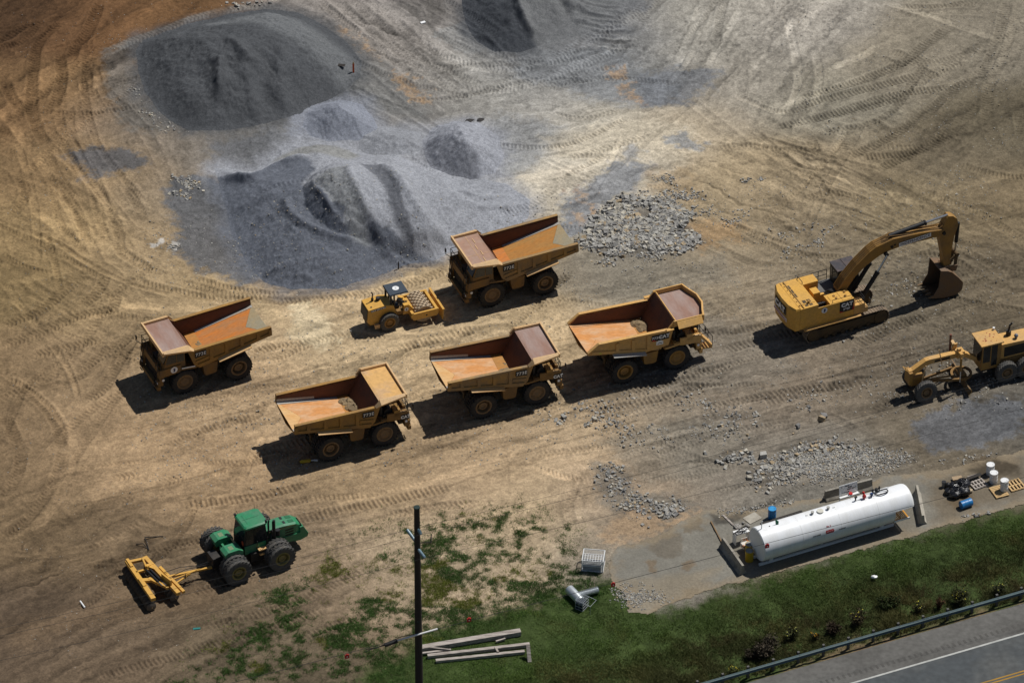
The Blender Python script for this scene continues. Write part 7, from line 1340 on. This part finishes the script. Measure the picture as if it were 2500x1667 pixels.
# ---------------------------------------------------------------- utility pole and its lines
PB = P(1025, 1800); PBX = np.array([PB[0], PB[1], 0])
zt = PV(1016, 1237, PBX, np.array([1.0, 0, 0]))[1]
pole = thing('utility_pole', (PB[0], PB[1], 0), 0, 'tall dark wooden utility pole with grey insulators, rising from the bottom edge', 'utility pole')
mb = MB(); mb.cyl((0, 0, -.5), (0, 0, zt - .1), .30, .19, 18); mb.build('shaft', M['wood_dark'], pole)
mb = MB(); mb.cyl((0, 0, zt - .12), (0, 0, zt), .21, .21, 16); mb.cyl((0, -.2, zt * .52), (0, -.24, zt * .52), .09); mb.build('cap', pmat('dark green cap', (.02, .035, .03), .5), pole)
LD = np.array([1.0, .385, 0]); LD /= np.linalg.norm(LD); LN = np.array([-LD[1], LD[0], 0])
tips = []
for (rx, ry), (tx, ty_), sg in (((1010, 1327), (994, 1293), 1), ((1016, 1287), (1028, 1304), -1), ((1018, 1336), (1037, 1361), -1)):
    z0 = PV(rx, ry, PBX, np.array([1.0, 0, 0]))[1]
    tt, z1 = PV(tx, ty_, PBX, LN); L_ = abs(tt)
    a = Vector(LN * sg * .18) + Vector((0, 0, z0)); b = Vector(LN * tt) + Vector((0, 0, z1)); d = (b - a).normalized(); ln = (b - a).length
    prof = [(.05, 0)]; n = 22
    for k in range(n): h = .12 + (ln - .2) * k / (n - 1); prof.append((.115 if k % 2 else .075, h))
    prof += [(.05, ln - .05), (.05, ln)]
    mb = MB(); mb.lathe(prof, a, d, 14); mb.build('insulator', M['glaze'], pole)
    tips.append(PBX + np.array(b))
wm = pmat('cable', (.03, .03, .03), .6)
def wire(name, S, pts, r, label, left):
    """pts: photograph points the line passes; fitted as a sagging span in the vertical plane of the line"""
    T_ = [0.0]; Zs = [S[2]]
    for p in pts: a, z = PV(*p, np.array([S[0], S[1], 0]), LD); T_.append(a); Zs.append(z)
    T_ = np.array(T_); Zs = np.array(Zs); wgt = np.ones(len(T_)); wgt[0] = 8
    c = np.linalg.lstsq(np.stack([T_, T_ * T_], 1)[1:], (Zs - S[2])[1:], rcond=None)[0]
    t1 = 75.0; P_ = [(0, 0, 0)]
    ts = np.linspace(0, t1, 40); pr = [tuple(LD * t + np.array([0, 0, c[0] * t + c[1] * t * t])) for t in ts]
    pl_ = [tuple(LD * -t + np.array([0, 0, -left * t + .0012 * t * t])) for t in np.linspace(0, 45, 24)]
    mb = MB(); mb.tube(pl_[::-1][:-1] + pr, r, 5); o = mb.build(name, wm); o.location = S; tag(o, label, 'cable', 'overhead lines on the utility pole'); return c
wire('power_line', tips[0], [(1300, 1215), (1739, 1116), (2238, 980), (2500, 907)], .010, 'overhead power line from the far side of the pole', .03)
wire('power_line', tips[1], [(1300, 1240), (1723, 1141), (2160, 1001), (2500, 918)], .010, 'overhead power line from the upper near insulator of the pole', .03)
wire('power_line', tips[2], [(1300, 1299), (1861, 1169), (2228, 1070), (2500, 996)], .010, 'overhead power line from the lower near insulator of the pole', .03)
zl = PV(1020, 1540, PBX, np.array([1.0, 0, 0]))[1]; S4 = PBX + np.array([0, 0, zl]) - LN * .27
lowpts = [(1145, 1508), (1497, 1422), (1873, 1328), (2193, 1243), (2430, 1182)]
wire('power_line', S4, lowpts, .016, 'lowest cable on the pole, hung with red markers', .03)
k = 0
for (px, py), lab in (((847, 1597), 'red marker on the lowest cable left of the pole'), ((1145, 1508), 'red marker on the lowest cable above the timbers'), ((1497, 1422), 'red marker on the lowest cable beside the pavement corner'), ((1873, 1328), 'red marker on the lowest cable in front of the white tank')):
    a, z = PV(px, py, np.array([S4[0], S4[1], 0]), LD); q = np.array([S4[0], S4[1], 0]) + LD * a
    t = thing('line_marker', (q[0], q[1], z), math.atan2(LD[1], LD[0]), lab, 'marker', 'red markers on the lowest cable')
    mb = MB(); mb.box(-.14, .14, -.045, .045, -.30, -.02); mb.box(-.04, .04, -.05, .05, -.03, .04); mb.build('tag', M['red'], t, smooth=False)
    mb = MB(); mb.cyl((0, -.046, -.16), (0, -.052, -.16), .045, n=10); mb.cyl((0, .046, -.16), (0, .052, -.16), .045, n=10); mb.build('dot', M['white'], t)
a, z = PV(1010, 1545, np.array([S4[0], S4[1], 0]), LD); q = np.array([S4[0], S4[1], 0]); 
t = thing('cable_splice', tuple(q + np.array([0, 0, zl])), math.atan2(LD[1], LD[0]), 'white cable sleeve with a black splice case hung at the pole', 'splice')
mb = MB(); mb.cyl((-1.7, .0, -.10), (1.25, 0, .03), .06, n=10); mb.build('sleeve', M['plastic_white'], t)
mb = MB(); mb.cyl((-2.5, 0, -.24), (-1.6, 0, -.14), .14, n=12); mb.tube([(-2.5, 0, -.24), (-3.2, .1, -.35), (-3.9, -.05, -.35)], .03); mb.tube([(-2.5, .05, -.2), (-3.1, -.1, -.2), (-3.8, .1, -.28)], .03); mb.tube([(-2.4, 0, -.1), (-1.3, .05, .1), (-.4, 0, .06)], .025); mb.build('splice_case', M['black'], t)

# ---------------------------------------------------------------- rubble
def rocks(name, cx, cy, cz, size, mats, seed):
    """many angular stones in one mesh; arrays of centres and sizes"""
    g = np.random.default_rng(seed); n = len(cx)
    base = np.array([[-1, -1, -1], [1, -1, -1], [1, 1, -1], [-1, 1, -1], [-1, -1, 1], [1, -1, 1], [1, 1, 1], [-1, 1, 1]], float) * .5
    v = base[None] * (1 + g.uniform(-.38, .25, (n, 8, 3))); v *= np.stack([size, size * g.uniform(.55, 1, n), size * g.uniform(.45, .85, n)], 1)[:, None, :]
    a = g.uniform(0, 6.28, n); c, s = np.cos(a)[:, None], np.sin(a)[:, None]; tl = g.uniform(-.7, .7, n)[:, None]
    x = v[..., 0] * np.cos(tl) - v[..., 2] * np.sin(tl); z = v[..., 0] * np.sin(tl) + v[..., 2] * np.cos(tl); v = np.stack([x * c - v[..., 1] * s, x * s + v[..., 1] * c, z], -1)
    co = v + np.stack([cx, cy, cz + size * .12], 1)[:, None, :]
    f = np.array([[3, 2, 1, 0], [4, 5, 6, 7], [0, 1, 5, 4], [1, 2, 6, 5], [2, 3, 7, 6], [3, 0, 4, 7]]); fs = (f[None] + (np.arange(n) * 8)[:, None, None]).reshape(-1, 4)
    pal = np.array([A(178, 175, 168), A(162, 159, 153), A(192, 185, 170), A(140, 138, 135), A(180, 160, 130)]); col = pal[g.choice(5, n, p=[.32, .28, .18, .16, .06])] * g.uniform(.8, 1.12, n)[:, None]
    return npmesh(name, co.reshape(-1, 3), fs, mats, np.repeat(col, 8, 0), False)
SM = ground_mat('broken stone', 7, .2, .3)
def inpoly(zone, poly, n, seed, clump=2.0, thr=-.1, soft=.6):
    g = np.random.default_rng(seed); pts = np.array(Q(zone, poly)); lo = pts.min(0) - soft; hi = pts.max(0) + soft; out = []
    x = g.uniform(lo[0], hi[0], n * 5); y = g.uniform(lo[1], hi[1], n * 5); ins = np.zeros(len(x), bool); p = pts
    for i in range(len(p)):
        a, b = p[i], p[(i + 1) % len(p)]; c = ((a[1] > y) != (b[1] > y)) & (x < (b[0] - a[0]) * (y - a[1]) / (b[1] - a[1] + 1e-9) + a[0]); ins ^= c
    dm = np.full(len(x), 1e9)
    for i in range(len(p)):
        a, b = p[i], p[(i + 1) % len(p)]; ex, ey = (b - a)[:2]; tt = np.clip(((x - a[0]) * ex + (y - a[1]) * ey) / (ex * ex + ey * ey + 1e-9), 0, 1); dm = np.minimum(dm, np.hypot(x - a[0] - ex * tt, y - a[1] - ey * tt))
    fall = min(1.6, .6 * np.sqrt(np.ptp(pts[:, 0]) * np.ptp(pts[:, 1])) * .5); sd2 = np.where(ins, dm, -dm); ins = g.random(len(x)) < np.clip((sd2 + .35 * fall) / (1.35 * fall), 0, 1) ** 1.6
    ok = ins & (fbm(x.astype(np.float32), y.astype(np.float32), clump, 3, seed) > thr + g.normal(0, .12, len(x))); k = np.nonzero(ok)[0][:n]; return x[k], y[k]
RX, RY, RS = [], [], []
def rub(zone, poly, n, smin, smax, seed, clump=2.0, thr=-.1, pw=2.2):
    x, y = inpoly(zone, poly, n, seed, clump, thr); g = np.random.default_rng(seed + 5); RX.append(x); RY.append(y); RS.append(smin + (smax - smin) * g.random(len(x)) ** pw)
rub('RB', [(330, 760), (650, 470), (950, 480), (1250, 620), (1560, 640), (1400, 760), (1250, 880), (1500, 920), (1560, 1000), (1300, 1100), (900, 1120), (450, 1180), (180, 980)], 7200, .08, .46, 1, 1.5, -.30, 2.0)
rub('RB', [(180, 850), (500, 520), (800, 360), (1400, 380), (1650, 480), (1700, 680), (1350, 760), (1560, 1000), (1300, 1150), (800, 1280), (300, 1280), (60, 1120)], 4200, .06, .2, 2, 1.3, -.05)
rub('RB', [(1000, 150), (1250, 140), (1350, 200), (1300, 330), (1000, 330)], 300, .05, .16, 3, .8, .05); rub('RB', [(1900, 200), (2300, 240), (2300, 320), (1950, 290)], 260, .05, .2, 4, .6, .1); rub('RB', [(1700, 600), (2150, 620), (2100, 800), (1800, 820)], 360, .05, .18, 5, .8, .08)
rub('z6', [(830, 300), (1000, 270), (1180, 330), (1300, 220), (1500, 200), (1560, 240), (1300, 330), (1180, 440), (1100, 480), (1020, 440), (1040, 360), (860, 345)], 2200, .07, .36, 6, 1.1, -.15, 2.3)
rub('z6', [(1100, 340), (1300, 240), (1560, 250), (1840, 300), (1720, 360), (1380, 430), (1150, 430)], 6500, .05, .15, 7, 1.4, -.5, 1.5)
rub('z6', [(280, 330), (420, 340), (480, 440), (560, 500), (760, 510), (720, 570), (640, 620), (560, 640), (430, 560), (330, 470)], 1900, .05, .26, 8, .9, .0, 2.5); rub('z6', [(880, 560), (1000, 545), (1240, 510), (1260, 530), (1020, 570), (900, 585)], 1100, .05, .15, 9, 3, -1)
rub('z6', [(560, 560), (660, 540), (740, 540), (700, 590), (640, 620), (560, 640)], 260, .08, .34, 25, 1.2, -.1)
rub('z6', [(100, 60), (380, 40), (380, 180), (120, 240)], 160, .07, .32, 10, .9, .15, 3); rub('z6', [(0, 0), (1400, -60), (1500, 160), (900, 260), (300, 320), (0, 300)], 1500, .04, .2, 11, 1.8, .05, 3.5); rub('z6', [(360, 920), (480, 900), (640, 950), (660, 1000), (480, 1040), (380, 990)], 1300, .04, .13, 12, .7, -.1)
rub('L1', [(690, 540), (900, 560), (1000, 720), (1190, 830), (1050, 870), (900, 760), (720, 640)], 1000, .04, .17, 13, .8, .05, 2.5); rub('H4', [(20, 560), (220, 540), (260, 640), (120, 720), (30, 700)], 600, .05, .22, 14, .7, .08, 2); rub('H4', [(0, 980), (130, 980), (120, 1020), (20, 1030)], 120, .05, .16, 15, 2, -1)
rub('p', [(1870, 560), (2060, 540), (2060, 620), (1900, 640)], 300, .05, .2, 17, .7, .12); rub('p', [(2080, 900), (2500, 850), (2500, 1000), (2100, 1010)], 400, .04, .16, 18, 1.2, .05); rub('p', [(1880, 740), (2250, 640), (2300, 760), (1950, 880)], 500, .05, .2, 19, 1.0, .12, 2.5)
rub('p', [(300, 520), (2480, 400), (2480, 1000), (300, 1250)], 9000, .035, .11, 20, 2.2, -.1, 2.5); rub('jk', [(0, 250), (500, 180), (1200, 60), (1500, 60), (1100, 200), (500, 330), (0, 380)], 420, .05, .18, 21, 1, -.1); rub('jk', [(700, 1400), (1000, 1330), (1400, 1330), (1100, 1450), (750, 1480)], 120, .06, .22, 22, 1, -.3); rub('p', [(0, 0), (560, 0), (430, 60), (200, 400), (300, 700), (0, 900)], 500, .03, .08, 23, 3, .0, 2.5); rub('L1', [(1380, 30), (1700, 0), (1850, 15), (1480, 50)], 140, .07, .28, 24, 2, -.5)
rub('p', [(0, 900), (900, 1000), (1000, 1300), (500, 1640), (0, 1640)], 900, .03, .08, 26, 2.2, -.05, 3); rub('R3', [(500, 0), (2352, 0), (2352, 1000), (900, 900)], 1500, .035, .10, 27, 2.2, -.05, 3)
rx = np.concatenate(RX); ry = np.concatenate(RY); rs = np.concatenate(RS)
# keep stones out from under the machines' tyres and off the pavement furniture
rz_ = np.array([ground_h(a, b) for a, b in zip(rx, ry)]); pav = np.array([padm[min(np.searchsorted(GY, b), NY - 1), min(np.searchsorted(GX, a), NX - 1)] > .25 for a, b in zip(rx, ry)])
kp = ~(pav & (rs > .25)); rx, ry, rs, rz_ = rx[kp], ry[kp], rs[kp], rz_[kp]
big = np.argsort(-rs)[:150]; bm = np.zeros(len(rs), bool); bm[big] = True
tag(rocks('rubble', rx[~bm], ry[~bm], rz_[~bm], rs[~bm], SM, 5), 'grey broken stones scattered over the yard', 'rubble', kind='stuff')
def region(x, y):
    if y > 0: return 'large grey stone in the rubble spread beside the rearmost dump truck', 'stones in the upper rubble spread'
    if x > 14: return 'large grey stone in the rubble spread above the fuel tank', 'stones in the rubble above the tank'
    return 'large grey stone lying loose on the yard below the trucks', 'loose stones below the trucks'
for i in big:
    lab, grp = region(rx[i], ry[i]); o = rocks('rock', np.zeros(1), np.zeros(1), np.zeros(1), rs[i:i + 1], SM, 900 + int(i)); o.location = (rx[i], ry[i], rz_[i]); tag(o, lab, 'rock', grp)
for (px, s_, lab) in (((1398, 112), .62, 'square pale block on the haul road, upper of two close together'), ((1385, 130), .42, 'smaller pale block on the haul road, just below another'), ((1270, 160), .45, 'pale stone alone on the haul road below the excavator'), ((1105, 302), .6, 'biggest tan stone in the rubble above the fuel tank'), ((150, 120), .4, 'tan stone near the middle truck, farthest left of its cluster')):
    a = Q1('z6', *px); o = rocks('stone_block', np.zeros(1), np.zeros(1), np.zeros(1), np.array([s_]), SM, int(px[0])); o.location = (a[0], a[1], ground_h(a[0], a[1]) + .03); tag(o, lab, 'rock')

# ---------------------------------------------------------------- grass, weeds, shrubs
def blades(x, y, z, h, w, col, seed, lean=.5, k=3):
    g = np.random.default_rng(seed); n = len(x); X_ = np.repeat(x, k) + g.normal(0, .07, n * k); Y_ = np.repeat(y, k) + g.normal(0, .07, n * k); Z_ = np.repeat(z, k); Hh = np.repeat(h, k) * g.uniform(.6, 1.15, n * k)
    a = g.uniform(0, 6.28, n * k); ww = w * g.uniform(.6, 1.3, n * k); lx = g.normal(0, lean, n * k) * Hh; ly = g.normal(0, lean, n * k) * Hh
    p0 = np.stack([X_ - ww * np.cos(a), Y_ - ww * np.sin(a), Z_ - .02], 1); p1 = np.stack([X_ + ww * np.cos(a), Y_ + ww * np.sin(a), Z_ - .02], 1); p2 = np.stack([X_ + lx, Y_ + ly, Z_ + Hh], 1)
    co = np.stack([p0, p1, p2], 1).reshape(-1, 3); f = np.arange(n * k * 3).reshape(-1, 3); c = np.repeat(col, k, 0) * g.uniform(.75, 1.25, (n * k, 1)); return co, f, np.repeat(c, 3, 0)
LM = leaf_mat('grass blade')
def sample(field_sl, prob, n, seed):
    g = np.random.default_rng(seed); ys, xs = np.nonzero(prob > 0); pr = prob[ys, xs].astype(np.float64); pr /= pr.sum(); k = g.choice(len(ys), n, p=pr)
    yy = GY[field_sl[0]][ys[k]] + g.uniform(-.045, .045, n); xx = GX[field_sl[1]][xs[k]] + g.uniform(-.035, .035, n); zz = H[field_sl][ys[k], xs[k]]; return xx, yy, zz, ys[k], xs[k]
vis = (Y[slv] > -42) & (np.abs(X[slv]) < 44.5)
pr = sstep(-1.0, 1.3, verge[slv] + 1.0 * N2[slv] + .7 * N3[slv]) ** 1.5 * vis * (padm[slv] < .05)
ga = np.array([ra[0], ra[1]]); nrm = np.array([-ru[1], ru[0]]); drd = (X[slv] - ga[0]) * nrm[0] + (Y[slv] - ga[1]) * nrm[1]       # metres back from the road edge
pr = pr * (drd > .5) * np.clip(1.1 + 1.8 * fbm(X[slv], Y[slv], 1.3, 3, 77), .12, 1.3)
x, y, z, iy, ix = sample(slv, pr, 118000, 1)
tall = sstep(9, 2.5, drd[iy, ix]) ; nn = fbm(x.astype(np.float32), y.astype(np.float32), 3.0, 4, 70)
h = .05 + .05 * np.clip(nn + .4, 0, 1) + tall * (.10 + .26 * np.clip(fbm(x.astype(np.float32), y.astype(np.float32), 1.4, 3, 71) + .3, 0, 1))
gcol = np.array(A(90, 116, 52))[None] * (1 - tall[:, None]) + np.array(A(92, 94, 56))[None] * tall[:, None]
gcol = gcol * (1 + .5 * nn[:, None]) * (1.25 - .35 * sstep(-8, 14, x))[:, None] ; br = (fbm(x.astype(np.float32), y.astype(np.float32), 2.0, 3, 72) > .28) * tall; gcol = gcol * (1 - br[:, None] * .6) + np.array(A(88, 72, 50)) * (br[:, None] * .6)
dr = np.clip(fbm(x.astype(np.float32), y.astype(np.float32), 2.4, 4, 76) * 1.8 - .15, 0, .6)[:, None]; gcol = gcol * (1 - dr) + np.array(A(118, 112, 66)) * dr; co, f, c = blades(x, y, z, h, .016, gcol, 3, .7); tag(npmesh('grass', co, f, LM, c, False), 'dark green verge grass between the pavement and the road', 'grass', kind='stuff')
# weeds on the bare soil: clumps of broad leaves
WP = [(420, 1690), (520, 1540), (640, 1440), (760, 1380), (900, 1300), (950, 1260), (1080, 1250), (1280, 1225), (1400, 1290), (1420, 1360), (1560, 1430), (1470, 1500), (1300, 1480), (1080, 1560), (950, 1690)]
slw, dw = sdf(Q('p', WP), 2.5); cl = .65 * fbm(X[slw], Y[slw], 2.6, 3, 80) + .7 * fbm(X[slw], Y[slw], .8, 3, 81, .7) + .55 * fbm(X[slw], Y[slw], .35, 2, 82)
hot = np.zeros_like(cl)
for zx, zy, rr in ((1060, 1335, 1.6), (1115, 1360, 1.5), (1110, 1395, 1.6), (1055, 1440, 1.2), (1385, 1395, 1.6), (1330, 1330, 1.2), (1300, 1300, 1.3), (1180, 1320, 1.2), (1350, 1450, 1.5), (1230, 1265, .8), (990, 1300, .8), (720, 1520, 1.3), (920, 1480, 1.3), (700, 1620, 2.0), (830, 1560, 1.6), (1010, 1500, 1.2), (1130, 1480, 1.1), (820, 1370, .7), (640, 1550, 1.2), (1260, 1420, 1.2)):
    q = P(zx, zy); hot = np.maximum(hot, np.exp(-((X[slw] - q[0]) ** 2 + (Y[slw] - q[1]) ** 2) / (2 * (rr * .62) ** 2)))
q = P(1200, 1370); cl = cl + .30 * np.exp(-((X[slw] - q[0]) ** 2 + (Y[slw] - q[1]) ** 2) / (2 * 5.5 ** 2)); wp = (.10 * sstep(-.3, .5, cl) + .8 * sstep(.05, 1.0, cl * 1.1 + .38 * hot - .02 + .032 * np.clip(-Y[slw] - 27, -5, 9))) * sstep(-1.5, 2.0, dw) * (padm[slw] < -.1)
x, y, z, iy, ix = sample(slw, wp, 78000, 2); nn = fbm(x.astype(np.float32), y.astype(np.float32), 1.2, 3, 83)
wc = np.array(A(82, 112, 54))[None] * (1 + .35 * nn[:, None]); yl = (fbm(x.astype(np.float32), y.astype(np.float32), 2.5, 2, 84) > .3); wc[yl] = np.array(A(122, 130, 54))
g = np.random.default_rng(9); co, f, c = blades(x, y, z, (.04 + .10 * g.random(len(x)) ** 1.5), .018, wc, 4, .8, 3); tag(npmesh('weeds', co, f, LM, c, False), 'green weeds sprouting on the bare soil round the utility pole', 'weeds', kind='stuff')
lerp_w = None
def shrub(px, r, h, n, col, label, name='shrub', flower=None, seed=0, stems=9, cat='shrub', grp='weeds along the guardrail'):
    q = P(*px); z = ground_h(q[0], q[1]); t = thing(name, (q[0], q[1], z), 0, label, cat, grp); g = np.random.default_rng(seed); random.seed(seed)
    mb = MB(); tip = []
    for k in range(stems):
        a = random.uniform(0, 6.28); d = r * random.uniform(.2, .95); e = (d * math.cos(a), d * math.sin(a), h * random.uniform(.55, 1.0)); mb.tube([(.1 * math.cos(a) * r, .1 * math.sin(a) * r, -.03), (e[0] * .5, e[1] * .5, e[2] * .6), e], .012, 4); tip.append(e)
    mb.build('stem', pmat('weed stem', (.10, .08, .045), .8) if 'weed stem' not in bpy.data.materials else bpy.data.materials['weed stem'], t)
    e = np.array(tip)[g.integers(0, stems, n)]; u = g.random((n, 1)) ** .6; c = e * u + g.normal(0, .12 * r + .03, (n, 3)); c[:, 2] = np.abs(c[:, 2]); s = g.uniform(.03, .075, n) * (1 + .5 * r)
    d1 = g.normal(0, 1, (n, 3)); d1 /= np.linalg.norm(d1, axis=1)[:, None]; d2 = np.cross(d1, g.normal(0, 1, (n, 3))); d2 /= np.linalg.norm(d2, axis=1)[:, None] + 1e-9
    co = np.stack([c - d1 * s[:, None], c + d2 * s[:, None] * .5, c + d1 * s[:, None], c - d2 * s[:, None] * .5], 1).reshape(-1, 3); cc = np.array(A(*col))[None] * g.uniform(.5, 1.6, (n, 1))
    o = npmesh('foliage', co, np.arange(n * 4).reshape(-1, 4), LM, np.repeat(cc, 4, 0), False); o.parent = t
    if flower:
        m_ = 14; e = np.array(tip)[g.integers(0, stems, m_)]; c = e + g.normal(0, .07, (m_, 3)) + np.array([0, 0, .06]); s = np.full(m_, .045); d1 = g.normal(0, 1, (m_, 3)); d1 /= np.linalg.norm(d1, axis=1)[:, None]; d2 = np.cross(d1, [0, 0, 1.0]); d2 /= np.linalg.norm(d2, axis=1)[:, None] + 1e-9
        co = np.stack([c - d1 * s[:, None], c + d2 * s[:, None], c + d1 * s[:, None], c - d2 * s[:, None]], 1).reshape(-1, 3); o = npmesh('flower', co, np.arange(m_ * 4).reshape(-1, 4), LM, np.repeat(np.tile(np.array(A(*flower)), (m_, 1)), 4, 0), False); o.parent = t
z_ = lambda a, b: (1760 + a * .31463, 1420 + b * .31463)
shrub(z_(350, 560), 1.0, 1.25, 2600, (74, 66, 54), 'big brown seed-headed shrub near the left end of the guardrail', seed=1, stems=26)
shrub(z_(230, 590), .5, .8, 800, (70, 62, 50), 'small brown shrub at the left foot of the big seed-headed shrub', seed=2, stems=12)
shrub(z_(1060, 330), .65, 1.0, 1000, (66, 58, 40), 'brownish weed clump dotted with yellow flowers halfway along the rail', flower=(190, 180, 70), seed=3, stems=16)
shrub(z_(860, 400), .75, 1.0, 1100, (62, 50, 38), 'dark brown weed clump left of the yellow dotted weeds', seed=4, stems=16)
shrub(z_(545, 440), .55, .9, 900, (70, 72, 42), 'olive weed clump with a few pale yellow flowers right of the big shrub', flower=(180, 180, 90), seed=5, stems=12)
shrub(z_(1860, 170), .8, 1.1, 1300, (64, 66, 38), 'green weeds crowded with bright yellow flowers at the right part of the rail', flower=(205, 190, 60), seed=6, stems=24)
shrub(z_(1530, 240), .45, .7, 600, (62, 62, 38), 'low weeds with a small patch of yellow flowers', flower=(195, 185, 70), seed=7, stems=10)
shrub(z_(2160, 100), .6, .9, 700, (64, 66, 44), 'olive weeds near the right edge of the photo above the rail', flower=(180, 175, 80), seed=8, stems=12)
shrub(z_(740, 450), .35, .7, 400, (66, 58, 36), 'thin weed with orange yellow flowers close to the rail', flower=(200, 150, 40), seed=9, stems=7)
shrub(z_(1690, 210), .4, 1.0, 500, (84, 58, 40), 'thin reddish brown weed stalks above the rail', seed=10, stems=12)
shrub(z_(1300, 200), .9, .8, 1100, (52, 62, 30), 'wide dark green clump above the middle of the rail', seed=11, stems=16)
shrub(z_(100, 720), .4, .6, 400, (72, 76, 40), 'small weeds with yellow dots at the bottom edge by the rail', flower=(200, 180, 60), seed=12, stems=8)
